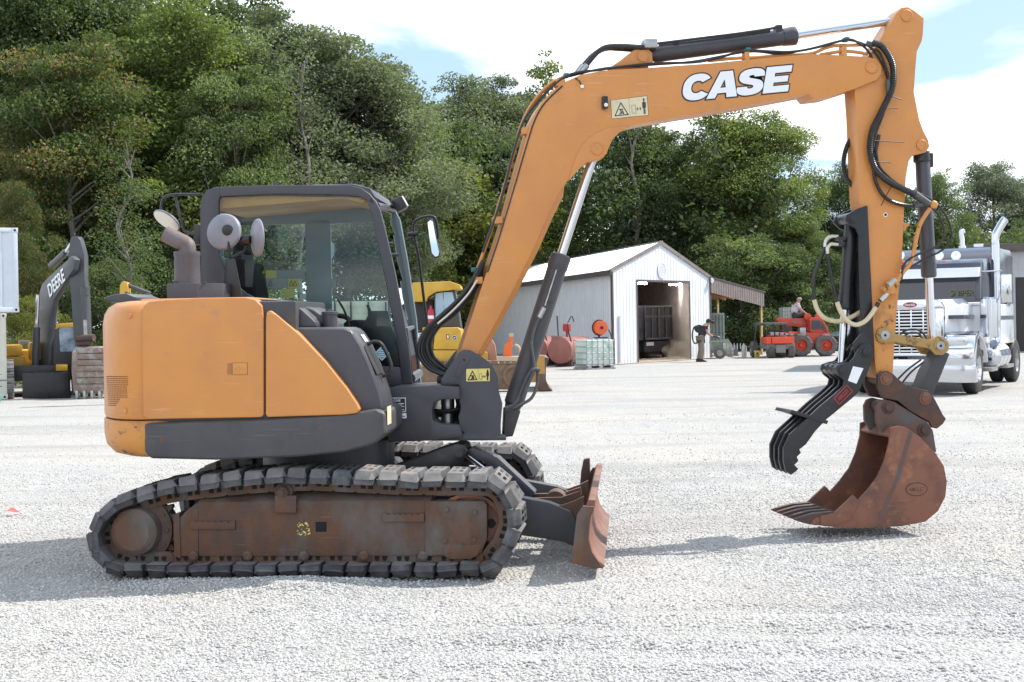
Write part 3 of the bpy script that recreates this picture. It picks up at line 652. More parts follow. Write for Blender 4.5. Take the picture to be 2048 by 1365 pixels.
# ---- centre nose and swing post
ns_ = MB(HO)
ns_.prism(pl(HO, [(765, 782), (790, 774), (866, 772), (918, 775), (919, 799), (884, 800), (868, 806), (864, 822), (866, 842), (878, 850), (916, 852), (922, 862), (924, 876), (864, 882), (776, 885)], -.30), -.30, .30, bev=.012)
NS = part(ns_, 'centre_frame', GREY)
dp_ = MB(HO)
for (x0, y0, x1, y1), m_ in (((783, 796, 812, 824), 0), ((781, 827, 813, 837), 0)):
    a = P3(HO, x0, y0, -.301); b_ = P3(HO, x1, y1, -.301); dp_.mat(0).box((a.x, -.3032, b_.z), (b_.x, -.30, a.z))
a = P3(HO, 784.5, 797.5, -.303); b_ = P3(HO, 810.5, 822.5, -.303); dp_.mat(1).box((a.x, -.3040, b_.z), (b_.x, -.303, a.z))
dp_.mat(0); xd = HO.m.to_3x3() @ Vector((1, 0, 0)); ctr = HO.W(P3(HO, 794, 801.5, -.3045)); text_fit(dp_, 'CASE', ctr, xd, (0, 0, 1), .05, .017, .02, 0)
for k, (x0, x1) in enumerate(((787, 808), (787, 804), (787, 808), (787, 799), (787, 808))):
    a = P3(HO, x0, 807+k*3, -.3042); b_ = P3(HO, x1, 808.2+k*3, -.3042); dp_.box((a.x, -.3044, b_.z), (b_.x, -.304, a.z))
dp_.mat(1)
for k in range(10):
    a = P3(HO, 784+k*2.7, 832, -.3034); b_ = P3(HO, 785.9+k*2.7, 834.6, -.3034); dp_.box((a.x, -.3036, b_.z), (b_.x, -.3032, a.z))
part(dp_, 'data_plate', [WHITE, INK], NS)
wp = MB(HO); wp.cyl(P3(HO, 895, 790, 0)-Vector((0, 0, .32)), P3(HO, 895, 770, 0), .05, seg=18); part(wp, 'swing_pin', STEEL, NS)
dkp = MB(HO)
for k in range(4): dkp.tube([P3(HO, 850, 818+k*6, -.1+.06*k), P3(HO, 885, 822+k*3, -.15+.06*k), P3(HO, 925, 818+k*5, -.1+.05*k)], .012, 8)
part(dkp, 'swing_hose', HOSE)
brp = pl(B, [(882, 760), (893, 742), (917, 708), (926, 700), (939, 700), (963, 713), (985, 730), (996, 753), (998, 783), (1005, 808), (1002, 841), (1001, 868), (1012, 872), (1012, 880), (864, 882), (863, 873), (924, 872), (928, 866), (920, 858), (917, 834), (922, 816), (919, 800), (921, 776), (917, 770), (882, 771)], -.2)
sb = MB(B)
sb.prism(brp, -.205, -.165, bev=.007); sb.prism(brp, .165, .205, bev=.007)
sb.prism(pl(B, [(935, 780), (990, 765), (998, 800), (1000, 868), (935, 868)], -.1), -.17, .17, bev=.01)
sb.prism(pl(B, [(864, 874), (1012, 873), (1012, 881), (864, 882)], -.2), -.212, .212, bev=.004)
SBK = part(sb, 'swing_bracket', GREY)
pc_ = MB(B); pq = [(910, 752), (914, 740), (928, 714), (936, 712), (941, 719), (936, 730), (922, 752), (916, 757)]
pc_.prism(pl(B, pq, -.206), -.211, -.2, bev=.002); pc_.mat(1); q = P3(B, 928.5, 720.5, -.212); pc_.cyl(q, q+Vector((0, .01, 0)), .008, seg=10)
part(pc_, 'pin_plate', [GREY, DARK], SBK)
def pictograms(mb, fr, px, y, kind):
    """px: four corners (tl, tr, br, bl) in the photo; draws the sticker on plane y (facing -y)"""
    W4 = [P3(fr, *q, y) for q in px]
    def at(u, v, o=0):
        p = W4[0].lerp(W4[1], u).lerp(W4[3].lerp(W4[2], u), v); return Vector((p.x, y-o, p.z))
    mb.mat(0).raw([at(0, 0), at(1, 0), at(1, 1), at(0, 1)], [(0, 1, 2, 3)])
    def ln(pts, th, o=.0008):
        for i in range(len(pts)-1):
            a = at(*pts[i], o); b = at(*pts[i+1], o); d = (b-a); n_ = Vector((-d.z, 0, d.x)).normalized()*th; e = d.normalized()*th*.6
            mb.raw([a+n_-e, a-n_-e, b-n_+e, b+n_+e], [(0, 1, 2, 3)])
    mb.mat(1)
    ln([(0, 0), (1, 0), (1, 1), (0, 1), (0, 0)], .0012); ln([(.5, 0), (.5, 1)], .0008)
    ln([(.09, .86), (.27, .2), (.45, .86), (.09, .86)], .0035)
    fig = [[(.22, .55), (.31, .55)], [(.25, .6), (.29, .78)], [(.26, .72), (.22, .8)], [(.3, .62), (.33, .8)]]
    for f in fig: ln(f, .004)
    ln([(.56, .4), (.66, .4), (.66, .82), (.56, .82), (.56, .4)], .0012)
    ln([(.69, .62), (.81, .62)], .002); ln([(.72, .54), (.69, .62), (.72, .7)], .002); ln([(.78, .54), (.81, .62), (.78, .7)], .002)
    ln([(.90, .14), (.90, .22)], .006); ln([(.90, .3), (.90, .56)], .007); ln([(.86, .32), (.86, .58)], .0028); ln([(.94, .32), (.94, .58)], .0028); ln([(.885, .56), (.885, .9)], .0032); ln([(.915, .56), (.915, .9)], .0032)
st = MB(B); pictograms(st, B, [(932, 738), (980, 737), (980, 763), (932, 764)], -.2062, 0); part(st, 'warning_label', [YDEC, INK], SBK, 'yellow hand crush warning sticker')
# ---------------------------------------------------------------- boom, stick, bucket, thumb (frame B)
def pinboss(mb, px, py, y, r, out=.012, m=0):
    q = P3(B, px, py, y); mb.lathe([(0, r), (out*.6, r), (out, r*.9), (out, r*.78), (out*.7, r*.76), (out*.7, .004), (out*.3, .003), (out*.3, 0)], q, (0, -1, 0), 24)
BW = .14
boomp = [(905, 748), (918, 712), (940, 645), (971, 551), (1007, 441), (1030, 355), (1051, 280), (1062, 243), (1075, 218), (1092, 195), (1110, 178), (1132, 163), (1161, 150), (1202, 142), (1308, 135), (1420, 127), (1520, 117), (1620, 108), (1690, 111), (1735, 114), (1752, 118), (1763, 132), (1763, 148), (1754, 160), (1710, 178), (1660, 194), (1625, 198), (1617, 188), (1500, 210), (1400, 227), (1300, 243), (1262, 251), (1240, 262), (1225, 276), (1217, 292), (1213, 308), (1204, 318), (1190, 321), (1173, 326), (1154, 343), (1134, 364), (1120, 388), (1099, 430), (1070, 496), (1040, 555), (1031, 575), (992, 648), (958, 708), (935, 750)]
bo = MB(B); bo.prism(pl(B, boomp, -BW), -BW, BW, bev=.006)
# lug for the stick cylinder, two plates
lg = [(1222, 134), (1240, 122), (1252, 112), (1266, 102), (1281, 96), (1294, 98), (1303, 107), (1305, 130)]
for s_ in (-1, 1): bo.prism(pl(B, lg, -.07), .07*s_-.018, .07*s_+.018, bev=.004)
# pin bosses on the near face
for px, py, r in ((1194, 298, .05), (1743, 135, .048)): pinboss(bo, px, py, -BW, r, .014)
q_ = P3(B, 1286, 113, -.085); bo.lathe([(0, .042), (.01, .042), (.01, .035), (.007, .034), (.007, 0)], q_-Vector((0, .003, 0)), (0, -1, 0), 22)
# weld-on side doubler round the elbow boss
db = [(1262, 253), (1240, 264), (1226, 278), (1218, 294), (1213, 308), (1203, 317), (1190, 320), (1173, 325), (1155, 342), (1137, 363), (1143, 340), (1153, 312), (1167, 288), (1186, 270), (1215, 256)]
bo.prism(pl(B, db, -BW), -BW-.006, -BW+.01, bev=.003)
edge = [P3(B, a, b, -BW) for a, b in ((1128, 374), (1120, 388), (1099, 430), (1070, 496), (1040, 555), (1031, 575), (992, 648), (958, 708))]; secs = []
for i in range(len(edge)):
    t_ = (edge[min(i+1, len(edge)-1)]-edge[max(i-1, 0)]).normalized(); n_ = Vector((-t_.z, 0, t_.x)); n_ = n_ if n_.x > 0 else -n_; k_ = .2 if i == 0 else 1; p = edge[i]
    secs.append([p+Vector((0, -.004, 0))-n_*.004, p+n_*.034*k_+Vector((0, .035, 0)), p+n_*.034*k_+Vector((0, .245, 0)), p+Vector((0, .284, 0))-n_*.004])
bo.loft(secs)  # chamfer strip added, angled so this edge catches sun as a bright lip
BOOM = part(bo, 'boom', ORANGE, label='orange gooseneck boom with bold white lettering')
# rail pipes along the top of the boom
rl = MB(B)
rail = [(947, 575), (958, 545), (985, 470), (1008, 395), (1032, 310), (1046, 258), (1062, 222), (1085, 190), (1110, 168), (1140, 153)]
for s_, y in ((0, -.10), (3, -.05)): rl.tube([P3(B, a-5, b-3+s_, y) for a, b in rail], .011, 8)
for a, b in ((993, 440), (953, 560), (1048, 262), (1118, 167)): q = P3(B, a, b, -.08); rl.box((q.x-.03, -.13, q.z-.03), (q.x+.04, -.02, q.z+.02), .004)
part(rl, 'pipe_rail', ORANGE, BOOM); rl = MB(B)
tpx = [(1416, 122), (1470, 117), (1500, 116), (1560, 112), (1620, 108), (1650, 97), (1670, 92), (1700, 91), (1735, 90)]
rl.tube([P3(B, a, b, -.10) for a, b in tpx], .013, 8)
rl.tube([P3(B, a, b+7, -.10) for a, b in ((1640, 103), (1690, 96), (1735, 101))], .013, 8)
for a, b, h_ in ((1492, 112, 14), (1686, 104, 22)):
    q = P3(B, a, b, -.1); rl.box((q.x-.02, -.13, q.z-.06), (q.x+.02, -.06, q.z+.04), .004)
part(rl, 'stick_pipe', ORANGE, BOOM)
cl = MB(B)
for a, b in ((1132, 152), (1495, 101), (1692, 80), (948, 540)): q = P3(B, a, b, -.1); cl.box((q.x-.018, -.13, q.z-.014), (q.x+.018, -.06, q.z+.016), .003)
part(cl, 'hose_clamp', TEAL, BOOM)
# lettering
ct = B.W(P3(B, 1473.5, 167, -BW-.001)); BR = B.m.to_3x3(); xd = BR @ Vector((math.cos(R(5.6)), 0, math.sin(R(5.6)))); yd = BR @ Vector((-math.sin(R(5.6)), 0, math.cos(R(5.6))))
mpx = P3(B, 1590, 167, -BW).x-P3(B, 1357, 167, -BW).x
def poff(p, d):
    n = len(p); ar = sum(p[k][0]*p[(k+1) % n][1]-p[(k+1) % n][0]*p[k][1] for k in range(n)); p = p if ar > 0 else p[::-1]; o = []
    for k in range(n):
        a, b, c = Vector(p[k-1]), Vector(p[k]), Vector(p[(k+1) % n]); e1 = (b-a).normalized(); e2 = (c-b).normalized(); n1 = Vector((e1.y, -e1.x)); n2 = Vector((e2.y, -e2.x)); m = n1+n2
        m = m/max(.35, m.length_squared/2)**1 if m.length > 1e-6 else n1; o.append(tuple(b+m*d))
    return o
def case_shapes():
    se = lambda a, b, t, k: (math.copysign(abs(math.cos(t))**k, math.cos(t))*a+.57, math.copysign(abs(math.sin(t))**k, math.sin(t))*b+.5)
    Cc = [se(.57, .5, R(t), .86) for t in np.linspace(34, 326, 26)]+[se(.24, .235, R(t), .9) for t in np.linspace(318, 42, 18)]
    A1 = [(0, 0), (.35, 0), (.42, .18), (.5, .38), (.62, .70), (.64, 1), (.40, 1)]; A2 = [(.64, 1), (.62, .70), (.72, .38), (.77, .18), (.82, 0), (1.24, 0), (.90, 1)]; A3 = [(.42, .18), (.77, .18), (.72, .38), (.5, .38)]
    So = [(1.06, .69), (1.04, .84), (.92, .95), (.72, 1.0), (.48, 1.0), (.24, .96), (.08, .86), (.03, .71), (.08, .57), (.22, .475), (.42, .42), (.61, .375), (.67, .325), (.63, .265), (.52, .245), (.44, .265), (.41, .33), (0, .33), (.02, .17), (.13, .06), (.34, 0), (.60, 0), (.84, .04), (1.0, .13), (1.07, .28), (1.03, .44), (.90, .54), (.70, .6), (.5, .645), (.43, .69), (.45, .735), (.54, .755), (.62, .745), (.66, .69)]
    S_ = [tuple(v[:2]) for v in catmull([Vector((x, y, 0)) for x, y in So[:17]], 3)]+[tuple(v[:2]) for v in catmull([Vector((x, y, 0)) for x, y in So[17:]], 3)]
    E1 = [(0, 0), (1.04, 0), (1.04, .25), (.38, .25), (.38, .385), (.95, .385), (.95, .615), (.38, .615), (.38, .75), (1.04, .75), (1.04, 1), (0, 1)]
    return [(0, [Cc]), (1.02, [A1, A2, A3]), (2.20, [S_]), (3.30, [E1])]
ltr = {}
for nm, m_, d_, e_ in (('lettering_outline', INK, .05, .0012), ('lettering', WHITE, .0, .0042)):
    lt = MB(); M4 = face_matrix(ct, xd, yd); hh = .192; ww = mpx*.985/4.62; z_ = e_
    for x0, shp in case_shapes():
        for p in shp:
            z_ += .00025
            def tf(q): return M4 @ Vector(((q[0]+x0+(q[1]-.5)*.30-2.17)*ww, (q[1]-.5)*hh, z_))
            lt.raw([tf(q) for q in (poff(p, d_) if d_ else p)], [tuple(range(len(p)))])
    part(lt, nm, m_, BOOM)
st = MB(B); pictograms(st, B, [(1221, 201), (1294, 192), (1297, 231), (1224, 238)], -BW-.0012, 0); part(st, 'warning_label', [CREAM, INK], BOOM, 'cream pictogram warning sticker')
wl = MB(B); q = P3(B, 1208, 207, -BW); wl.box((q.x-.02, -BW-.05, q.z-.045), (q.x+.02, -BW, q.z+.045), .006); wl.mat(1); wl.cyl(q+Vector((.004, -.051, -.02)), q+Vector((.004, -.055, -.02)), .014, seg=14); part(wl, 'work_light', [BLACK, WHITE], BOOM)
cn = MB(B); cn.tube([P3(B, 1147, 158, -.13), P3(B, 1156, 159, -.15), P3(B, 1162, 169, -.15)], .005, 6); cn.mat(1); q = P3(B, 1164, 174, -.15); cn.box((q.x-.012, -.16, q.z-.01), (q.x+.012, -.14, q.z+.012), .002); part(cn, 'loose_plug', [HOSE, WHITE], BOOM)
# hoses along the boom top
hs = MB(B)
hs.tube([P3(B, a, b, -.09) for a, b in ((1168, 138), (1178, 124), (1196, 104), (1216, 94), (1250, 93), (1286, 95), (1310, 92))], .019, 10)
hs.tube([P3(B, a, b, -.04) for a, b in ((1160, 140), (1185, 112), (1210, 98), (1240, 98), (1290, 102))], .019, 10)
hs.tube([P3(B, a, b, -.11) for a, b in ((1310, 88), (1400, 77), (1480, 67), (1540, 58), (1556, 54))], .010, 8)
hs.tube([P3(B, a, b, -.125) for a, b in ((965, 505), (1000, 405), (1040, 260), (1075, 205), (1132, 153), (1200, 140), (1300, 128), (1390, 125), (1440, 115), (1495, 102), (1580, 104), (1640, 94), (1692, 80), (1715, 85), (1738, 105), (1750, 135))], .0095, 8)
hs.tube([P3(B, a, b, -.115) for a, b in ((1132, 155), (1210, 137), (1306, 130), (1390, 123), (1495, 104), (1560, 108), (1620, 98), (1692, 81), (1735, 92), (1752, 108), (1768, 135), (1776, 165), (1777, 190))], .0085, 8)
hs.tube([P3(B, a, b, -.142) for a, b in ((1125, 172), (1090, 206), (1070, 240), (1055, 285), (1030, 370), (1000, 470), (975, 545))], .006, 6)
hs.mat(1); q = P3(B, 1302, 90, -.09); hs.box((q.x-.06, -.14, q.z-.03), (q.x+.04, -.02, q.z+.035), .008)
for p_, q_ in (((1160, 147), (1174, 131)),): hs.cyl(P3(B, *p_, -.09), P3(B, *q_, -.09), .024, seg=12); hs.cyl(P3(B, p_[0]-6, p_[1], -.04), P3(B, q_[0]-8, q_[1], -.04), .022, seg=12)
part(hs, 'boom_hose', [HOSE, STEEL], BOOM)
# stick cylinder
def ram(name, p0, p1, p2, rb, rr, parent=None, matb=GREY, gland=1.16):
    """p0 barrel base, p1 barrel end, p2 rod end"""
    m = MB(B); p0, p1, p2 = map(Vector, (p0, p1, p2)); d = (p1-p0).normalized(); L_ = (p1-p0).length
    m.lathe([(0, rb*.8), (.02, rb), (L_-.10, rb), (L_-.10, rb*1.06), (L_-.02, rb*gland), (L_-.02, rb*gland), (L_, rb*gland*.98), (L_+.012, rb*.8)], p0, d, 28)
    m.lathe([(-.05, rb*.7), (.02, rb*.9)], p0, d, 20)
    o = part(m, name, matb, parent); k = MB(B); k.cyl(p1, p2, rr, seg=20); part(k, 'piston_rod', CHROME, o); return o
SC_ = ram('stick_cylinder', P3(B, 1304, 110, 0), P3(B, 1590, 72, 0), P3(B, 1795, 41, 0), .062, .029)
e = MB(B); q = P3(B, 1286, 113, 0); e.cyl(q-Vector((0, .05, 0)), q+Vector((0, .05, 0)), .06, seg=24); q2 = P3(B, 1556, 58, 0); e.box((q2.x-.03, -.05, q2.z-.05), (q2.x+.02, .03, q2.z+.02), .006); q3 = P3(B, 1350, 90, 0); e.box((q3.x-.02, -.05, q3.z-.03), (q3.x+.02, .04, q3.z+.015), .006)
e.tube([P3(B, 1318, 92, -.03), P3(B, 1420, 80, -.04), P3(B, 1540, 62, -.04)], .011, 8); part(e, 'cylinder_eye', BLACK, SC_)
# stick
stickp = [(1803, 16), (1816, 14.5), (1829, 22), (1848, 37), (1846, 70), (1844, 82), (1834, 104), (1831, 140), (1828, 184), (1831, 200), (1839, 240), (1847, 262), (1857, 281), (1859, 294), (1852, 305), (1837, 309), (1825, 312), (1818, 323), (1812, 355), (1809, 408), (1804, 520), (1800, 560), (1793, 632), (1789, 690), (1786, 745), (1780, 765), (1765, 768), (1754, 755), (1750, 725), (1746, 650), (1742, 560), (1737, 480), (1720, 400), (1717, 330), (1713, 235), (1709, 176), (1716, 140), (1735, 115), (1757, 86), (1792, 28)]
SW = .105
sk_ = MB(B); sk_.prism(pl(B, stickp, -SW), -SW, SW, bev=.005)
pinboss(sk_, 1813, 32, -SW, .046, .012); pinboss(sk_, 1843, 291, -SW, .042, .012)
sk_.mat(1); q = P3(B, 1771, 430, -SW); sk_.lathe([(0, .017), (.002, .016), (.002, .011)], q, (0, -1, 0), 16); sk_.mat(2).cyl(q-Vector((0, .0022, 0)), q-Vector((0, .0015, 0)), .011, seg=14)
sk_.mat(0)
sk_.prism(pl(B, [(1806, 448), (1818, 446), (1818, 452), (1812, 456), (1811, 462), (1805, 462)], -.08), -.09, -.04, bev=.003)
STICK = part(sk_, 'stick', [ORANGE, WHITE, DARK], label='orange stick arm hanging vertically')
sw_ = MB(B); sw_.prism(pl(B, [(1752, 600), (1790, 600), (1788, 690), (1784, 742), (1754, 742), (1749, 690)], -SW), -SW-.002, -SW+.01, bev=.002); part(sw_, 'scuffed_plate', ORANGE_W, STICK)
# hydraulic line on the stick (orange pipe, manifold and tan sleeve hoses)
pp = MB(B)
pp.tube([P3(B, a, b, -.15) for a, b in ((1864, 412), (1850, 432), (1838, 455), (1830, 490), (1822, 525), (1806, 545), (1794, 565))], .016, 8)
for a, b in ((1866, 410), (1790, 572)): q = P3(B, a, b, -.15); pp.lathe([(-.03, .02), (-.02, .032), (.02, .032), (.03, .02)], q, (0, 1, 0), 8)
q = P3(B, 1783, 576, -.14); pp.box((q.x-.045, -.18, q.z-.05), (q.x+.04, -.10, q.z+.045), .015); pp.cyl(q+Vector((-.05, -.02, -.03)), q+Vector((-.08, -.03, 0)), .018, seg=8)
pp.mat(1); pp.cyl(P3(B, 1760, 602, -.17), P3(B, 1776, 585, -.15), .021, seg=12); pp.cyl(P3(B, 1775, 572, -.17), P3(B, 1790, 560, -.15), .024, seg=8)
part(pp, 'hydraulic_line', [ORANGE_W, GALV], STICK)
h2 = MB(B)
fix = lambda pts, y: [P3(B, a, b, y) for a, b in pts]
# corrugated loom
h2.tube(fix([(1745, 86), (1762, 92), (1775, 108), (1785, 130), (1787, 155), (1783, 180), (1772, 205), (1757, 235), (1745, 260), (1740, 290), (1742, 315), (1752, 340), (1775, 362), (1805, 378), (1830, 390)], -.165), .022, 12, rib=.004, ribn=.014)
h2.tube(fix([(1714, 262), (1695, 290), (1687, 325), (1692, 355), (1708, 375), (1722, 383)], .06), .016, 10, rib=.004, ribn=.014)
h2.tube(fix([(1740, 98), (1757, 103), (1768, 125), (1776, 150), (1778, 185), (1768, 225), (1752, 268), (1746, 300), (1752, 328), (1775, 352), (1810, 378), (1850, 392), (1880, 415), (1898, 445), (1903, 475), (1885, 500), (1850, 518), (1820, 535)], -.15), .0085, 8)
h2.tube(fix([(1752, 300), (1760, 335), (1790, 365), (1820, 390), (1850, 408), (1870, 422), (1884, 445), (1888, 470), (1870, 495), (1830, 512), (1808, 530), (1803, 560)], -.158), .009, 8)
h2.tube(fix([(1758, 270), (1750, 310), (1748, 345), (1754, 370), (1770, 395), (1795, 408), (1830, 413), (1850, 408)], -.142), .014, 10)
h2.mat(1); h2.cyl(P3(B, 1830, 388, -.165), P3(B, 1858, 408, -.165), .025, seg=12); h2.cyl(P3(B, 1828, 412, -.145), P3(B, 1845, 409, -.145), .02, seg=12)
h2.cyl(P3(B, 1776, 160, -.155), P3(B, 1778, 195, -.155), .02, seg=10); h2.cyl(P3(B, 1733, 86, -.14), P3(B, 1748, 90, -.15), .02, seg=10)
h2.mat(2)
for (a, b), (c, d) in (((1775, 188), (1803, 200)), ((1766, 218), (1795, 217)), ((1745, 282), (1808, 285)), ((1755, 324), (1782, 326)), ((1785, 368), (1762, 412))): h2.cyl(P3(B, a, b, -.175), P3(B, c, d, -.155), .0035, seg=6)
part(h2, 'stick_hose', [HOSE, HOSEG, INK], STICK)
# bucket cylinder
BC = ram('bucket_cylinder', P3(B, 1845, 318, 0), P3(B, 1858, 553, 0), P3(B, 1864, 690, 0), .056, .031, gland=1.04)
e = MB(B); q = P3(B, 1843, 320, 0); e.lathe([(0, .062), (.07, .066), (.08, .058)], q+Vector((0, 0, .06)), (.06, 0, -1), 24); e.box((q.x+.05, -.03, q.z-.06), (q.x+.085, .03, q.z+.05), .01); part(e, 'cylinder_eye', BLACK, BC); e = MB(B); q = P3(B, 1866, 692, 0); e.box((q.x-.03, -.05, q.z-.03), (q.x+.05, .05, q.z+.03), .01); part(e, 'rod_eye', BLACK, BC)
# linkage
lk = MB(B)
for s_ in (-1, 1):
    y = .125*s_
    q1 = P3(B, 1769, 671, -.14); q2 = P3(B, 1880, 692, -.14)
    lk.mat(0).prism(pl(B, [(1753, 671), (1757, 659), (1768, 654), (1781, 659), (1790, 668), (1862, 680), (1876, 672), (1890, 677), (1899, 688), (1897, 702), (1885, 711), (1872, 710), (1862, 698), (1840, 694), (1790, 684), (1781, 685), (1768, 689), (1757, 683)], -.14), y-.016, y+.016, bev=.004)
    for q, r in ((q1, .052), (q2, .05)):
        lk.mat(0).cyl((q.x, y-.024*1, q.z), (q.x, y+.024, q.z), r, seg=24, bev=.003); lk.mat(1).cyl((q.x, y-.03, q.z), (q.x, y+.03, q.z), r*.68, seg=20, bev=.003); lk.mat(2).cyl((q.x, y-.0305, q.z), (q.x, y, q.z), r*.2, seg=10)
part(lk, 'rocker_link', [YWORN, STEEL, DARK])
hl = MB(B); hp = pl(B, [(1868, 700), (1890, 707), (1856, 790), (1848, 806), (1832, 800), (1828, 786), (1846, 740)], 0)
hl.prism(hp, -.09, .09, bev=.012)
part(hl, 'push_link', GREYD)
hz2 = MB(B); hz2.tube(fix([(1842, 720), (1815, 740), (1790, 765)], -.11), .008, 8); hz2.tube(fix([(1848, 724), (1822, 745), (1800, 772)], -.11), .008, 8); hz2.tube(fix([(1793, 678), (1810, 662), (1835, 660), (1850, 672), (1856, 690)], -.10), .008, 8); hz2.tube(fix([(1800, 684), (1815, 668), (1838, 668), (1848, 690)], -.12), .008, 8); part(hz2, 'coupler_hose', HOSE)
# quick coupler
cpz = [(1755, 775), (1755, 750), (1763, 743), (1775, 742), (1786, 748), (1796, 758), (1812, 771), (1838, 778), (1857, 782), (1868, 796), (1878, 815), (1885, 829), (1892, 838), (1886, 848), (1874, 858), (1865, 856), (1857, 842), (1838, 832), (1820, 822), (1796, 802), (1765, 796)]
co_ = MB(B)
for s_ in (-1, 1): co_.prism(pl(B, cpz, -.14), .125*s_-.02, .125*s_+.02, bev=.006)
co_.prism(pl(B, [(1800, 775), (1855, 792), (1875, 825), (1868, 845), (1830, 822), (1800, 800)], -.05), -.11, .11, bev=.01)
co_.mat(1)
for px, py, r in ((1773, 758, .035), (1851, 798, .034)): q = P3(B, px, py, -.15); co_.cyl((q.x, -.165, q.z), (q.x, .165, q.z), r, seg=24, bev=.006); co_.cyl((q.x, -.152, q.z), (q.x, .152, q.z), r*1.45, seg=24, bev=.004)
CPL = part(co_, 'quick_coupler', [RUSTD, RUSTB], label='rusty brown quick coupler')
# bucket
BY = .295
side = [(1780, 857), (1797, 852), (1812, 855), (1841, 876), (1871, 906), (1888, 933), (1894, 964), (1891, 994), (1876, 1023), (1851, 1044), (1804, 1053), (1740, 1056), (1689, 1056), (1648, 1053), (1621, 1047), (1632, 1036), (1669, 1028), (1709, 993), (1716, 1002), (1736, 980), (1756, 953), (1770, 920), (1779, 885)]
bu = MB(B); sp_ = pl(B, side, -BY)
bu.prism(sp_, -BY, -BY+.022, bev=.003); bu.prism(sp_, BY-.022, BY, bev=.003)
# wrapped shell: outer curve from top lip round the back to the cutting edge
oc = pl(B, [(1779, 872), (1797, 854), (1812, 857), (1840, 878), (1869, 907), (1885, 934), (1891, 964), (1888, 993), (1873, 1021), (1849, 1041), (1804, 1050), (1740, 1053), (1689, 1053), (1640, 1050)], -BY)
ic = []
for i in range(len(oc)):
    a = Vector(oc[max(0, i-1)]); b_ = Vector(oc[min(len(oc)-1, i+1)]); t = (b_-a).normalized(); n_ = Vector((-t.y, t.x)); c = Vector(pl(B, [(1790, 980)], -BY)[0])
    if (c-Vector(oc[i])).dot(n_) < 0: n_ = -n_
    ic.append(tuple(Vector(oc[i])+n_*.022))
bu.prism(oc+ic[::-1], -BY+.012, BY-.012)
# side cutters
for s_ in (-1, 1): bu.prism(pl(B, [(1706, 990), (1717, 1003), (1700, 1040), (1662, 1052), (1640, 1050), (1640, 1032), (1668, 1026)], -BY), s_*BY-.014, s_*BY+.014, bev=.004)
# side plate wear strip + cast oval emblem
bu.mat(1); bu.prism(pl(B, [(1818, 862), (1826, 866), (1798, 960), (1763, 1040), (1756, 1038), (1790, 958)], -BY), -BY-.0012, -BY+.002)
BU = part(bu, 'bucket', [RUSTB, LINKG], label='rusty digging bucket with five teeth')
em = MB(B); ec = P3(B, 1833, 979, -BY); eu = P3(B, 1855, 979, -BY).x-ec.x; ev = eu*.6
N_ = 28; el = [(ec.x+eu*math.cos(2*math.pi*k/N_), ec.z+ev*math.sin(2*math.pi*k/N_)) for k in range(N_)]; el2 = [(ec.x+eu*.9*math.cos(2*math.pi*k/N_), ec.z+ev*.84*math.sin(2*math.pi*k/N_)) for k in range(N_)]
em.prism(el, -BY-.003, -BY+.002); em.mat(1).prism(el2, -BY-.0035, -BY+.002)
em.mat(0); text_fit(em, 'AMULET', B.W((ec.x, -BY-.0037, ec.z)), BR @ Vector((1, 0, 0)), (0, 0, 1), eu*1.45, ev*.55, .02, .0)
part(em, 'emblem', [RUSTD, RUSTB], BU)
et = MB(B)
for s_ in (-.115, .115): et.prism(pl(B, [(1753, 845), (1752, 815), (1758, 803), (1770, 799), (1788, 804), (1830, 830), (1856, 846), (1866, 862), (1873, 905), (1840, 900), (1800, 862), (1765, 868)], -.13), s_-.018, s_+.018, bev=.006)
et.mat(1)
for px, py in ((1777, 815), (1849, 861)): q = P3(B, px, py, -.14); et.cyl((q.x, -.16, q.z), (q.x, .16, q.z), .032, seg=22, bev=.005); et.cyl((q.x, -.142, q.z), (q.x, .142, q.z), .052, seg=24, bev=.004)
part(et, 'bucket_ear', [LINKG, RUSTD], BU)
tz = P3(B, 1621, 1049, -BY); tb = P3(B, 1650, 1040, -BY)
for k in range(5):
    y = -BY+.035+k*(2*BY-.07)/4; t = MB(B); x1 = tb.x+.06; x0 = P3(B, 1591, 1040, -BY).x; zb = tb.z
    def sc(x, hw, zl, zh): return [(x, y-hw, zl), (x, y+hw, zl), (x, y+hw*.85, zh), (x, y-hw*.85, zh)]
    t.loft([sc(x0, .014, zb+.002, zb+.012), sc(x0+.07, .024, zb-.022, zb+.03), sc(x0+.15, .034, zb-.038, zb+.048), sc(x1, .036, zb-.042, zb+.056), sc(x1+.07, .03, zb-.03, zb+.04), sc(x1+.11, .02, zb-.02, zb+.0)])
    part(t, 'bucket_tooth', RUSTD, BU, ang=40)
lip = MB(B); lip.box((tb.x-.03, -BY+.01, tb.z-.045), (tb.x+.3, BY-.01, tb.z-.02), .008); part(lip, 'cutting_edge', RUST, BU)
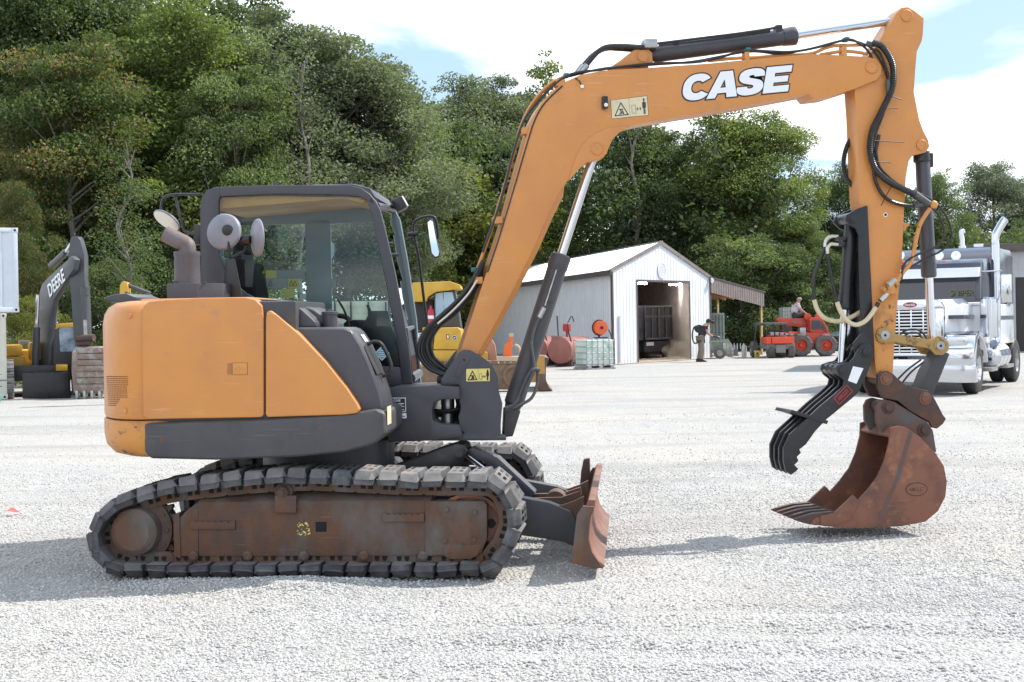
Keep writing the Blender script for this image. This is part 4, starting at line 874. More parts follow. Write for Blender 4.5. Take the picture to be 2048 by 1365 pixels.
# thumb
thp = [(1733, 687), (1743, 695), (1746, 714), (1736, 741), (1716, 785), (1702, 798), (1652, 839), (1630, 862), (1611, 889), (1598, 899), (1601, 906), (1593, 914), (1596, 922), (1588, 930), (1596, 938), (1590, 944), (1581, 950), (1571, 943), (1566, 923), (1566, 896), (1578, 869), (1611, 839), (1640, 812), (1669, 788), (1686, 772), (1688, 762), (1676, 752), (1671, 741), (1674, 731), (1686, 727), (1699, 724), (1707, 715), (1713, 702), (1722, 690)]
th = MB(B); PTS = pl(B, thp, -.17)
for k in range(4): y = -.17+k*.105; th.prism(PTS, y-.012, y+.012, bev=.003)
th.prism(pl(B, [(1580, 826), (1584, 820), (1657, 842), (1654, 849)], -.19), -.19, .165, bev=.003)
for px, py, r in ((1733, 704, .034), (1685, 741, .028)): q = P3(B, px, py, -.19); th.cyl((q.x, -.20, q.z), (q.x, .17, q.z), r, seg=22, bev=.005); th.cyl((q.x, -.187, q.z), (q.x, .155, q.z), r*1.5, seg=22, bev=.003)
TH = part(th, 'thumb', BLACK, label='black four plate hydraulic thumb')
tl = MB(B); pictw = [P3(B, *q, -.1832) for q in ((1706, 733), (1727, 737), (1713, 768), (1696, 762))]; tl.raw(pictw, [(0, 1, 2, 3)]); part(tl, 'label', WHITE, TH)
tl2 = MB(B); c4 = [P3(B, *q, -.1832) for q in ((1694, 771), (1705, 783), (1679, 809), (1668, 797))]
for i in range(4):
    a, b_ = c4[i], c4[(i+1) % 4]; d = (b_-a).normalized(); n_ = Vector((-d.z, 0, d.x))*.003; tl2.raw([a-n_-d*.003, a+n_-d*.003, b_+n_+d*.003, b_-n_+d*.003], [(0, 1, 2, 3)])
cc = (c4[0]+c4[1]+c4[2]+c4[3])/4; xd2 = (c4[0]-c4[3]).normalized(); text_fit(tl2, 'AMULET', B.W(cc+Vector((0, -.0005, 0))), BR @ xd2, BR @ Vector((-xd2.z, 0, xd2.x)), .105, .03, .02, 0)
part(tl2, 'red_lettering', pmat('red_decal', (.42, .025, .03), .5), TH)
tbk = MB(B); bp2 = pl(B, [(1735, 411), (1712, 419), (1693, 430), (1689, 441), (1700, 452), (1712, 458), (1717, 472), (1719, 603), (1725, 655), (1722, 668), (1706, 688), (1712, 720), (1746, 716), (1746, 655), (1742, 603), (1739, 500)], -.125)
for s_ in (-1, 1): tbk.prism(bp2, s_*.115-.012, s_*.115+.012, bev=.004)
tbk.prism(pl(B, [(1728, 425), (1740, 425), (1748, 690), (1730, 690)], -.1), -.10, .10, bev=.004)
q = P3(B, 1706, 436, -.14); tbk.cyl((q.x, -.145, q.z), (q.x, .14, q.z), .028, seg=20, bev=.004); tbk.cyl((q.x, -.134, q.z), (q.x, .13, q.z), .042, seg=20, bev=.003)
part(tbk, 'thumb_bracket', BLACK)
TC = ram('thumb_cylinder', P3(B, 1702, 445, 0), P3(B, 1689, 617, 0), P3(B, 1683, 735, 0), .05, .03, matb=BLACK, gland=1.18)
tf = MB(B)
for dz, xx in ((478, 1682), (489, 1680)): q = P3(B, xx, dz, -.02); tf.box((q.x-.035, -.05, q.z-.012), (q.x+.03, .01, q.z+.014), .003)
part(tf, 'port_block', BLACK, TC)
tg = MB(B); tg.tube(fix([(1676, 473), (1660, 474), (1652, 482), (1650, 495)], -.03), .013, 10); tg.tube(fix([(1676, 489), (1662, 489), (1655, 497), (1655, 508)], -.06), .013, 10); part(tg, 'hose_fitting', GALV, TC)
th1 = MB(B); th1.tube(fix([(1650, 495), (1638, 525), (1627, 560), (1628, 600)], -.03), .015, 10); th1.tube(fix([(1655, 508), (1658, 530), (1667, 575), (1674, 605)], -.07), .015, 10)
th1.tube(fix([(1752, 614), (1757, 606)], -.17), .017, 10); th1.mat(1)
th1.tube(fix([(1628, 600), (1636, 622), (1652, 638), (1676, 643), (1700, 636), (1722, 624)], -.04), .0175, 10); th1.tube(fix([(1674, 605), (1682, 625), (1696, 643), (1712, 650), (1730, 643), (1744, 627), (1753, 612)], -.16), .0175, 10)
part(th1, 'thumb_hose', [HOSE, TANH], TC)
# boom cylinder
BCY = ram('boom_cylinder', P3(B, 1026, 812, 0), P3(B, 1122, 512, 0), P3(B, 1185, 318, 0), .072, .034, matb=GREYW, gland=1.08)
e = MB(B)
e.prism(pl(B, [(1008, 815), (1040, 820), (1024, 872), (1005, 874)], 0), -.06, .06, bev=.012)
part(e, 'cylinder_eye', GREYD, BCY); e = MB(B); e.lathe([(0, .03), (.012, .03), (.012, .01)], P3(B, 1116, 535, -.068), (0, -1, 0), 16); q = P3(B, 1099, 600, -.07); e.box((q.x-.015, -.085, q.z-.02), (q.x+.02, -.06, q.z+.02), .005); e.mat(1)
e.cyl(P3(B, 1088, 616, -.085), P3(B, 1078, 636, -.09), .02, seg=12); e.cyl(P3(B, 1113, 540, -.08), P3(B, 1090, 612, -.085), .006, seg=8)
part(e, 'port_fitting', [GREYD, STEEL], BCY)
h3 = MB(B)
h3.tube(fix([(1080, 632), (1068, 660), (1063, 690), (1066, 715), (1069, 740)], -.095), .012, 10)
h3.tube(fix([(1080, 740), (1066, 740), (1052, 760), (1042, 785), (1030, 808), (1010, 818)], -.11), .014, 10); h3.tube(fix([(1076, 742), (1074, 770), (1064, 795), (1045, 808), (1008, 822)], -.10), .012, 10); h3.tube(fix([(1069, 742), (1056, 770), (1045, 795)], -.13), .012, 10)
part(h3, 'boom_cylinder_hose', [HOSEG], BCY)
# big hose bundle between house and boom
hb = MB(B); r = random.Random(8)
for k in range(11):
    o = r.uniform(-6, 6); y0 = -.15+.03*((k*4) % 11); oo = (k-5)*2.9+r.uniform(-2, 2)
    hb.tube(fix([(966+o*.4, 522+k), (952+oo*.6, 560), (930+oo*.8, 595), (895+oo, 630), (866+oo*.9, 655), (850+oo*.9, 685), (852+oo*1.1, 712), (868+oo*.8, 732-oo*.5), (892, 745-oo*.6), (905, 748-oo*.5)], y0), .0115, 8)
hb.mat(1); hb.tube(fix([(955, 560), (935, 590), (905, 622), (875, 648)], -.15), .008, 8)
part(hb, 'hose_bundle', [HOSE, GALV])
# ---------------------------------------------------------------- cab (frame HO, near wall at y = CY0, far wall at CY1)
CY0, CY1 = .06, 1.06
CABM = pmat('cab_paint', (.040, .040, .052), .36, 0, (.052, .051, .062), 5, .4, .7, .04, 70, dust=.35)
TRIM = pmat('cab_interior_trim', (.16, .13, .10), .7, 0, (.12, .10, .08), 6, .4, .7)
LINER = pmat('tan_headliner', (.78, .40, .13), .75, 0, (.62, .31, .10), 3, .4, .7)
SEATM = pmat('seat_fabric', (.015, .015, .016), .9)
cabw = MB(HO)
rear = [(402, 602), (400, 470), (400, 420), (403, 395), (411, 383), (425, 376), (442, 374), (442, 392), (437, 400), (437, 505), (443, 530), (458, 556), (490, 586), (520, 602), (520, 640), (402, 640)]
cabw.prism(pl(HO, rear, CY0), CY0, CY0+.05, bev=.008)
roofp = [(438, 374), (520, 371.5), (600, 370), (700, 371), (722, 376), (740, 388), (752, 404), (743, 411), (734, 401), (718, 394), (690, 391), (560, 389), (438, 394)]
cabw.prism(pl(HO, roofp, CY0), CY0-.005, CY0+.055, bev=.01, seg=3)
fp = [(742, 392), (752, 403), (760, 420), (768, 450), (790, 545), (808, 640), (818, 700), (824, 768), (804, 770), (797, 700), (786, 640), (768, 548), (748, 450), (742, 425), (735, 405)]
cabw.prism(pl(HO, fp, CY0), CY0-.005, CY0+.055, bev=.01, seg=3)
# lower side wall (dark)
lw = [(520, 602), (560, 640), (640, 720), (752, 732), (800, 735), (806, 772), (520, 772)]
cabw.prism(pl(HO, lw, CY0), CY0+.004, CY0+.045, bev=.004)
CAB = part(cabw, 'cab', CABM, label='charcoal cab with tinted glass')
gl = MB(HO); wpoly = [(437, 394), (560, 389), (690, 391), (720, 396), (738, 410), (746, 440), (768, 550), (786, 640), (796, 700), (800, 735), (640, 720), (560, 650), (520, 604), (455, 556), (437, 505)]
q = [(a, CY0+.02, b) for a, b in pl(HO, wpoly, CY0+.02)]; gl.raw(q, [tuple(range(len(q)))]); part(gl, 'side_window', CABGLASS, CAB)
def seg(px0, px1, w_, y, m, d=.04): pass
# roof, rear wall, far wall
rz = P3(HO, 600, 371, CY0).z; xf = P3(HO, 745, 400, CY0).x; xr_ = P3(HO, 403, 500, CY0).x
ro = MB(HO); ro.prism([(xr_+.02, rz-.05), (xr_+.06, rz-.012), (xr_+.4, rz+.004), (xf-.15, rz+.004), (xf-.02, rz-.03), (xf+.02, rz-.10)], CY0+.02, CY1, bev=.012)
q = P3(HO, 660, 369, .4); ro.prism([(q.x-.32, rz), (q.x+.3, rz), (q.x+.22, rz+.02), (q.x-.24, rz+.02)], .25, .95, bev=.008)
for px_ in (705, 555): q = P3(HO, px_, 371, .3); ro.cyl((q.x, .2, q.z-.03), (q.x, .2, q.z+.018), .014, seg=10)
part(ro, 'roof', CABM, CAB)
li = MB(HO); li.prism([(xr_+.06, rz-.07), (xf-.18, rz-.06), (xf-.05, rz-.10), (xf-.08, rz-.14), (xf-.22, rz-.10), (xr_+.1, rz-.16)], CY0+.06, CY1-.06, bev=.01); part(li, 'headliner', LINER, CAB)
fl = P3(HO, 760, 772, CY0).z
rw = MB(HO); rw.box((xr_+.01, CY0+.03, fl), (xr_+.05, CY1, rz-.5), .005); rw.box((xr_+.01, CY0+.03, rz-.5), (xr_+.05, CY0+.1, rz-.06), .005); rw.box((xr_+.01, CY1-.08, rz-.5), (xr_+.05, CY1, rz-.06), .005)
rw.box((xr_+.01, CY0+.03, rz-.16), (xr_+.05, CY1, rz-.05), .005); part(rw, 'rear_wall', CABM, CAB)
rg = MB(HO); rg.raw([(xr_+.03, CY0+.1, rz-.5), (xr_+.03, CY1-.08, rz-.5), (xr_+.03, CY1-.08, rz-.16), (xr_+.03, CY0+.1, rz-.16)], [(0, 1, 2, 3)]); part(rg, 'rear_window', CABGLASS, CAB)
# far wall: sill, pillar, top rail, front pillar
INM = pmat('far_door_trim', (.13, .18, .20), .5)
fw = MB(HO); Yf = CY1
def fbox(x0, y0, x1, y1):
    a = P3(HO, x0, y0, Yf); b_ = P3(HO, x1, y1, Yf); fw.box((a.x, Yf-.04, b_.z), (b_.x, Yf, a.z), .006)
fbox(425, 395, 760, 446); fbox(425, 395, 452, 780); fbox(612, 440, 668, 780); fbox(425, 660, 800, 780)
fw.prism(pl(HO, [(745, 405), (768, 405), (790, 480), (822, 640), (838, 775), (812, 778), (795, 640), (766, 500)], Yf), Yf-.05, Yf, bev=.01)
fw.prism(pl(HO, [(770, 405), (786, 412), (800, 440), (815, 520), (833, 640), (842, 770), (830, 776), (815, 640), (800, 520), (786, 440)], Yf-.02), Yf-.02, Yf+.03, bev=.01, seg=3)
part(fw, 'door_frame', INM, CAB)
fg = MB(HO); q = [(a, Yf-.02, b) for a, b in pl(HO, [(425, 440), (760, 440), (800, 660), (425, 660)], Yf-.02)]; fg.raw(q, [(0, 1, 2, 3)]); part(fg, 'door_window', CABGLASS, CAB)
# windshield between the front pillars, lower pane, wiper
wn0 = [P3(HO, *q, CY0+.05) for q in ((752, 412), (770, 470), (792, 565), (808, 640), (812, 660))]; wf0 = [P3(HO, *q, CY1-.03) for q in ((786, 420), (797, 470), (812, 560), (823, 640), (826, 660))]
ws = MB(HO)
for i in range(4): ws.raw([wn0[i], wf0[i], wf0[i+1], wn0[i+1]], [(0, 1, 2, 3)])
part(ws, 'windscreen', CLEARGLASS, CAB)
a0, a1 = P3(HO, 811, 660, CY0+.05), P3(HO, 826, 655, CY1-.03); b0, b1 = P3(HO, 822, 752, CY0+.05), P3(HO, 838, 742, CY1-.03)
lwf = MB(HO); lwf.tube([a0, a1, b1, b0, a0], .018, 8, smooth=False); lwf.tube([b0+Vector((0, 0, -.02)), b1+Vector((0, 0, -.02))], .035, 8, smooth=False); lwf.tube([wn0[0], wf0[0]], .03, 8, smooth=False); part(lwf, 'windscreen_frame', CABM, CAB)
lg2 = MB(HO); lg2.raw([a0, a1, b1, b0], [(0, 1, 2, 3)]); part(lg2, 'lower_windscreen', CLEARGLASS, CAB)
wi = MB(HO); wi.tube([P3(HO, 812, 640, .4), P3(HO, 800, 590, .38), P3(HO, 779, 528, .36)], .007, 6); wi.tube([P3(HO, 776, 520, .3), P3(HO, 792, 575, .34), P3(HO, 806, 625, .36)], .004, 6)
for a, b in ((770, 488), (779, 510)): q = P3(HO, a, b, .12); wi.cyl(q, q+Vector((.06, .03, 0)), .013, seg=8)
part(wi, 'wiper', BLACK, CAB)
# interior: seat, headrest, console, levers, stickers
se = MB(HO); q = P3(HO, 560, 640, .58)
se.prism(pl(HO, [(478, 700), (466, 560), (476, 520), (500, 515), (520, 560), (545, 690)], .58), .36, .80, bev=.05, seg=3)
se.prism(pl(HO, [(470, 515), (474, 482), (486, 474), (498, 482), (502, 515), (494, 525), (478, 525)], .58), .47, .69, bev=.03, seg=3)
se.prism(pl(HO, [(480, 690), (640, 690), (650, 720), (480, 740)], .58), .33, .83, bev=.04, seg=3)
part(se, 'seat', SEATM, CAB)
cs = MB(HO); cs.prism(pl(HO, [(640, 735), (640, 690), (668, 662), (720, 655), (740, 680), (745, 735)], .3), .18, .34, bev=.02); cs.prism(pl(HO, [(690, 650), (700, 640), (735, 640), (760, 680), (760, 760), (700, 760)], .7), .55, .95, bev=.03)
cs.tube([P3(HO, 700, 660, .25), P3(HO, 690, 625, .25), P3(HO, 676, 600, .25)], .009, 8); cs.tube([P3(HO, 735, 660, .6), P3(HO, 745, 640, .6), P3(HO, 735, 610, .6)], .012, 8); cs.tube([P3(HO, 640, 650, .6), P3(HO, 655, 633, .6), P3(HO, 690, 634, .6), P3(HO, 705, 650, .6)], .02, 8)
part(cs, 'control_console', SEATM, CAB)
dk = MB(HO)
dk.prism(pl(HO, [(722, 660), (740, 622), (775, 622), (796, 700), (800, 735), (745, 732), (728, 690)], CY0+.03), CY0+.03, CY0+.06, bev=.004); part(dk, 'side_lining', pmat('black_lining', (.01, .01, .013), .35), CAB)
dm = MB(HO); dq = [(764, 692), (779, 707), (764, 722), (749, 707)]
dm.mat(0).raw([P3(HO, *q, CY0+.018) for q in dq], [(0, 1, 2, 3)]); dm.mat(1).raw([P3(HO, 764+(a-764)*.84, 707+(b-707)*.84, CY0+.0165) for a, b in dq], [(0, 1, 2, 3)]); dm.mat(0)
for k in range(4): dm.raw([P3(HO, a, b, CY0+.0155) for a, b in ((758-k % 2*2, 701+k*4), (770+k % 2*2, 701+k*4), (770+k % 2*2, 702.3+k*4), (758-k % 2*2, 702.3+k*4))], [(0, 1, 2, 3)])
part(dm, 'diamond_sticker', [WHITE, pmat('pale_blue_decal', (.16, .42, .52), .5)], CAB)
sk2 = MB(HO)
for i, (x0, y0, x1, y1) in enumerate(((532, 541, 553, 557), (576, 558, 598, 577), (566, 578, 590, 596), (532, 558, 575, 577), (553, 541, 610, 557), (615, 558, 646, 577), (604, 588, 625, 598), (627, 434, 645, 446), (646, 558, 672, 577))):
    mi = (0, 0, 0, 1, 2, 3, 3, 4, 2)[i]; sk2.mat(mi); yy = CY1-.024; sk2.raw([P3(HO, a, b, yy) for a, b in ((x0, y0), (x1, y0), (x1, y1), (x0, y1))], [(0, 1, 2, 3)])
sk2.mat(5)
for x0 in (541, 583, 590): 
    for (a, b), (c, d) in (((x0-4, 572), (x0, 562)), ((x0, 562), (x0+4, 572)), ((x0-4, 572), (x0+4, 572))):
        p = P3(HO, a, b, CY1-.027); q = P3(HO, c, d, CY1-.027); sk2.tube([p, q], .0025, 4, smooth=False)
part(sk2, 'window_sticker', [pmat('yellow_sticker', (.55, .52, .08), .6), pmat('grey_sticker', (.3, .33, .33), .6), pmat('green_grey_sticker', (.2, .26, .26), .6), pmat('pale_sticker', (.5, .66, .68), .6), CREAM, INK], CAB)
# mirrors, beacons, lamps
def disc(mb, c, n_, r, m0=0, m1=1, th=.03):
    mb.mat(m0).lathe([(-th, r*.12), (-th*.9, r*.5), (-th*.35, r*.93), (0, r), (.008, r), (.012, r*.97)], c, n_, 36); mb.mat(m1).lathe([(.0122, r*.96), (.016, r*.6), (.018, 0)], c, n_, 36, cap=False)
SHELL = pmat('grey_plastic_shell', (.26, .26, .30), .45, 0, (.20, .20, .23), 5, .4, .7)
mr = MB(HO); q = P3(HO, 334, 440, .25); disc(mr, q, Vector((-.42, -.5, -.76)), .112, 0, 1, .025); mr.mat(2); mr.tube([P3(HO, 402, 389, .1), P3(HO, 345, 390, .2), P3(HO, 328, 396, .25), P3(HO, 322, 415, .25), P3(HO, 326, 432, .25)], .010, 8, sub=4); mr.tube([P3(HO, 350, 391, .19), P3(HO, 362, 440, .15), P3(HO, 370, 462, .15), P3(HO, 388, 470, .12)], .010, 8)
a = P3(HO, 388, 450, .1); b_ = P3(HO, 404, 490, .1); mr.box((a.x, .08, b_.z), (b_.x, .14, a.z), .01); part(mr, 'rear_mirror', [SHELL, pmat('mirror_cream', (.75, .74, .68), .15, .3), BLACK], CAB)
mm = MB(HO); disc(mm, P3(HO, 448, 464, -.3), Vector((.18, 1.0, -.12)), .132, 0, 1, .05); disc(mm, P3(HO, 515, 476, -.25), Vector((.86, .5, .0)), .138, 0, 1, .04)
mm.mat(2)
for (a, b), y in (((455, 461), -.34), ((487, 480), -.25)): q = P3(HO, a, b, y); mm.lathe([(-.05, .03), (-.03, .04), (.02, .04), (.03, .02)], q, (.3, -1, 0) if a < 470 else (-1, .1, 0), 14)
mm.tube([P3(HO, 457, 470, -.34), P3(HO, 458, 500, -.34), P3(HO, 459, 520, -.33)], .010, 8); mm.tube([P3(HO, 490, 485, -.25), P3(HO, 490, 500, -.27), P3(HO, 478, 508, -.3), P3(HO, 462, 516, -.33)], .010, 8)
mm.prism(pl(HO, [(452, 518), (470, 518), (486, 600), (446, 600)], -.34), -.35, -.33, bev=.003); part(mm, 'twin_mirror', [SHELL, MIRROR, BLACK], EX, 'pair of round convex mirrors on a plate stand')
fm = MB(HO); q = P3(HO, 866, 478, 1.0)
fm.mat(2).tube([P3(HO, 855, 650, 1.0), P3(HO, 848, 600, 1.0), P3(HO, 838, 520, 1.0), P3(HO, 828, 470, 1.0), P3(HO, 828, 448, 1.0), P3(HO, 840, 437, 1.0), P3(HO, 862, 433, 1.0), P3(HO, 872, 442, 1.0), P3(HO, 877, 478, 1.0)], .012, 8); fm.cyl(P3(HO, 815, 470, .98), P3(HO, 836, 468, 1.0), .022, seg=10)
ov = [(854, 442), (860, 437), (866, 440), (872, 470), (881, 508), (879, 516), (872, 518), (864, 510), (858, 475)]; o2 = pl(HO, ov, .98); fm.mat(0).prism(o2, .955, 1.0, bev=.008, seg=3)
oc2 = (sum(p[0] for p in o2)/len(o2), sum(p[1] for p in o2)/len(o2)); o3 = [(oc2[0]+(a-oc2[0])*.84, oc2[1]+(b-oc2[1])*.9) for a, b in o2]; fm.mat(1).prism(o3, .9535, .957)
part(fm, 'front_mirror', [BLACK, MIRROR, BLACK], CAB)
lm = MB(HO); q = P3(HO, 800, 408, .75); lm.tm = Matrix.Translation(q) @ Matrix.Rotation(R(-28), 4, 'Y'); lm.box((-.05, -.05, -.055), (.04, .05, .05), .015); lm.mat(1).box((.041, -.042, -.045), (.05, .042, .042), .003); lm.tm = None; lm.mat(0).cyl(P3(HO, 780, 412, .75), P3(HO, 795, 418, .75), .014, seg=8); part(lm, 'work_lamp', [BLACK, pmat('lamp_lens', (.8, .82, .85), .12)], CAB)
an = MB(HO); an.tube([P3(HO, 418, 380, .5), P3(HO, 408, 345, .5), P3(HO, 402, 330, .5)], .0035, 6, smooth=False); part(an, 'antenna', BLACK, CAB)
# round mirror inside far door
im = MB(HO); disc(im, P3(HO, 648, 503, CY1+.15), Vector((-.25, -1, .05)), .105, 0, 1, .03); part(im, 'door_mirror', [BLACK, MIRROR], CAB)
# muffler
mf = MB(HO); y_ = -.55
a = P3(HO, 333, 568, y_-.12); b_ = P3(HO, 437, 600, y_-.12); xm = P3(HO, 392, 580, y_-.12).x
mf.prism([(a.x, y_-.12), (xm, y_-.12), (b_.x, y_+.0), (b_.x, y_+.22), (a.x, y_+.22)], b_.z-.05, a.z, ax=2, bev=.006)
for px_ in (348, 410): q = P3(HO, px_, 566, y_-.08); mf.cyl(q, q+Vector((0, 0, .012)), .012, seg=6)
MU = part(mf, 'muffler_box', GREY)
m2 = MB(HO); q = P3(HO, 375, 568, y_); m2.lathe([(0, .09), (.19, .088), (.20, .092), (.225, .09), (.228, .06)], q, (0, 0, 1), 28); part(m2, 'muffler', pmat('soot_grey', (.085, .08, .092), .6, 0, (.11, .095, .095), 5, .4, .7), MU)
m3 = MB(HO); b0 = P3(HO, 375, 510, y_); pth = [b0, P3(HO, 375, 494, y_), P3(HO, 368, 487, y_), P3(HO, 350, 478, y_), P3(HO, 330, 468, y_)]
m3.tube(pth, .058, 18, sub=4, caps=False); m3.tube([pth[3], pth[4]], .05, 18, smooth=False, caps=False); part(m3, 'exhaust_pipe', pmat('rusty_exhaust', (.14, .125, .135), .6, 0, (.13, .075, .055), 9, .45, .65), MU)
# small visor at the tail top, behind the hood
vz = MB(HO); vz.prism(pl(HO, [(222, 596), (245, 589), (265, 588), (285, 596), (290, 606), (232, 606)], .35), .2, .8, bev=.012); part(vz, 'tail_cover', GREY)
# ================================================================ trees
def leafmat(name, c1, c2, c3, trans=.42, rough=.55, spec=.25):
    m = bpy.data.materials.new(name); m.use_nodes = True; t = m.node_tree; N = t.nodes; L = t.links
    b = N['Principled BSDF']; b.inputs['Roughness'].default_value = rough; b.inputs['Specular IOR Level'].default_value = spec
    at = N.new('ShaderNodeAttribute'); at.attribute_name = 'leaf'
    rp = N.new('ShaderNodeValToRGB'); e = rp.color_ramp.elements; e[0].position = .0; e[0].color = hexlin(c1); e[1].position = 1; e[1].color = hexlin(c3); k = rp.color_ramp.elements.new(.55); k.color = hexlin(c2)
    L.new(at.outputs['Fac'], rp.inputs[0])
    g = N.new('ShaderNodeNewGeometry'); n = N.new('ShaderNodeTexNoise'); n.inputs['Scale'].default_value = .35; n.inputs['Detail'].default_value = 3; L.new(g.outputs['Position'], n.inputs[0])
    hs = N.new('ShaderNodeHueSaturation'); mr = N.new('ShaderNodeMapRange'); mr.inputs[1].default_value = .3; mr.inputs[2].default_value = .7; mr.inputs[3].default_value = .75; mr.inputs[4].default_value = 1.25; L.new(n.outputs[0], mr.inputs[0]); L.new(mr.outputs[0], hs.inputs['Value']); L.new(rp.outputs[0], hs.inputs['Color'])
    L.new(hs.outputs[0], b.inputs['Base Color'])
    tr = N.new('ShaderNodeBsdfTranslucent'); mul = N.new('ShaderNodeMixRGB'); mul.blend_type = 'MULTIPLY'; mul.inputs[0].default_value = 1; mul.inputs[2].default_value = (1.2, 1.45, .6, 1); L.new(hs.outputs[0], mul.inputs[1]); L.new(mul.outputs[0], tr.inputs[0])
    mx = N.new('ShaderNodeMixShader'); mx.inputs[0].default_value = trans; L.new(b.outputs[0], mx.inputs[1]); L.new(tr.outputs[0], mx.inputs[2]); L.new(mx.outputs[0], N['Material Output'].inputs[0])
    return m
LEAF = {
    'oak': leafmat('oak_leaves', (0.102, 0.119, 0.081), (0.163, 0.182, 0.127), (0.243, 0.255, 0.192)),
    'green': leafmat('green_leaves', (0.087, 0.109, 0.053), (0.135, 0.170, 0.078), (0.204, 0.242, 0.114)),
    'bright': leafmat('bright_green_leaves', (0.094, 0.120, 0.045), (0.158, 0.193, 0.068), (0.246, 0.269, 0.104)),
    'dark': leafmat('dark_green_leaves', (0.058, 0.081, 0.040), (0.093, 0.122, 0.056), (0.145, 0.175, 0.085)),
    'yellow': leafmat('yellow_green_leaves', (0.106, 0.117, 0.035), (0.187, 0.193, 0.052), (0.281, 0.245, 0.070)),
    'autumn': leafmat('autumn_leaves', (0.063, 0.097, 0.039), (0.099, 0.130, 0.052), (0.291, 0.169, 0.080)),
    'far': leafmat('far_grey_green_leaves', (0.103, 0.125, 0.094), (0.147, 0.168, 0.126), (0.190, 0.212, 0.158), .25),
}
BARK = pmat('bark', (.10, .085, .07), .9, 0, (.16, .14, .12), 3, .4, .7, .4, 12)
PALEBARK = pmat('pale_bark', (.22, .20, .175), .9, 0, (.14, .12, .10), 3, .4, .7, .4, 12)
def leaf_mesh(name, C, S, V, seed, aspect=.55):
    """C centres (n,3), S sizes, V colour value"""
    r = np.random.default_rng(seed); n = len(C)
    nn = r.normal(size=(n, 3)); nn /= np.linalg.norm(nn, axis=1)[:, None]; nn[:, 2] = np.abs(nn[:, 2])*.8+.25; nn /= np.linalg.norm(nn, axis=1)[:, None]
    a = r.normal(size=(n, 3)); a[:, 2] -= .5; a -= nn*(a*nn).sum(1)[:, None]; a /= np.linalg.norm(a, axis=1)[:, None]; b = np.cross(nn, a)
    S_ = S[:, None]; p0 = C-a*S_*.5; p2 = C+a*S_*.5; p1 = C+b*S_*aspect*.5+nn*S_*.10; p3 = C-b*S_*aspect*.5+nn*S_*.10
    co = np.stack([p0, p1, p2, p3], 1).reshape(-1, 3); me = bpy.data.meshes.new(name)
    me.vertices.add(n*4); me.vertices.foreach_set('co', co.ravel().astype(np.float32)); me.loops.add(n*4); me.loops.foreach_set('vertex_index', np.arange(n*4)); me.polygons.add(n); me.polygons.foreach_set('loop_start', np.arange(n)*4); me.update()
    at = me.attributes.new('leaf', 'FLOAT', 'FACE'); at.data.foreach_set('value', V.astype(np.float32)); return me
def crown_points(seed, H, Wd, z0, shape, nclump, per, csize):
    r = np.random.default_rng(seed); C = []; Sz = []; V = []; K = []
    for i in range(nclump):
        u = r.random(); z = z0+(H-z0)*u
        if shape == 'oak': w_ = Wd*math.sin(math.pi*min(1, .12+.86*u))**.7*(1.0 if u < .75 else .95)
        elif shape == 'cone': w_ = Wd*(1-.86*u)*(.55+.45*min(1, u*5))
        elif shape == 'poplar': w_ = Wd*math.sin(math.pi*(.1+.86*u))**.55*(1-.35*u)
        else: w_ = Wd*math.sin(math.pi*(.25+.72*u))**.6
        a = r.random()*2*math.pi; w_ *= 1+.26*math.sin(2*a+seed+4*u)+.18*math.sin(3*a+2*seed+9*u)+.14*math.sin(23*u+seed); q = math.sqrt(r.uniform(.2, 1))*w_*r.uniform(.75, 1.15)
        c = np.array([q*math.cos(a), q*math.sin(a), z+r.normal()*.3]); K.append(c)
        s = csize*r.choice([.55, .75, .95, 1.2])*r.uniform(.85, 1.1)*(.65 if u > .88 else 1); m = int(per*r.uniform(.6, 1.4)*(s/csize)**1.6)
        d = r.normal(size=(m, 3)); d /= np.linalg.norm(d, axis=1)[:, None]; rad = r.random(m)**.36
        p = c+d*rad[:, None]*np.array([1.2, 1.2, .62])*s
        C.append(p); V.append(np.clip(r.normal(.5, .2, m)+r.normal()*.16, 0, 1)); Sz.append(r.uniform(.7, 1.35, m))
    return np.concatenate(C), np.concatenate(Sz), np.concatenate(V), K
PROTO = {}
def make_proto(key, seed, H, Wd, z0, shape, nclump, per, csize, lsize, bark, tr=.2, autumn=0):
    C, S, V, K = crown_points(seed, H, Wd, z0, shape, nclump, per, csize)
    cm = leaf_mesh('crown', C, S*lsize, V, seed)
    r = random.Random(seed); t = MB(); bend = [Vector((r.uniform(-.25, .25)*k/2, r.uniform(-.25, .25)*k/2, H*.93*k/6)) for k in range(7)]
    t.tube(bend, [tr, .03], 8, sub=3)
    K.sort(key=lambda c: c[2])
    for c in K[::3]:
        c = Vector(c); zz = max(.18*H, c.z-1.2*math.hypot(c.x, c.y)*r.uniform(.5, .9)); zz = min(zz, H*.85); k = zz/(H*.93)*6; i = min(5, int(k)); a = bend[i].lerp(bend[i+1], k-i)
        mid = a.lerp(c, .5)+Vector((0, 0, r.uniform(-.1, .35))); rad = tr*(1-zz/H)*.6; t.tube([a, mid, c], [max(.045, rad), .02], 5, sub=3, caps=False)
    tm = t.build('trunk', bark, None).data
    bpy.data.objects.remove(bpy.data.objects['trunk']) if 'trunk' in bpy.data.objects else None
    PROTO[key] = (cm, tm, H)
make_proto('oak1', 11, 16, 3.7, 4.2, 'oak', 175, 560, 1.1, .16, PALEBARK)
make_proto('oak2', 12, 16, 3.9, 3.6, 'oak', 175, 560, 1.15, .16, BARK)
make_proto('maple1', 13, 16, 3.7, 3.2, 'bush', 150, 600, 1.2, .16, BARK)
make_proto('maple2', 14, 15, 3.2, 2.6, 'bush', 140, 580, 1.1, .16, PALEBARK)
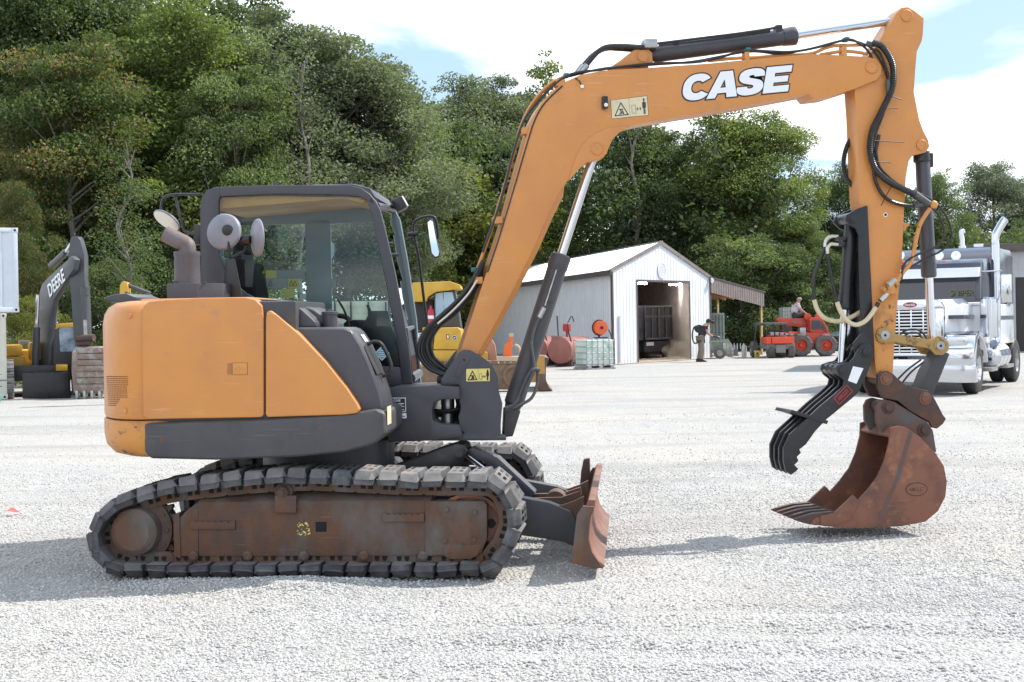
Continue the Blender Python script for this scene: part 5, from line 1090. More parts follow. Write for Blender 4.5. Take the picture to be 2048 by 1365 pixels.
make_proto('poplar', 15, 16, 2.0, 4.0, 'poplar', 70, 240, .85, .18, PALEBARK, .14)
make_proto('bush', 16, 7, 3.0, .3, 'bush', 90, 380, .9, .145, BARK, .09)
make_proto('thin', 17, 15, 2.0, 4.5, 'poplar', 60, 110, .9, .16, PALEBARK, .17)
make_proto('cone', 18, 16, 3.8, 1.2, 'cone', 125, 500, 1.25, .17, BARK)
def tree(kind, proto, px, top, Y, leaf, label, wide=1.0, rot=0, name=None):
    cm, tm, H = PROTO[proto]; p = depth(px, top, Y); s = (p.z)/H*.97; wide = wide*1.08; base = (p.x, Y, 0)
    rt = thing(name or kind, base, label, 'shrub' if kind == 'shrub' else 'tree', 'shrubs along the wood edge' if kind == 'shrub' else 'trees behind the yard')
    rt.scale = (s*wide, s*wide, s); rt.rotation_euler = (0, 0, R(rot))
    t = bpy.data.objects.new('trunk', tm); c = bpy.data.objects.new('crown', cm)
    for o in (t, c): COL.objects.link(o); o.parent = rt
    if not len(cm.materials): cm.materials.append(LEAF[leaf])
    c.material_slots[0].link = 'OBJECT'; c.material_slots[0].material = LEAF[leaf]
    return rt
T = tree
T('oak_tree', 'oak1', -60, -90, 58, 'dark', 'dark green tree cut by the left frame edge above the white container', 1.1, 10)
T('oak_tree', 'maple1', 45, -80, 56, 'dark', 'dark leafy tree rising just right of the white container at left', .95, 60)
T('autumn_tree', 'maple2', 140, 30, 50, 'autumn', 'green tree with rusty orange leaves behind the grey excavator boom', .9, 120)
T('autumn_tree', 'oak2', 30, 350, 46, 'autumn', 'low tree with orange and red leaves beside the white container', .55, 200)
T('maple_tree', 'cone', 235, -60, 57, 'green', 'tall green tree with yellowing crown right of the grey excavator', .95, 30)
T('oak_tree', 'oak1', 165, -110, 66, 'dark', 'dark tree behind the tallest orange tinged tree at left', 1.1, 210)
T('maple_tree', 'maple1', 345, -5, 55, 'bright', 'broad bright green tree above the exhaust stack', 1.05, 80)
T('maple_tree', 'maple2', 470, 95, 53, 'green', 'green tree directly left of and behind the cab roof', .8, 160)
T('oak_tree', 'oak2', 440, -50, 66, 'dark', 'dark green tree whose top leaves the frame left of the oaks', 1.0, 260)
T('poplar_tree', 'thin', 246, 250, 44, 'dark', 'sparse young tree with bare pale trunk right of the grey excavator', 1.1, 40)
T('poplar_tree', 'thin', 596, 60, 54, 'oak', 'slender tree with a visible trunk right behind the cab roof', .9, 140)
T('oak_tree', 'oak1', 565, 12, 60, 'oak', 'tall grey green oak with the highest crown against the sky', 1.1, 40)
T('oak_tree', 'oak2', 680, 45, 60, 'oak', 'grey green oak above the front of the cab roof', 1.1, 140)
T('oak_tree', 'oak1', 770, 120, 62, 'oak', 'sloping grey green oak at the edge of the sky gap', .85, 230)
T('maple_tree', 'maple2', 835, 165, 74, 'bright', 'small yellow green tree top in the dip of the skyline', .5, 20)
T('oak_tree', 'oak2', 915, 140, 86, 'oak', 'dark grey oak left of the raised boom', 1.05, 310)
T('oak_tree', 'oak1', 1010, 150, 88, 'oak', 'dark grey oak touching the boom elbow', 1.0, 100)
T('maple_tree', 'cone', 905, 235, 82, 'green', 'pointed green tree in front of the grey oaks by the front mirror', .85, 190)
T('shrub', 'bush', 880, 330, 80, 'yellow', 'large yellow green bush above the yellow crawler', 1.15, 70, 'yellow_bush')
T('shrub', 'bush', 965, 390, 84, 'yellow', 'yellowish bush between the boom and the crawler canopy', 1.0, 170, 'yellow_bush')
T('poplar_tree', 'poplar', 1088, 96, 90, 'bright', 'slim bright green tree spiking up behind the boom elbow', 1.0, 10)
T('poplar_tree', 'thin', 1262, 80, 76, 'green', 'thin tree tip peeking over the boom below the hose arch', .9, 60)
T('shrub', 'bush', 1130, 410, 86, 'bright', 'bright green bush behind the shed roof and boom cylinder', 1.2, 110, 'green_bush')
T('maple_tree', 'maple1', 1245, 235, 78, 'dark', 'dark green tree with pale trunk under the boom behind the shed', 1.0, 130)
T('poplar_tree', 'thin', 1262, 290, 80, 'green', 'pale vine covered trunk standing behind the shed ridge', .9, 160)
T('maple_tree', 'maple2', 1345, 230, 78, 'green', 'green tree right above the shed gable', .95, 250)
T('maple_tree', 'cone', 1455, 190, 76, 'bright', 'big sunlit green tree under the lettered part of the boom', 1.25, 50)
T('maple_tree', 'maple1', 1535, 225, 76, 'bright', 'big sunlit green tree left of the stick', .95, 340)
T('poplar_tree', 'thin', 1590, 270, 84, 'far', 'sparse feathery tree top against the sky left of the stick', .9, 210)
T('maple_tree', 'maple2', 1600, 420, 74, 'green', 'lower green tree behind the red telehandler', .9, 90)
T('oak_tree', 'oak2', 1685, 318, 88, 'dark', 'dark oak seen behind the thumb cylinder with sky holes', .85, 300)
T('oak_tree', 'oak1', 1765, 345, 90, 'dark', 'dark oak half hidden by the stick', .8, 15)
T('maple_tree', 'maple1', 1880, 345, 88, 'green', 'olive green tree right of the bucket cylinder above the truck', .8, 220)
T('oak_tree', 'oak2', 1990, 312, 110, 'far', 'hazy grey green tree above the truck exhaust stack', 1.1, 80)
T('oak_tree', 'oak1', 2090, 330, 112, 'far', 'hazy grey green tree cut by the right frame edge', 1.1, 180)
T('shrub', 'bush', 55, 590, 40, 'yellow', 'pale yellow green bush behind the grey excavator body', .8, 0, 'yellow_bush')
T('shrub', 'bush', 1480, 470, 70, 'green', 'dense green bush behind the lean-to posts', 1.1, 300, 'green_bush')
T('shrub', 'bush', 1560, 490, 70, 'dark', 'dense dark bush behind the seated person', 1.1, 200, 'green_bush')
T('shrub', 'bush', 1660, 500, 72, 'dark', 'dark bush behind the thumb hoses', 1.1, 30, 'green_bush')
T('shrub', 'bush', 300, 480, 50, 'dark', 'dark low bush behind the orange engine door', 1.1, 150, 'green_bush')
T('shrub', 'bush', 210, 520, 46, 'dark', 'dark low bush between grey excavator stick and the tail', 1.0, 250, 'green_bush')
# a wood behind that reads as one mass
def woodland():
    r = np.random.default_rng(99); C = []; S = []; V = []
    prof = [(-300, -40), (0, -30), (400, 0), (560, 110), (700, 200), (800, 290), (900, 290), (1080, 300), (1200, 330), (1350, 330), (1550, 340), (1620, 430), (1800, 440), (1900, 460), (2100, 440), (2400, 420)]
    xs = [p[0] for p in prof]; ys = [p[1] for p in prof]
    for i in range(900):
        px = r.uniform(-300, 2400); Y = r.uniform(72, 100)+(12 if px > 1600 else 0); top = np.interp(px, xs, ys)
        zt = depth(px, top, 84).z; z = zt*r.random()**.8; p = depth(px, 600, Y); m = 130; s = r.uniform(1.0, 2.0)
        d = r.normal(size=(m, 3)); d /= np.linalg.norm(d, axis=1)[:, None]; q = np.array([p.x, Y, max(.5, z)])+d*(r.random(m)**.5)[:, None]*np.array([1.2, 1.0, .8])*s
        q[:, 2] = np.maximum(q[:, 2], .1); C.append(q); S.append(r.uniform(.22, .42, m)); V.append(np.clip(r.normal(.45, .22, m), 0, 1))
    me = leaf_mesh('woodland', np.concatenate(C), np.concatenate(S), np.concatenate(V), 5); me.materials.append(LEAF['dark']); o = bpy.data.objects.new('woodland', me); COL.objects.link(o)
    tag(o, 'dense dark wood filling the gaps behind the front trees', 'woodland', kind='stuff')
woodland()
# ================================================================ shed with lean-to
WMET = pmat('white_metal_siding', (.70, .72, .76), .45, 0, (.64, .66, .70), 1.5, .4, .7, .02, 30, col3=(.55, .50, .42), scale3=1.2, lo3=.66, hi3=.85)
GMET = pmat('grey_metal_roof', (.52, .53, .54), .45, .2, (.46, .46, .47), 2, .4, .7, .02, 30, col3=(.38, .30, .24), scale3=1.3, lo3=.66, hi3=.8)
TRIMB = pmat('brown_trim', (.075, .060, .055), .5, 0, (.10, .085, .08), 3, .4, .7)
FASB = pmat('brown_fascia_metal', (.17, .14, .13), .5, 0, (.22, .19, .18), 3, .4, .7)
LUMB = pmat('treated_lumber', (.42, .31, .13), .8, 0, (.33, .22, .09), 5, .4, .7, .2, 30, stretch=(3, 3, .4))
RAFT = pmat('orange_rafters', (.42, .20, .08), .8, 0, (.3, .14, .06), 4, .4, .7)
INSUL = pmat('interior_liner', (.50, .44, .42), .8, 0, (.40, .35, .33), 2.5, .42, .6, .3, 4)
class Aff(Frame):
    def __init__(s, o, u, v):
        s.m = Matrix(((u[0], v[0], 0, o[0]), (u[1], v[1], 0, o[1]), (0, 0, 1, 0), (0, 0, 0, 1))); s.i = s.m.inverted(); s.c = s.i @ CAMP; s.r3 = s.i.to_3x3()
A_ = ground(1227, 729); C_ = depth(1421, 640, 57.5); D_ = depth(1040, 560, 66.0)
uu = Vector((C_.x-A_.x, C_.y-A_.y, 0)); GL = uu.length; uu.normalize(); vv = Vector((D_.x-A_.x, D_.y-A_.y, 0)).normalized()
S = Aff(A_, uu, vv)
EV = S.atY(1219, 538, 0).z; AP = S.atY(1322, 487, 0); RZ = AP.z; RA = AP.x; SL = 24.5; EVR = S.atY(1419, 555, 0).z
SHED = thing('metal_shed', (A_.x, A_.y, 0), 'white ribbed metal shed with open bay and brown lean-to behind the boom cylinder', 'shed')
def ribs(mb, a0, a1, zlo, zhi, along, fixed, sgn, pitch=.23, h=.02, w_=.05):
    """sheet with raised ribs; zlo/zhi functions of position"""
    pts = [a0]; x = a0+pitch/2
    P_ = [(a0, 0)]
    while x < a1-w_:
        P_ += [(x-w_, 0), (x-w_*.45, h), (x+w_*.45, h), (x+w_, 0)]; x += pitch
    P_.append((a1, 0))
    def V_(p, o, z): return (p, fixed+sgn*o, z) if along == 0 else (fixed+sgn*o, p, z)
    vs = []; fs = []
    for p, o in P_: vs += [V_(p, o, zlo(p)), V_(p, o, zhi(p))]
    for i in range(len(P_)-1): fs.append((2*i, 2*i+2, 2*i+3, 2*i+1))
    mb.raw(vs, fs)
rz_ = lambda a: EV+(RZ-EV)*a/RA if a < RA else RZ+(EVR-RZ)*(a-RA)/(GL-RA)
dl = S.atY(1276, 650, 0).x; dr = S.atY(1379, 650, 0).x; dt = S.atY(1320, 565, 0).z
wl = MB(S); one = lambda v: (lambda p: v)
ribs(wl, 0, dl, one(0), rz_, 0, 0, -1); ribs(wl, dl, dr, one(dt), rz_, 0, 0, -1); ribs(wl, dr, GL, one(0), rz_, 0, 0, -1)
part(wl, 'gable_wall', WMET, SHED, ang=20)
w2 = MB(S); ribs(w2, 0, SL, one(0), one(EV), 1, 0, -1, .3, .022, .05); part(w2, 'side_wall', WMET, SHED, ang=20)
w3 = MB(S); w3.box((GL-.02, 0, 0), (GL, SL, EVR)); w3.box((0, SL-.02, 0), (GL, SL, EV)); part(w3, 'rear_wall', WMET, SHED)
rf = MB(S)
def slope(a0, z0, a1, z1):
    n = int((SL+.6)/.3)
    vs = []; fs = []
    for i in range(n):
        b = -.08+i*.3
        for o, bb in ((0, b), (0, b+.20), (.03, b+.23), (.03, b+.27)): vs += [(a0, bb, z0+o), (a1, bb, z1+o)]
    m = len(vs)//2
    for i in range(m-1): fs.append((2*i, 2*i+2, 2*i+3, 2*i+1))
    rf.raw(vs, fs)
slope(-.25, EV-.06, RA, RZ+.06); slope(RA, RZ+.06, GL+.1, EVR+.02); rf.box((RA-.12, -.08, RZ+.07), (RA+.12, SL+.3, RZ+.09)); part(rf, 'roof', GMET, SHED, ang=20)
tm = MB(S); tm.box((-.27, -.3, EV-.26), (-.2, SL, EV-.05)); tm.box((-.05, -.05, 0), (.06, -.028, EV-.05)); tm.box((-.05, -.05, 0), (-.028, .12, EV-.05)); tm.box((GL-.04, -.06, 0), (GL+.06, -.028, EVR))
tm.box((dl-.08, -.05, 0), (dl, -.024, dt+.08)); tm.box((dr, -.05, 0), (dr+.08, -.024, dt+.08)); tm.box((dl, -.05, dt), (dr, -.024, dt+.08)); part(tm, 'trim', TRIMB, SHED)
rk = MB(S)
for a0, z0, a1, z1 in ((-.28, EV-.06, RA, RZ+.07), (RA, RZ+.07, GL+.12, EVR+.02)):
    rk.raw([(a0, -.09, z0-.13), (a1, -.09, z1-.13), (a1, -.09, z1+.02), (a0, -.09, z0+.02), (a0, -.0, z0-.13), (a1, -.0, z1-.13), (a1, -.0, z1+.02), (a0, -.0, z0+.02)], [(0, 1, 2, 3), (4, 5, 1, 0), (3, 2, 6, 7)])
part(rk, 'rake_trim', FASB, SHED)
q = S.atY(1324, 541, -.03); ve = MB(S); ve.lathe([(0, .34), (.04, .34), (.05, .28), (.02, .27), (.02, 0)], (q.x, -.02, q.z), (0, -1, 0), 24)
for k in range(7): zz = q.z-.2+k*.066; hw = math.sqrt(max(.01, .26**2-(zz-q.z)**2)); ve.box((q.x-hw, -.06, zz-.012), (q.x+hw, -.04, zz+.02))
part(ve, 'gable_vent', WMET, SHED)
# interior
it = MB(S); it.raw([(.1, 12, 0), (GL-.1, 12, 0), (GL-.1, 12, EV), (.1, 12, EV)], [(0, 1, 2, 3)]); it.raw([(dl-.3, .1, 0), (dl-1.4, 12, 0), (dl-1.4, 12, EV), (dl-.3, .1, EV)], [(0, 1, 2, 3)]); it.raw([(dr+.1, .1, 0), (GL-.05, 4, 0), (GL-.05, 12, 0), (GL-.05, 12, EV), (GL-.05, 4, EV), (dr+.1, .1, EV)], [(0, 1, 2, 3, 4, 5)]); it.raw([(0.1, .05, EV-.1), (GL-.1, .05, EV-.1), (GL-.1, 12, EV-.1), (.1, 12, EV-.1)], [(0, 1, 2, 3)])
it.box((dl+2.2, 6, 0), (dl+2.4, 6.2, EV)); part(it, 'interior_liner', INSUL, SHED)
for px_, py_, hw in ((1285, 567, .5), (1352, 569.5, .75)):
    la = MB(S); q = S.atY(px_, py_, 3.0); la.box((q.x-hw*.6, 2.9, q.z-.03), (q.x+hw*.6, 3.2, q.z+.03)); part(la, 'ceiling_lamp', emat('lit_tube', (1, .97, .9), 60), SHED)
# lean-to
LT = MB(S); LN = 9.0
qa = S.atY(1421, 556, -.1); qb = S.atY(1528, 586, -.1); qc = S.atY(1527, 601, -.1)
fh = qb.z-qc.z+.15
zt_ = lambda a: qa.z+(qb.z-qa.z)*(a-qa.x)/(qb.x-qa.x)
ribs(LT, qa.x, qb.x, lambda a: zt_(a)-.62, zt_, 0, -.1, -1, .22, .02, .055); part(LT, 'fascia', FASB, SHED, ang=20)
l2 = MB(S); l2.raw([(qa.x, -.15, qa.z), (qb.x+.15, -.15, qb.z), (qb.x+.15, LN, qb.z), (qa.x, LN, qa.z), (qa.x, -.15, qa.z+.05), (qb.x+.15, -.15, qb.z+.05), (qb.x+.15, LN, qb.z+.05), (qa.x, LN, qa.z+.05)], [(0, 1, 2, 3), (4, 5, 6, 7), (0, 1, 5, 4), (1, 2, 6, 5), (2, 3, 7, 6)]); part(l2, 'lean_to_roof', TRIMB, SHED)
for k in range(9):
    ra = MB(S); b = .3+k*1.05; ra.raw([(qa.x, b, qa.z-.25), (qb.x, b, qb.z-.25), (qb.x, b+.06, qb.z-.25), (qa.x, b+.06, qa.z-.25), (qa.x, b, qa.z-.02), (qb.x, b, qb.z-.02), (qb.x, b+.06, qb.z-.02), (qa.x, b+.06, qa.z-.02)], [(0, 1, 2, 3), (0, 1, 5, 4), (2, 3, 7, 6), (1, 2, 6, 5)]); part(ra, 'rafter', RAFT, SHED)
q = S.atY(1524, 650, 0); q2 = S.atX(1437, 640, q.x)
for px_, bb in ((1524, .0), (None, q2.y if 3 < q2.y < 30 else 8.5)):
    po = MB(S); po.box((q.x-.09, bb, 0), (q.x+.07, bb+.16, qb.z-.2), .01); part(po, 'post', LUMB, SHED)
cmr = MB(S); q = S.atY(1423, 562, -.15); cmr.cyl((q.x, -.05, q.z+.08), (q.x, -.2, q.z+.08), .05, seg=10); cmr.lathe([(-.12, .03), (-.1, .08), (0, .11), (.08, .11), (.09, .05)], (q.x, -.22, q.z), (0, 0, 1), 14); part(cmr, 'security_camera', WMET, SHED)
dp2 = MB(S); q = S.atY(1238, 640, -.03); dp2.cyl((q.x, -.06, .05), (q.x, -.06, S.atY(1238, 632, 0).z), .04, seg=8); part(dp2, 'conduit', GMET, SHED)
pl_ = MB(S); pl_.raw([(-.3, -.6, .012), (GL+.3, -.6, .012), (GL+.3, 12, .012), (-.3, 12, .012)], [(0, 1, 2, 3)]); part(pl_, 'floor_slab', pmat('dirt_slab', (.30, .25, .2), .9), SHED)
# truck body parked inside
def box_truck():
    q0 = S.atY(1290, 690, 3.0); q1 = S.atY(1345, 690, 3.0); zt2 = S.atY(1318, 612, 3.0).z; zb = S.atY(1318, 680, 3.0).z
    t = thing('dump_truck', S.W((q0.x, 3, 0)), 'black steel dump body with double tail doors parked inside the shed', 'truck')
    DKB = pmat('worn_black_steel', (.045, .047, .055), .5, 0, (.09, .095, .11), 6, .45, .65)
    m = MB(S); m.box((q0.x-.9, 3.05, zb), (q1.x, 8.0, zt2), .02); m.box((q0.x, 3.1, zb-.5), (q1.x-.1, 8.0, zb-.05), .02); part(m, 'body', DKB, t)
    W_ = (q1.x-q0.x)/2
    for i in range(2):
        d = MB(S); x0 = q0.x+i*W_; d.box((x0+.01, 2.99, zb+.05), (x0+W_-.01, 3.05, zt2-.02), .01)
        d.mat(1)
        for k in range(3): d.box((x0+k*W_/2*.96-.01, 2.93, zb+.02), (x0+k*W_/2*.96+.06, 3.0, zt2), .008)
        d.box((x0, 2.93, zt2-.5), (x0+W_, 2.99, zt2-.42), .006); d.box((x0, 2.93, zb+.02), (x0+W_, 2.99, zb+.1), .006); d.box((x0, 2.93, zt2-.07), (x0+W_, 2.99, zt2), .006); part(d, 'tail_door', [DKB, pmat('grey_door_frame', (.14, .15, .18), .5, 0, (.09, .095, .11), 5, .4, .65)], t)
    for x0 in (q0.x+.15, q1.x-.45):
        wq = MB(S); wq.cyl((x0, 3.6, .5), (x0+.3, 3.6, .5), .5, seg=20, bev=.04); part(wq, 'wheel', RUBBER, t)
    b_ = MB(S); b_.box((q0.x+.1, 2.95, .55), (q0.x+.7, 3.05, .7)); part(b_, 'number_plate', WHITE, t)
box_truck()
# ---- far grey building behind the truck at right
FB = Frame((depth(1935, 640, 60).x, 60, 0), -20)
fbd = thing('metal_building', FB.W((0, 0, 0)), 'grey ribbed metal building with dark roof edge behind the truck', 'building')
zt3 = FB.atY(1990, 505, 0).z
m = MB(FB); x9 = FB.atY(2032, 640, 0).x; ribs(m, 0, x9, one(0), one(zt3), 0, 0, -1, .3, .02, .05); ribs(m, x9, x9+3.5, one(FB.atY(2040, 555, 0).z), one(zt3), 0, 0, -1, .3, .02, .05); ribs(m, x9+3.5, 26, one(0), one(zt3), 0, 0, -1, .3, .02, .05); part(m, 'wall', pmat('grey_siding', (.42, .43, .45), .5, 0, (.36, .37, .39), 2, .4, .7), fbd, ang=20)
m = MB(FB); m.box((-.2, -.4, zt3), (26.5, 10, zt3+.35), .02); part(m, 'roof_edge', TRIMB, fbd)
m = MB(FB); m.box((x9, .05, 0), (x9+3.5, 3, zt3-.2)); part(m, 'bay_shade_block', pmat('bay_shade_dark', (.05, .045, .045), .9), fbd)  # solid block, its dark colour stands for the shade inside the doorway
m = MB(FB); q = FB.atY(1957, 489, -.45); m.box((q.x-.2, -.47, q.z-.12), (q.x+.2, -.42, q.z+.02), .01); part(m, 'sign_plate', WHITE, fbd)
# ---- containers at the left edge
CT = Frame((depth(38, 640, 33).x, 33.0, 0), 23)
CWH = pmat('white_container_paint', (.62, .67, .72), .5, 0, (.55, .60, .66), 2, .4, .7, 0, 20, col3=(.35, .25, .16), scale3=4, lo3=.72, hi3=.8)
CCR = pmat('cream_container_paint', (.62, .60, .52), .5, 0, (.55, .52, .44), 2, .4, .7, 0, 20, col3=(.35, .22, .12), scale3=4, lo3=.72, hi3=.8)
def container(z0, z1, xr, mat_, label):
    t = thing('shipping_container', CT.W((xr, 0, z0)), label, 'container', None)
    m = MB(CT); P_ = []; x = xr-6.0; k = 0
    while x < xr-.1: P_ += [(x, 0), (x+.07, 0), (x+.12, .045), (x+.22, .045), (x+.27, 0)]; x += .30
    vs = []; fs = []
    for p, o in P_:
        if p > xr-.1: p = xr-.1
        vs += [(p, .06-o, z0+.12), (p, .06-o, z1-.1)]
    for i in range(len(P_)-1): fs.append((2*i, 2*i+2, 2*i+3, 2*i+1))
    m.raw(vs, fs); part(m, 'side_panel', mat_, t, ang=15)
    m = MB(CT); m.box((xr-.11, 0, z0), (xr, .11, z1), .01); m.box((xr-6, 0, z0), (xr-.11, .11, z0+.13), .01); m.box((xr-6, 0, z1-.1), (xr-.11, .1, z1), .01); m.box((xr-.06, .1, z0), (xr-.02, 2.4, z1-.02)); m.box((xr-6, .1, z1-.06), (xr-.1, 2.4, z1-.03)); m.box((xr-6.0, .1, z0), (xr-5.95, 2.4, z1-.05)); m.box((xr-6, 2.35, z0), (xr-.1, 2.4, z1-.05)); part(m, 'frame', mat_, t)
    m = MB(CT)
    for zz in (z0+.0, z1-.12): m.box((xr-.13, -.012, zz), (xr+.012, .13, zz+.12), .008)
    m.mat(1)
    for zz in (z0+.06, z1-.06): m.cyl((xr-.06, -.014, zz), (xr-.06, .02, zz), .03, seg=10)
    part(m, 'corner_casting', [mat_, DARK], t); return t
zm = CT.atY(20, 626, 0).z; zt4 = CT.atY(20, 456, 0).z
container(zm+.01, zt4, 0, CWH, 'upper white corrugated container at the left edge')
container(0, zm-.01, CT.atY(13, 700, 0).x, CCR, 'lower cream container at the left edge under the white one')
tp_ = MB(); q = ground(0, 806); tp_.loft([[(q.x-.5+.9*math.cos(a)*k*.55, q.y+.5*math.sin(a)*k, zz+.04*math.sin(3*a)) for a in [2*math.pi*i/14 for i in range(14)]] for k, zz in ((1, 0), (1.02, .08), (.85, .2), (.5, .29), (.1, .32))])
o = tp_.build('folded_tarp', pmat('teal_tarp', (.06, .30, .25), .5, 0, (.03, .18, .15), 7, .4, .7), None, origin=(q.x-.5, q.y, 0)); tag(o, 'crumpled teal green tarp on the ground below the containers', 'tarp')
# red scrap on the gravel
q = ground(20, 1030); rg_ = MB(); r = random.Random(4); rg_.raw([(q.x+dx, q.y+dy, .015+dz) for dx, dy, dz in ((-.07, 0, 0), (-.02, -.05, .03), (.05, -.03, .01), (.08, .04, .0), (.0, .06, .045), (.02, .0, .05))], [(0, 1, 5), (1, 2, 5), (2, 3, 5), (3, 4, 5), (4, 0, 5)]); o = rg_.build('plastic_scrap', pmat('red_plastic', (.55, .05, .035), .5), None, origin=(q.x, q.y, 0)); tag(o, 'small crumpled red plastic scrap lying on the gravel at left', 'scrap')
# ================================================================ vehicles and yard clutter
def pxbox(mb, fr, x0, y0, x1, y1, ya, yb, bev=0):
    a = fr.atY(x0, y0, ya); b = fr.atY(x1, y1, ya); return mb.box((a.x, ya, b.z), (b.x, yb, a.z), bev)
def pxprism(mb, fr, pts, ya, yb, bev=0): return mb.prism(fr.xz(pts, ya), ya, yb, bev=bev)
def xprism(mb, fr, pts, xa, xb, bev=0):
    q = [fr.atX(a, b, xa) for a, b in pts]; return mb.prism([(p.y, p.z) for p in q], xa, xb, ax=0, bev=bev)
def wheel(parent, fr, c, ax, r, w_, rimr, rim_mat, tyre_mat=None, treads=0):
    c = Vector(c); d = Vector(ax).normalized(); m = MB(fr); h = w_/2
    m.lathe([(-h, rimr), (-h, r*.86), (-h*.8, r*.97), (-h*.5, r), (h*.5, r), (h*.8, r*.97), (h, r*.86), (h, rimr)], c, d, 32, cap=False)
    if treads:
        u = d.orthogonal().normalized(); w2 = d.cross(u)
        for k in range(treads):
            a = 2*math.pi*k/treads; e = u*math.cos(a)+w2*math.sin(a); f = u*math.cos(a+.2)+w2*math.sin(a+.2); s_ = -1 if k % 2 else 1
            m.tube([c+e*r*.99, c+f*r*.99+d*h*s_], w_*.07, 4, smooth=False)
    o = part(m, 'wheel', tyre_mat or RUBBER, parent)
    k = MB(fr); k.lathe([(-h*.7, 0), (-h*.7, rimr*.3), (-h*.25, rimr*.45), (-h*.2, rimr*.9), (-h*.95, rimr), (-h*.95, rimr*1.02), (h*.9, rimr), (h*.3, rimr*.5), (h*.3, 0)], c, d, 28)
    for j in range(8):
        a = 2*math.pi*j/8; u = d.orthogonal().normalized(); w2 = d.cross(u); q = c+(u*math.cos(a)+w2*math.sin(a))*rimr*.32-d*h*.68; k.cyl(q, q-d*.03, rimr*.05, seg=6)
    part(k, 'rim', rim_mat, o); return o
TWHITE = pmat('white_truck_paint', (.74, .76, .80), .18, 0, (.70, .72, .76), 2, .4, .7, coat=.5)
TNAVY = pmat('dark_navy_paint', (.035, .038, .06), .2, 0, (.045, .048, .07), 2, .4, .7, coat=.5)
CHR = pmat('polished_chrome', (.60, .62, .66), .1, 1.0)
AMBER = pmat('amber_lens', (.65, .16, .05), .25)
DGLASS = pmat('dark_windscreen', (.012, .02, .032), .04, 0, spec=.8)
# ---- semi truck
p_ = depth(1822, 640, 28.4); YW = 29.0; fw_ = Vector((math.sin(R(YW)), math.cos(R(YW)), 0)); TF = Frame(Vector((p_.x, p_.y, 0))+fw_*.45, -YW)
TRK = thing('semi_truck', TF.W((0, 1.5, 0)), 'white and navy semi truck with chrome bumper and tall exhaust stack behind the bucket', 'truck')
XS = TF.atY(1966, 740, .08).x
m = MB(TF); zb0 = TF.atY(1900, 766, -.75).z; zb1 = TF.atY(1900, 719, -.75).z
m.prism([(-XS, -.72), (-XS+.25, -.80), (XS-.2, -.80), (XS, -.68), (XS, -.5), (XS-.2, -.6), (-XS+.25, -.6), (-XS, -.5)], zb0, zb1, ax=2, bev=.02); part(m, 'bumper', CHR, TRK)
m = MB(TF); hw = TF.atY(1888, 650, -.45).x; zh = TF.atY(1850, 599, -.45).z; zl = TF.atY(1850, 714, -.45).z
sh = [(-hw, zl), (-hw, zh-.18), (-hw+.06, zh-.06), (-hw+.2, zh), (hw-.2, zh), (hw-.06, zh-.06), (hw, zh-.18), (hw, zl)]; ihw = TF.atY(1869, 650, -.45).x; iz1 = TF.atY(1850, 620, -.45).z; iz0 = zl+.08
m.box((-hw, -.45, zl), (-ihw, -.3, zh-.15), .02); m.box((ihw, -.45, zl), (hw, -.3, zh-.15), .02); m.prism([(-hw, iz1), (-hw, zh-.16), (-hw+.06, zh-.06), (-hw+.2, zh), (hw-.2, zh), (hw-.06, zh-.06), (hw, zh-.16), (hw, iz1)], -.45, -.3, bev=.02); m.box((-ihw, -.45, zl), (ihw, -.3, iz0), .02); SHELLP = part(m, 'radiator_shell', CHR, TRK)
m = MB(TF); m.box((-ihw, -.36, iz0), (ihw, -.34, iz1)); part(m, 'grille_back', DARK, SHELLP)
for k in range(13): m = MB(TF); z = iz0+(k+.5)*(iz1-iz0)/13; m.box((-ihw, -.43, z-.016), (ihw, -.38, z+.016), .004); part(m, 'grille_bar', CHR, SHELLP)
for x in (-ihw*.52, 0, ihw*.52): m = MB(TF); m.box((x-.014, -.445, iz0), (x+.014, -.41, iz1), .003); part(m, 'grille_post', CHR, SHELLP)
m = MB(TF); q = TF.atY(1820, 610, -.46); el = [(q.x+.14*math.cos(2*math.pi*k/24), q.z+.055*math.sin(2*math.pi*k/24)) for k in range(24)]; m.prism(el, -.47, -.44, bev=.004); m.mat(1); text_fit(m, 'Peterbilt', TF.W((q.x, -.471, q.z)), TF.m.to_3x3() @ Vector((1, 0, 0)), (0, 0, 1), .21, .055, .01, 0); part(m, 'badge', [pmat('red_badge', (.30, .015, .03), .3), WHITE], SHELLP)
m = MB(TF); m.loft([[(-hw+.02, -.3, zl), (hw-.02, -.3, zl), (hw-.02, -.3, zh-.2), (hw-.2, -.3, zh-.02), (-hw+.2, -.3, zh-.02), (-hw+.02, -.3, zh-.2)], [(-.95, 1.15, zl), (.95, 1.15, zl), (.95, 1.15, zh-.12), (.75, 1.15, zh+.02), (-.75, 1.15, zh+.02), (-.95, 1.15, zh-.12)]]); part(m, 'hood', TWHITE, TRK)
m = MB(TF); m.box((hw+.0, -.1, zh-.42), (.99, 1.14, zh-.34)); m.box((-.99, -.1, zh-.42), (-hw, 1.14, zh-.34)); part(m, 'hood_stripe', TNAVY, TRK)
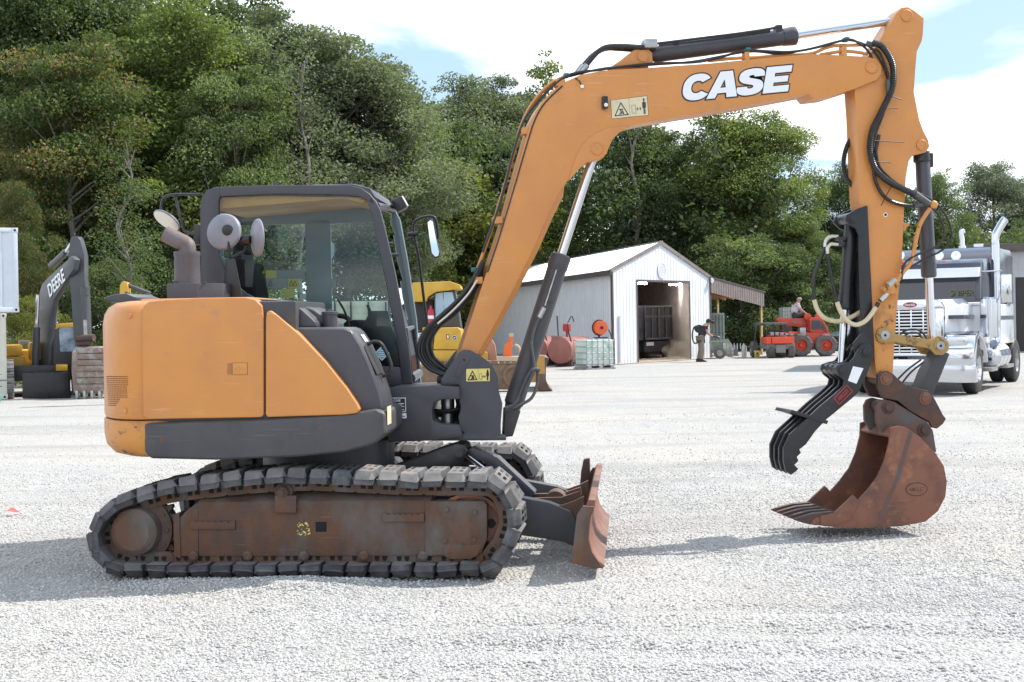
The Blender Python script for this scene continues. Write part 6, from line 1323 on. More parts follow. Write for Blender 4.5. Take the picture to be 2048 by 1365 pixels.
# wheels and fenders
wz = .52; xo = XS-.02
for s_ in (-1, 1):
    m = MB(TF); ar = [(-.82, .62), (-.80, .95), (-.55, 1.22), (-.1, 1.30), (.35, 1.22), (.72, .95), (.86, .62), (.78, .62), (.62, .9), (.3, 1.12), (-.1, 1.2), (-.3, 1.12), (-.45, .9), (-.5, .62)]
    m.prism(ar, s_*.72, s_*xo, ax=0, bev=.03)
    m.prism([(-.78, .62), (-.78, 1.0), (-.5, 1.2), (-.4, 1.0), (-.4, .62)], s_*.6, s_*xo*.99, ax=0, bev=.03); part(m, 'fender', CHR if s_ > 0 else TWHITE, TRK)
    wheel(TRK, TF, (s_*(xo-.2), .08, wz), (-s_, 0, 0), wz, .3, .29, CHR)
    for k in range(2): wheel(TRK, TF, (s_*(xo-.25-.33*k), 5.4, wz), (-s_, 0, 0), wz, .28, .29, STEEL)
    m = MB(TF); m.box((s_*.80, -.84, 1.02), (s_*(xo-.12), -.78, 1.2), .03); m.mat(1); m.box((s_*.84, -.855, 1.05), (s_*(xo-.2), -.835, 1.17), .02); part(m, 'headlight', [CHR, pmat('headlight_lens', (.6, .62, .65), .08, .3)], TRK)
# cab
zr = TF.atY(1880, 520, 1.2).z; zv = TF.atY(1880, 555, 1.1).z; zw = TF.atY(1880, 604, 1.1).z; cw_ = 1.12
m = MB(TF); m.box((-cw_, 1.15, .9), (cw_, 2.5, zw-.05), .04); part(m, 'cab_body', TWHITE, TRK)
m = MB(TF); m.prism([(1.12, zw-.05), (1.22, zv+.02), (1.3, zr-.08), (1.6, zr), (2.5, zr+.06), (2.5, zw-.05)], -cw_, cw_, ax=0, bev=.05); part(m, 'cab_roof', TNAVY, TRK)
m = MB(TF); zs = TF.atY(1880, 604, 1.09).z
for x0, x1 in ((-cw_+.1, -.03), (.03, cw_-.1)): m.raw([(x0, 1.105, zw), (x1, 1.105, zw), (x1, 1.195, zv), (x0, 1.195, zv)], [(0, 1, 2, 3)])
WSH = part(m, 'windscreen', DGLASS, TRK)
m = MB(TF); q = TF.atY(1924, 586, 1.11); text_fit(m, 'SNIPER', TF.W((q.x, 1.09, q.z)), TF.m.to_3x3() @ Vector((1, 0, 0)), (0, .2, 1), .5, .13, .01, 0); part(m, 'window_lettering', pmat('dull_yellow_print', (.11, .12, .06), .5), WSH)
m = MB(TF); m.prism([(.92, zv-.02), (1.2, zv+.0), (1.24, zv+.2), (.98, zv+.18)], -cw_, cw_, ax=0, bev=.01); part(m, 'sun_visor', TWHITE, TRK)
m = MB(TF); m.box((-cw_-.02, 1.09, zw-.09), (cw_+.02, 1.14, zw-.02), .01); m.box((-.03, 1.09, zw), (.03, 1.18, zv)); part(m, 'windscreen_trim', CHR, TRK)
m = MB(TF); m.raw([(cw_+.004, 1.3, zw), (cw_+.004, 2.2, zw), (cw_+.004, 2.2, zv+.02), (cw_+.004, 1.4, zv+.02)], [(0, 1, 2, 3)]); part(m, 'door_window', DGLASS, TRK)
m = MB(TF)
for a in (1.28, 2.25): m.box((cw_+.003, a, 1.0), (cw_+.006, a+.012, zv))
m.box((cw_+.003, 1.2, zw-.42), (cw_+.008, 2.48, zw-.33)); part(m, 'door_stripe', TNAVY, TRK)
# sleeper
sz = TF.atX(2000, 497, cw_).z; y1 = TF.atX(2030, 640, cw_+.05).y; y1 = min(max(y1, 4.0), 5.2)
m = MB(TF); m.box((-cw_-.05, 2.52, .95), (cw_+.05, y1, zw-.05), .04); part(m, 'sleeper_body', TWHITE, TRK)
m = MB(TF); m.prism([(2.2, zr-.05), (2.52, zw-.05), (y1, zw-.05), (y1, sz-.15), (y1-.3, sz), (2.9, sz), (2.45, sz-.16)], -cw_-.05, cw_+.05, ax=0, bev=.07); SLP = part(m, 'sleeper_roof', TNAVY, TRK)
m = MB(TF); m.box((cw_+.051, 2.55, zw-.42), (cw_+.056, y1-.02, zw-.33)); part(m, 'sleeper_stripe', TNAVY, TRK)
m = MB(TF); m.box((cw_+.05, y1-1.0, zw-.1), (cw_+.07, y1-.6, zw+.45), .03); m.mat(1).box((cw_+.06, y1-.95, zw-.04), (cw_+.075, y1-.65, zw+.39), .02); part(m, 'sleeper_window', [CHR, DGLASS], TRK)
for px_, nm in ((1800, 0), (1846, 0), (1878, 0), (1912, 0)):
    m = MB(TF); q = TF.atY(px_, 512, 1.75); m.lathe([(-.12, .03), (-.08, .08), (0, .105), (.01, .105), (.012, .09), (-.0, .0)], q, (0, -1, .05), 20); m.cyl((q.x, q.y+.08, zr-.05), (q.x, q.y+.05, q.z), .02, seg=8); part(m, 'roof_lamp', CHR, TRK)
for px_ in (1806, 1848, 1889, 1937):
    m = MB(TF); q = TF.atY(px_, 526, 1.5); m.lathe([(-.1, .02), (-.04, .05), (0, .055), (.03, .03), (.04, 0)], q, (0, -1, 0), 14); part(m, 'marker_light', AMBER, TRK)
for s_ in (1, -1):
    m = MB(TF); q = TF.atX(1993, 660, cw_+.22) if s_ > 0 else None; yy = TF.atX(1992, 600, cw_+.2).y; zt5 = TF.atX(1990, 440, cw_+.2).z; X = s_*(cw_+.2)
    m.tube([(X, yy-.35, 1.0), (X, yy-.1, 1.05), (X, yy, 1.25), (X, yy, 1.6)], .085, 16); m.tube([(X, yy, 1.5), (X, yy, zt5-.55)], .095, 18, smooth=False, caps=False); m.tube([(X, yy, zt5-.6), (X, yy, zt5-.42), (X+s_*.04, yy+.03, zt5-.28), (X+s_*.16, yy+.1, zt5-.05), (X+s_*.2, yy+.13, zt5)], .09, 18, caps=False); part(m, 'exhaust_stack', CHR, TRK)
    m = MB(TF); q = TF.atX(1964, 640, cw_+.18); m.lathe([(-.42, .15), (-.40, .18), (.38, .18), (.42, .15), (.44, .05)], (s_*(cw_+.2), .95, zw-.35), (0, 0, 1), 24); part(m, 'air_cleaner', CHR, TRK)
    m = MB(TF); m.lathe([(0, .0), (0, .26), (.02, .3), (.38, .3), (.38, .305), (.42, .305), (.42, .3), (.9, .3), (.9, .305), (.94, .305), (.94, .3), (1.3, .3), (1.32, .26), (1.32, 0)], (s_*(cw_+.02), 1.7, .72), (0, 1, 0), 28); part(m, 'fuel_tank', CHR, TRK)
    m = MB(TF); m.box((s_*.8, 1.0, .42), (s_*(cw_+.25), 1.65, .50), .01); m.box((s_*.8, 3.0, .42), (s_*(cw_+.25), 3.8, .5), .01); part(m, 'step', STEEL, TRK)
    m = MB(TF); X = s_*(cw_+.42); zt6 = zv+.02; m.mat(0).tube([(s_*cw_, 1.3, zw-.02), (X-s_*.05, 1.1, zw+.02), (X-s_*.03, 1.1, zv+.05), (X, 1.15, zv+.1), (s_*cw_, 1.3, zv+.1)], .016, 8); m.box((X-.11+s_*.12, 1.06, zw-.05), (X+.11+s_*.12, 1.13, zv+.02), .03); m.mat(1); m.box((X-.09+s_*.12, 1.125, zw), (X+.09+s_*.12, 1.135, zv)); part(m, 'side_mirror', [CHR, MIRROR], TRK)
m = MB(TF); m.box((-.5, .5, .5), (-.3, 6.8, .75)); m.box((.3, .5, .5), (.5, 6.8, .75)); m.box((-.95, 4.9, .95), (.95, 6.6, 1.05), .02); part(m, 'chassis_rail', TNAVY, TRK)
# ---- white box trailer partly hidden behind the thumb
q = depth(1706, 640, 42); BF = Frame((q.x, 42, 0), -17); bt = thing('box_trailer', (q.x+1, 42, 0), 'plain white box trailer glimpsed between thumb and stick', 'trailer')
m = MB(BF); z1 = BF.atY(1706, 562, 0).z; x0 = BF.atY(1693, 640, 0).x; m.box((x0, 0, .55), (x0+2.1, 5.5, z1), .05); part(m, 'body', pmat('lilac_white_paint', (.56, .58, .68), .35, 0, (.5, .52, .62), 2, .4, .7), bt)
m = MB(BF); m.box((x0, -.02, z1-.02), (x0+2.1, 5.5, z1+.06), .01); m.box((x0, -.03, .5), (x0+2.1, .02, .62), .01); part(m, 'edge_rail', TRIMB, bt)
for xx in (x0+.1, x0+1.75): wheel(bt, BF, (xx+.12, 3.0, .36), (1, 0, 0), .36, .24, .2, STEEL)
# ---- white exhaust of a second truck behind
m = MB(); q = depth(1927, 640, 45); zz = depth(1927, 462, 45).z; m.tube([(q.x, 45, .0), (q.x, 45, zz-1.0), (q.x, 45, zz-.5)], .12, 10); m.tube([(q.x, 45, zz-.6), (q.x, 45, zz-.3), (q.x-.02, 45, zz-.05), (q.x+.08, 45, zz)], .08, 10); o = m.build('white_stack', TWHITE, None, origin=(q.x, 45, 0)); tag(o, 'white tapered pipe sticking up behind the truck roof', 'pipe')
# ---- grey excavator at left
DK = pmat('slate_boom_paint', (.055, .060, .068), .4, 0, (.075, .08, .085), 3, .4, .7, dust=.3)
YEL = pmat('yellow_machine_paint', (.58, .34, .03), .45, 0, (.48, .27, .03), 3, .4, .7, dust=.3, col3=(.2, .12, .05), scale3=5, lo3=.68, hi3=.8)
DF = Frame((depth(80, 640, 35).x, 35.0, 0), -48)
D2 = Frame((depth(80, 640, 35).x, 35.0, 0), -68); DX = thing('excavator', DF.W((0, 0, 0)), 'grey boomed yellow excavator parked in front of the trees at left', 'excavator')
def dprism(mb, pts, y, th, bev=.01): return mb.prism([(p.x, p.z) for p in (DF.atY(a, b, y) for a, b in pts)], y, y+th, bev=bev)
m = MB(DF); dprism(m, [(70, 745), (74, 690), (78, 610), (79, 585), (84, 568), (95, 556), (115, 538), (135, 520), (142, 512), (150, 520), (146, 540), (132, 560), (121, 578), (108, 600), (101, 640), (98, 690), (96, 745)], -.2, .14, .02); DB = part(m, 'boom', DK, DX)
m = MB(DF); a = DF.W(DF.atY(101, 579, -.21)); b = DF.W(DF.atY(124, 553, -.21)); text_fit(m, 'DEERE', (a+b)/2, b-a, (0, 0, 1), (b-a).length*1.35, .34, .02, .004); part(m, 'lettering', WHITE, DB)
xst = DF.atY(150, 520, 0).x
SF = Frame(DF.W((xst, 0, 0)), -12); 
m = MB(SF); m.prism(SF.xz([(144, 480), (148, 474), (160, 474), (165, 482), (173, 512), (173, 555), (177, 590), (179, 640), (180, 678), (152, 680), (149, 640), (146, 590), (143, 560), (140, 516)], 0), -.1, .1, bev=.02); part(m, 'stick', DK, DX)
m = MB(SF); m.cyl(SF.atY(170, 580, -.25), SF.atY(170, 640, -.25), .085, seg=14); m.cyl(SF.atY(170, 575, -.25), SF.atY(170, 590, -.25), .11, seg=14); m.mat(1).cyl(SF.atY(170, 640, -.25), SF.atY(171, 672, -.25), .05, seg=12); part(m, 'bucket_cylinder', [DK, STEEL], DX)
m = MB(DF); m.cyl(DF.atY(71, 735, -.42), DF.atY(73, 655, -.42), .09, seg=12); m.cyl(DF.atY(110, 735, .45), DF.atY(110, 655, .45), .09, seg=12); m.mat(1); m.cyl(DF.atY(73, 655, -.42), DF.atY(76, 590, -.42), .05, seg=10); m.cyl(DF.atY(110, 655, .45), DF.atY(112, 598, .45), .05, seg=10); part(m, 'boom_cylinder', [DK, CHROME], DX)
m = MB(DF); m.cyl(DF.atY(103, 552, .0)+Vector((0, 0, .25)), DF.atY(132, 513, 0)+Vector((0, 0, .1)), .09, seg=12); m.mat(1); m.cyl(DF.atY(132, 513, 0)+Vector((0, 0, .1)), DF.atY(147, 482, 0), .05, seg=10); part(m, 'stick_cylinder', [DK, CHROME], DX)
m = MB(SF); RBK = pmat('worn_bucket_steel', (.20, .14, .11), .5, 0, (.33, .30, .28), 5, .45, .62, .05, 30); yb = -.5
m.prism([(p.y, p.z) for p in (Vector((0, -.55, SF.atY(160, 780, -.5).z)), Vector((0, -.62, SF.atY(160, 740, -.5).z)), Vector((0, -.58, SF.atY(160, 705, -.5).z)), Vector((0, -.40, SF.atY(160, 694, -.5).z)), Vector((0, -.05, SF.atY(160, 694, -.5).z)), Vector((0, .35, SF.atY(160, 730, -.5).z)), Vector((0, .3, SF.atY(160, 775, -.5).z)))], SF.atY(147, 700, -.5).x, SF.atY(216, 700, -.5).x, ax=0, bev=.02); BK = part(m, 'bucket', RBK, DX)
for k in range(6): m = MB(SF); pxbox(m, SF, 152, 697+k*12, 212, 706+k*12, -.635-.01*(2-abs(k-2)), -.56, .006); part(m, 'wear_bar', RBK, BK)
for k in range(5): m = MB(SF); pxbox(m, SF, 150+k*15.2, 782, 156+k*15.2, 803, -.66, -.55, .015); part(m, 'tooth', STEEL, BK)
m = MB(SF); pxbox(m, SF, 147, 770, 216, 786, -.60, -.55, .008); part(m, 'cutting_edge', RBK, BK)
m = MB(SF); m.cyl(SF.atY(154, 678, -.3), SF.atY(188, 676, -.3), .09, seg=14); m.cyl(SF.atY(156, 688, -.3), SF.atY(182, 688, -.3), .07, seg=14); part(m, 'link_pin', RUSTD, BK)
xc = 1.0
m = MB(D2); xprism(m, D2, [(106, 735), (106, 660), (112, 648), (150, 646), (153, 660), (154, 740)], xc, xc-1.4, .04); part(m, 'cab', pmat('dark_cab_frame', (.03, .032, .035), .4), DX)
m = MB(D2); xprism(m, D2, [(120, 700), (118, 660), (121, 655), (149, 655), (151, 703), (122, 704)], xc+.005, xc, 0); part(m, 'windscreen', pmat('blue_grey_glass', (.10, .16, .22), .05, 0, (.3, .36, .42), 1.5, .5, .65, spec=.8), DX)
m = MB(D2); xprism(m, D2, [(109, 660), (113, 648), (152, 645), (152, 655), (120, 655)], xc+.01, xc-.3, .01); xprism(m, D2, [(112, 730), (135, 730), (135, 742), (112, 742)], xc+.1, xc-.1, .01); part(m, 'cab_roof', YEL, DX)
m = MB(D2); xprism(m, D2, [(8, 712), (12, 691), (44, 690), (46, 712)], .3, -1.5, .03); xprism(m, D2, [(8, 742), (10, 714), (50, 714), (52, 742)], .4, -1.5, .03); xprism(m, D2, [(-20, 745), (-20, 700), (150, 700), (150, 745)], -1.0, -2.6, .1); part(m, 'engine_cover', YEL, DX)
m = MB(D2); m.box((-.5, -.28, .9), (.5, .28, 1.35), .05); part(m, 'boom_foot', YEL, DX)
for yy in (-1.25, .85):
    m = MB(D2)
    zt7 = .92; m.prism([(1.55, .0), (1.75, .15), (1.85, .45), (1.75, .75), (1.5, zt7), (-1.5, zt7), (-1.8, .45), (-1.5, 0)], yy, yy+.5, bev=.03); TRD = part(m, 'track', RUSTD, DX)
    for k in range(9):
        a = R(-70+k*17.5); c = Vector((1.42+.46*math.cos(a), yy+.25, .46+.46*math.sin(a))); s = MB(D2); s.tm = Matrix.Translation(c) @ Matrix.Rotation(-a, 4, 'Y'); s.box((-.02, -.29, -.06), (.03, .29, .06), .006); s.box((.03, -.29, -.015), (.06, .29, .02), .004); s.tm = None; part(s, 'track_shoe', pmat('dusty_track_steel', (.26, .25, .24), .6, 0, (.15, .13, .12), 6, .4, .65), TRD)
m = MB(D2); xprism(m, D2, [(45, 798), (45, 748), (70, 746), (140, 744), (142, 798)], 2.1, 2.0, .02); part(m, 'dozer_blade', BLACK, DX)
m = MB(D2); m.box((-1.0, -.8, .4), (1.0, .8, .78), .03); part(m, 'undercarriage', BLACK, DX)
m = MB(D2); xprism(m, D2, [(38, 690), (38, 681), (60, 681), (60, 690)], -.6, -1.0, .01); part(m, 'rear_lamp_box', SHELL, DX)
# ---- yellow knuckle and ram seen over the tail
KF = Frame((depth(255, 640, 30).x, 30.0, 0), 0); bkh = thing('backhoe', KF.W((0, 0, 0)), 'yellow backhoe boom tip with hydraulic ram peeking over the orange tail', 'backhoe')
m = MB(KF); pxprism(m, KF, [(238, 600), (240, 570), (245, 563), (254, 565), (258, 590), (262, 625), (250, 800), (225, 800)], -.1, .1, .01); part(m, 'boom', YEL, bkh)
m = MB(KF); m.cyl(KF.atY(256, 571, 0), KF.atY(300, 588, 0), .045, seg=12); m.tube([KF.atY(250, 585, -.1), KF.atY(275, 592, -.1), KF.atY(300, 590, -.1), KF.atY(318, 610, -.1)], .02, 6); part(m, 'ram', GREY, bkh)
# ---- yellow crawler dozer behind the boom foot
ZF = Frame((depth(960, 640, 33.5).x, 33.5, 0), 0)
DZ = thing('crawler_dozer', ZF.W((0, 0, 0)), 'yellow crawler dozer with blue cab glass behind the boom foot', 'dozer')
m = MB(ZF); pxprism(m, ZF, [(822, 596), (824, 566), (900, 563), (920, 570), (922, 578), (872, 584), (856, 594), (852, 604), (824, 604)], -.5, .9, .03); part(m, 'canopy', YEL, DZ)
m = MB(ZF); pxbox(m, ZF, 826, 600, 868, 660, -.1, .8, .02); part(m, 'rear_guard', pmat('black_mesh_guard', (.02, .02, .022), .6), DZ)
m = MB(ZF); pxprism(m, ZF, [(868, 652), (868, 588), (876, 582), (908, 578), (914, 600), (922, 660), (918, 664), (868, 664)], -.3, .75, .02); part(m, 'cab', pmat('dozer_cab_frame', (.05, .05, .055), .4), DZ)
m = MB(ZF)
for pts in ([(871, 648), (871, 588), (885, 585), (892, 646)], [(888, 640), (887, 585), (905, 585), (911, 612), (893, 638)]): m.raw([ZF.atY(a, b, -.31) for a, b in pts], [(0, 1, 2, 3)] if len(pts) == 4 else [(0, 1, 2, 3, 4)])
part(m, 'cab_window', pmat('pale_blue_glass', (.28, .42, .52), .08, 0, (.36, .5, .6), 1, .4, .7, spec=.8), DZ)
m = MB(ZF); pxprism(m, ZF, [(866, 700), (870, 664), (880, 656), (916, 655), (922, 660), (924, 700)], -.9, .9, .05); pxprism(m, ZF, [(866, 728), (866, 701), (925, 701), (925, 728)], -.92, .9, .03); DH = part(m, 'tank_cover', YEL, DZ)
m = MB(ZF)
q = ZF.atY(909, 676, -.905); m.lathe([(0, .055), (.006, .055)], q, (0, -1, 0), 20); m.mat(1); m.lathe([(0, .047), (.007, .047)], q, (0, -1, 0), 20); m.mat(0); q2 = q-Vector((0, .009, 0))
m.raw([q2+Vector(v) for v in ((-.035, 0, -.01), (-.01, 0, .012), (.02, 0, .006), (.035, 0, .028), (.028, 0, .0), (.005, 0, -.012), (-.02, 0, -.03), (-.012, 0, -.008))], [(0, 1, 2, 3, 4, 5, 6, 7)]); part(m, 'deer_emblem', [WHITE, INK], DH)
m = MB(ZF); pxbox(m, ZF, 892, 669, 899, 679, -.904, -.9); m.mat(1); pxbox(m, ZF, 894.5, 671, 897, 677, -.907, -.9); part(m, 'label', [pmat('red_brown_label', (.35, .08, .04), .5), WHITE], DH)
m = MB(ZF); pxbox(m, ZF, 845, 655, 866, 730, -.6, .6, .02); pxbox(m, ZF, 838, 730, 870, 775, -.5, .6, .02); part(m, 'rear_body', YEL, DZ)
m = MB(ZF); q = ZF.atY(844.5, 671, -.62); m.raw([ZF.atY(a, b, -.601) for a, b in ((834, 662), (848, 662), (848, 680), (834, 680))], [(0, 1, 2, 3)]); m.mat(1); q = ZF.atY(839.5, 671, -.61); text_fit(m, 'E', ZF.W(q), (1, 0, 0), (0, 0, 1), .09, .11, .02, 0); part(m, 'letter_plate', [INK, WHITE], DZ)
m = MB(ZF); q = ZF.atY(862, 648, -.45); m.lathe([(-.02, .05), (0, .075), (.33, .075), (.38, .05), (.42, .025), (.46, .025)], q-Vector((0, 0, .02)), (0, 0, 1), 14); m.mat(1); m.lathe([(.12, .077), (.2, .077)], q, (0, 0, 1), 14, cap=False); part(m, 'fire_extinguisher', [pmat('extinguisher_red', (.45, .02, .03), .3), WHITE], DZ)
m = MB(ZF); pxprism(m, ZF, [(925, 725), (925, 668), (950, 668), (956, 700), (975, 705), (975, 735)], -.45, .45, .03); part(m, 'hood', YEL, DZ)
m = MB(ZF); pxprism(m, ZF, [(968, 735), (972, 682), (982, 676), (990, 690), (996, 735)], -.3, .2, .02); part(m, 'front_guard', pmat('faded_red_paint', (.42, .20, .13), .6), DZ)
DIRT = pmat('muddy_brown_steel', (.16, .10, .06), .8, 0, (.24, .16, .10), 5, .4, .7, .2, 30)
for y0 in (-1.1, .6):
    m = MB(ZF); pxprism(m, ZF, [(850, 778), (835, 760), (838, 738), (855, 728), (1040, 728), (1056, 740), (1058, 762), (1040, 780)], y0, y0+.45, .04); ZT = part(m, 'track', DIRT, DZ)
    for k in range(16): s = MB(ZF); pxbox(s, ZF, 850+k*12.4, 722, 859+k*12.4, 729, y0-.02, y0+.47, .006); part(s, 'track_shoe', DIRT, ZT)
    m = MB(ZF); q = ZF.atY(1028, 752, y0-.01); m.lathe([(0, .27), (.03, .27), (.05, .2), (.02, .18), (.02, .06), (.06, .05), (.06, 0)], q, (0, -1, 0), 22); part(m, 'sprocket', DIRT, ZT)
m = MB(ZF); pr = [(1078, 782), (1106, 782), (1098, 775), (1092, 760), (1092, 735), (1098, 716), (1074, 714), (1072, 740)]; pxprism(m, ZF, pr, -1.35, 1.35, .015); part(m, 'blade', RUST, DZ)
m = MB(ZF); pxbox(m, ZF, 1055, 745, 1078, 765, -1.2, -1.05, .02); pxbox(m, ZF, 1055, 745, 1078, 765, 1.05, 1.2, .02); pxbox(m, ZF, 1073, 712, 1090, 748, -1.365, -1.3, .005); part(m, 'push_arm', pmat('yellow_brown_paint', (.42, .22, .05), .6), DZ)
# ---- orange post driver and clutter in front of the shed wall
OF = Frame((depth(1020, 640, 44).x, 44.0, 0), 0); od = thing('post_driver', OF.W((0, 0, 0)), 'bright orange upright attachment in front of the shed side wall', 'attachment')
ORG = pmat('safety_orange', (.75, .14, .02), .45)
m = MB(OF); pxprism(m, OF, [(1006, 714), (1009, 690), (1016, 684), (1024, 684), (1024, 714)], -.2, .2, .02); pxbox(m, OF, 1018, 670, 1026, 690, -.15, .15, .02); part(m, 'body', ORG, od)
m = MB(OF); pxbox(m, OF, 1018, 668, 1027, 674, -.16, .16, .02); pxbox(m, OF, 990, 714, 1045, 722, -.3, .4, .02); m.tube([OF.atY(1030, 690, 0), OF.atY(1038, 695, 0), OF.atY(1042, 714, 0)], .04, 8); pxbox(m, OF, 1000, 722, 1036, 750, -.2, .3, .02); part(m, 'stand', pmat('dusty_tan_steel', (.5, .38, .26), .7), od)
# ---- fuel tanks
TKR = pmat('faded_red_tank', (.30, .105, .085), .55, 0, (.24, .09, .07), 3, .42, .68, .03, 30, col3=(.40, .2, .16), scale3=5, lo3=.62, hi3=.8)
def fuel_tank(px0, px1, py0, py1, Y, yaw, label, pump=True):
    c = depth((px0+px1)/2, (py0+py1)/2, Y); r_ = (py1-py0)/2*Y/FPX; fr = Frame((c.x, Y, 0), yaw); t = thing('fuel_tank', fr.W((0, 0, 0)), label, 'tank', 'fuel tanks beside the shed'); L_ = 1.9
    m = MB(fr); m.lathe([(-L_/2-.08, .0), (-L_/2-.06, r_*.6), (-L_/2, r_), (L_/2, r_), (L_/2+.06, r_*.6), (L_/2+.08, 0)], (0, 0, r_+.12), (1, 0, 0), 32); part(m, 'drum', TKR, t)
    for s_ in (-1, 1): m = MB(fr); m.box((s_*L_*.32-.05, -r_*.7, 0), (s_*L_*.32+.05, r_*.7, .3), .01); part(m, 'saddle', RUSTD, t)
    for s_ in (-.3, .3): m = MB(fr); m.lathe([(s_-.02, r_+.006), (s_+.02, r_+.006)], (0, 0, r_+.12), (1, 0, 0), 32, cap=False); part(m, 'strap', TKR, t)
    if pump:
        m = MB(fr); z = 2*r_+.12; m.cyl((-.3, 0, z), (-.3, 0, z+.25), .05, seg=10); m.box((-.42, -.12, z+.2), (-.2, .12, z+.48), .03); m.mat(1).tube([(-.4, -.1, z+.4), (-.65, -.2, z+.5), (-.75, -.3, z+.1), (-.6, -.4, z-.4), (-.3, -.42, z-.5)], .025, 8); m.tube([(-.3, 0, z+.45), (-.1, -.1, z+.75), (.1, -.1, z+.55)], .02, 6); part(m, 'pump', [pmat('pump_red', (.4, .03, .03), .4), HOSE], t)
    return t
fuel_tank(1112, 1172, 689, 741, 50.2, 62, 'faded red cylindrical fuel tank next to the white liquid tote')
fuel_tank(1076, 1112, 683, 735, 51.5, 62, 'faded red fuel tank half hidden by the boom cylinder', True)
m = MB(); a = depth(1114, 632, 53.5); b = depth(1120, 735, 53.5); m.tube([a, Vector((b.x, b.y, 0))], .025, 6, smooth=False); o = m.build('leaning_pole', BLACK, None, origin=(b.x, b.y, 0)); tag(o, 'thin black pole leaning on the shed wall behind the red tanks', 'pole')
# ---- liquid tote
qg = ground(1202, 739); IB = Frame((qg.x, qg.y, 0), 22); ib = thing('liquid_tote', (qg.x, qg.y, 0), 'white plastic liquid tote in a wire cage at the shed corner', 'tote')
m = MB(IB); m.box((-.5, .02, .16), (.5, 1.0, 1.0), .05); m.cyl((0, .5, 1.0), (0, .5, 1.05), .1, seg=14); part(m, 'bottle', pmat('milky_plastic', (.62, .70, .66), .5, 0, (.45, .58, .5), 2, .45, .6), ib)
m = MB(IB); m.box((-.55, -.02, .0), (.55, 1.05, .05), .005)
for xx in (-.5, -.07, .36): m.box((xx, -.02, .05), (xx+.14, 1.05, .14), .005)
part(m, 'pallet', STEEL, ib)
for k in range(6): m = MB(IB); x = -.53+k*.212; m.cyl((x, -.01, .12), (x, -.01, 1.02), .011, seg=6); m.cyl((x, 1.03, .12), (x, 1.03, 1.02), .011, seg=6); part(m, 'cage_bar', STEEL, ib)
for k in range(5): m = MB(IB); z = .14+k*.21; m.tube([(-.53, -.01, z), (.53, -.01, z), (.53, 1.03, z), (-.53, 1.03, z), (-.53, -.01, z)], .011, 6, smooth=False); part(m, 'cage_ring', STEEL, ib)
q = IB.W((.2, .4, 1.05)); hr = thing('hose_reel', q, 'orange hose reel on top of the liquid tote', 'reel')
qf = Frame(q, 22); qx = qf.atY(1217, 676, 0)
m = MB(qf)
for k in range(9): m.lathe([(-.08+k*.02, .12), (-.075+k*.02, .24), (-.065+k*.02, .24), (-.06+k*.02, .12)], (0, 0, .36), (0, 1, 0), 24)
part(m, 'coiled_hose', pmat('orange_hose', (.72, .12, .03), .4), hr)
m = MB(qf); m.lathe([(.1, .10), (.1, .28), (.11, .28), (.11, .1)], (0, 0, .36), (0, 1, 0), 24); m.cyl((0, -.14, .36), (0, .14, .36), .05, seg=12); m.box((-.2, -.15, 0), (.2, .15, .04)); m.box((-.03, .11, 0), (.03, .15, .4)); m.tube([(.25, -.1, .3), (.3, -.2, .1), (.35, -.25, -.3), (.3, -.3, -.6), (.1, -.32, -.5)], .02, 6); part(m, 'frame', BLACK, hr)
# ================================================================ right side yard: people, telehandler, utility vehicle, clutter
def body(name, pts, edges, rad, mat, parent, sub=2):
    me = bpy.data.meshes.new(name); me.from_pydata([tuple(p) for p in pts], edges, []); o = bpy.data.objects.new(name, me); COL.objects.link(o)
    sk = o.modifiers.new('s', 'SKIN'); 
    for i, r_ in enumerate(rad): me.skin_vertices[0].data[i].radius = (r_, r_) if not isinstance(r_, tuple) else r_
    me.skin_vertices[0].data[0].use_root = True
    ss = o.modifiers.new('u', 'SUBSURF'); ss.levels = sub; ss.render_levels = sub
    dg = bpy.context.evaluated_depsgraph_get(); m2 = bpy.data.meshes.new_from_object(o.evaluated_get(dg)); bpy.data.objects.remove(o)
    org = Vector(parent['_o']); m2.transform(Matrix.Translation(-org)); m2.materials.append(mat) if not len(m2.materials) else None
    m2.polygons.foreach_set('use_smooth', [True]*len(m2.polygons)); n = bpy.data.objects.new(name, m2); COL.objects.link(n); n.parent = parent; n['_o'] = tuple(org); return n
SKIN = pmat('skin', (.42, .24, .16), .55)
DENIM = pmat('khaki_trousers', (.20, .17, .14), .8); NAVYS = pmat('navy_shirt', (.025, .028, .045), .8); GREYS = pmat('light_grey_shirt', (.48, .47, .52), .8); HAIR = pmat('dark_hair', (.02, .016, .013), .7); DTR = pmat('dark_trousers', (.04, .042, .05), .8)
# person with a blower at the shed front
qp = ground(1403, 724); PF = Frame((qp.x, qp.y, 0), 0); sc = .98
pe = thing('person', (qp.x, qp.y, 0), 'person in dark shirt and khaki trousers bending over a blower by the shed corner', 'person')
def pp(*v): return PF.W(Vector(v)*sc)
J = [pp(0, 0, .95), pp(.04, 0, 1.12), pp(.12, 0, 1.32), pp(.2, 0, 1.44), pp(.27, 0, 1.5), pp(.33, 0, 1.56),
     pp(-.02, -.1, .9), pp(.03, -.12, .5), pp(-.02, -.12, .08), pp(.12, -.13, .04), pp(-.02, .1, .9), pp(.0, .13, .5), pp(-.1, .13, .08), pp(.04, .14, .04),
     pp(.17, -.18, 1.36), pp(.24, -.22, 1.12), pp(.42, -.16, 1.0), pp(.49, -.14, .99), pp(.17, .18, 1.36), pp(.26, .22, 1.12), pp(.42, .14, 1.02), pp(.49, .12, 1.0)]
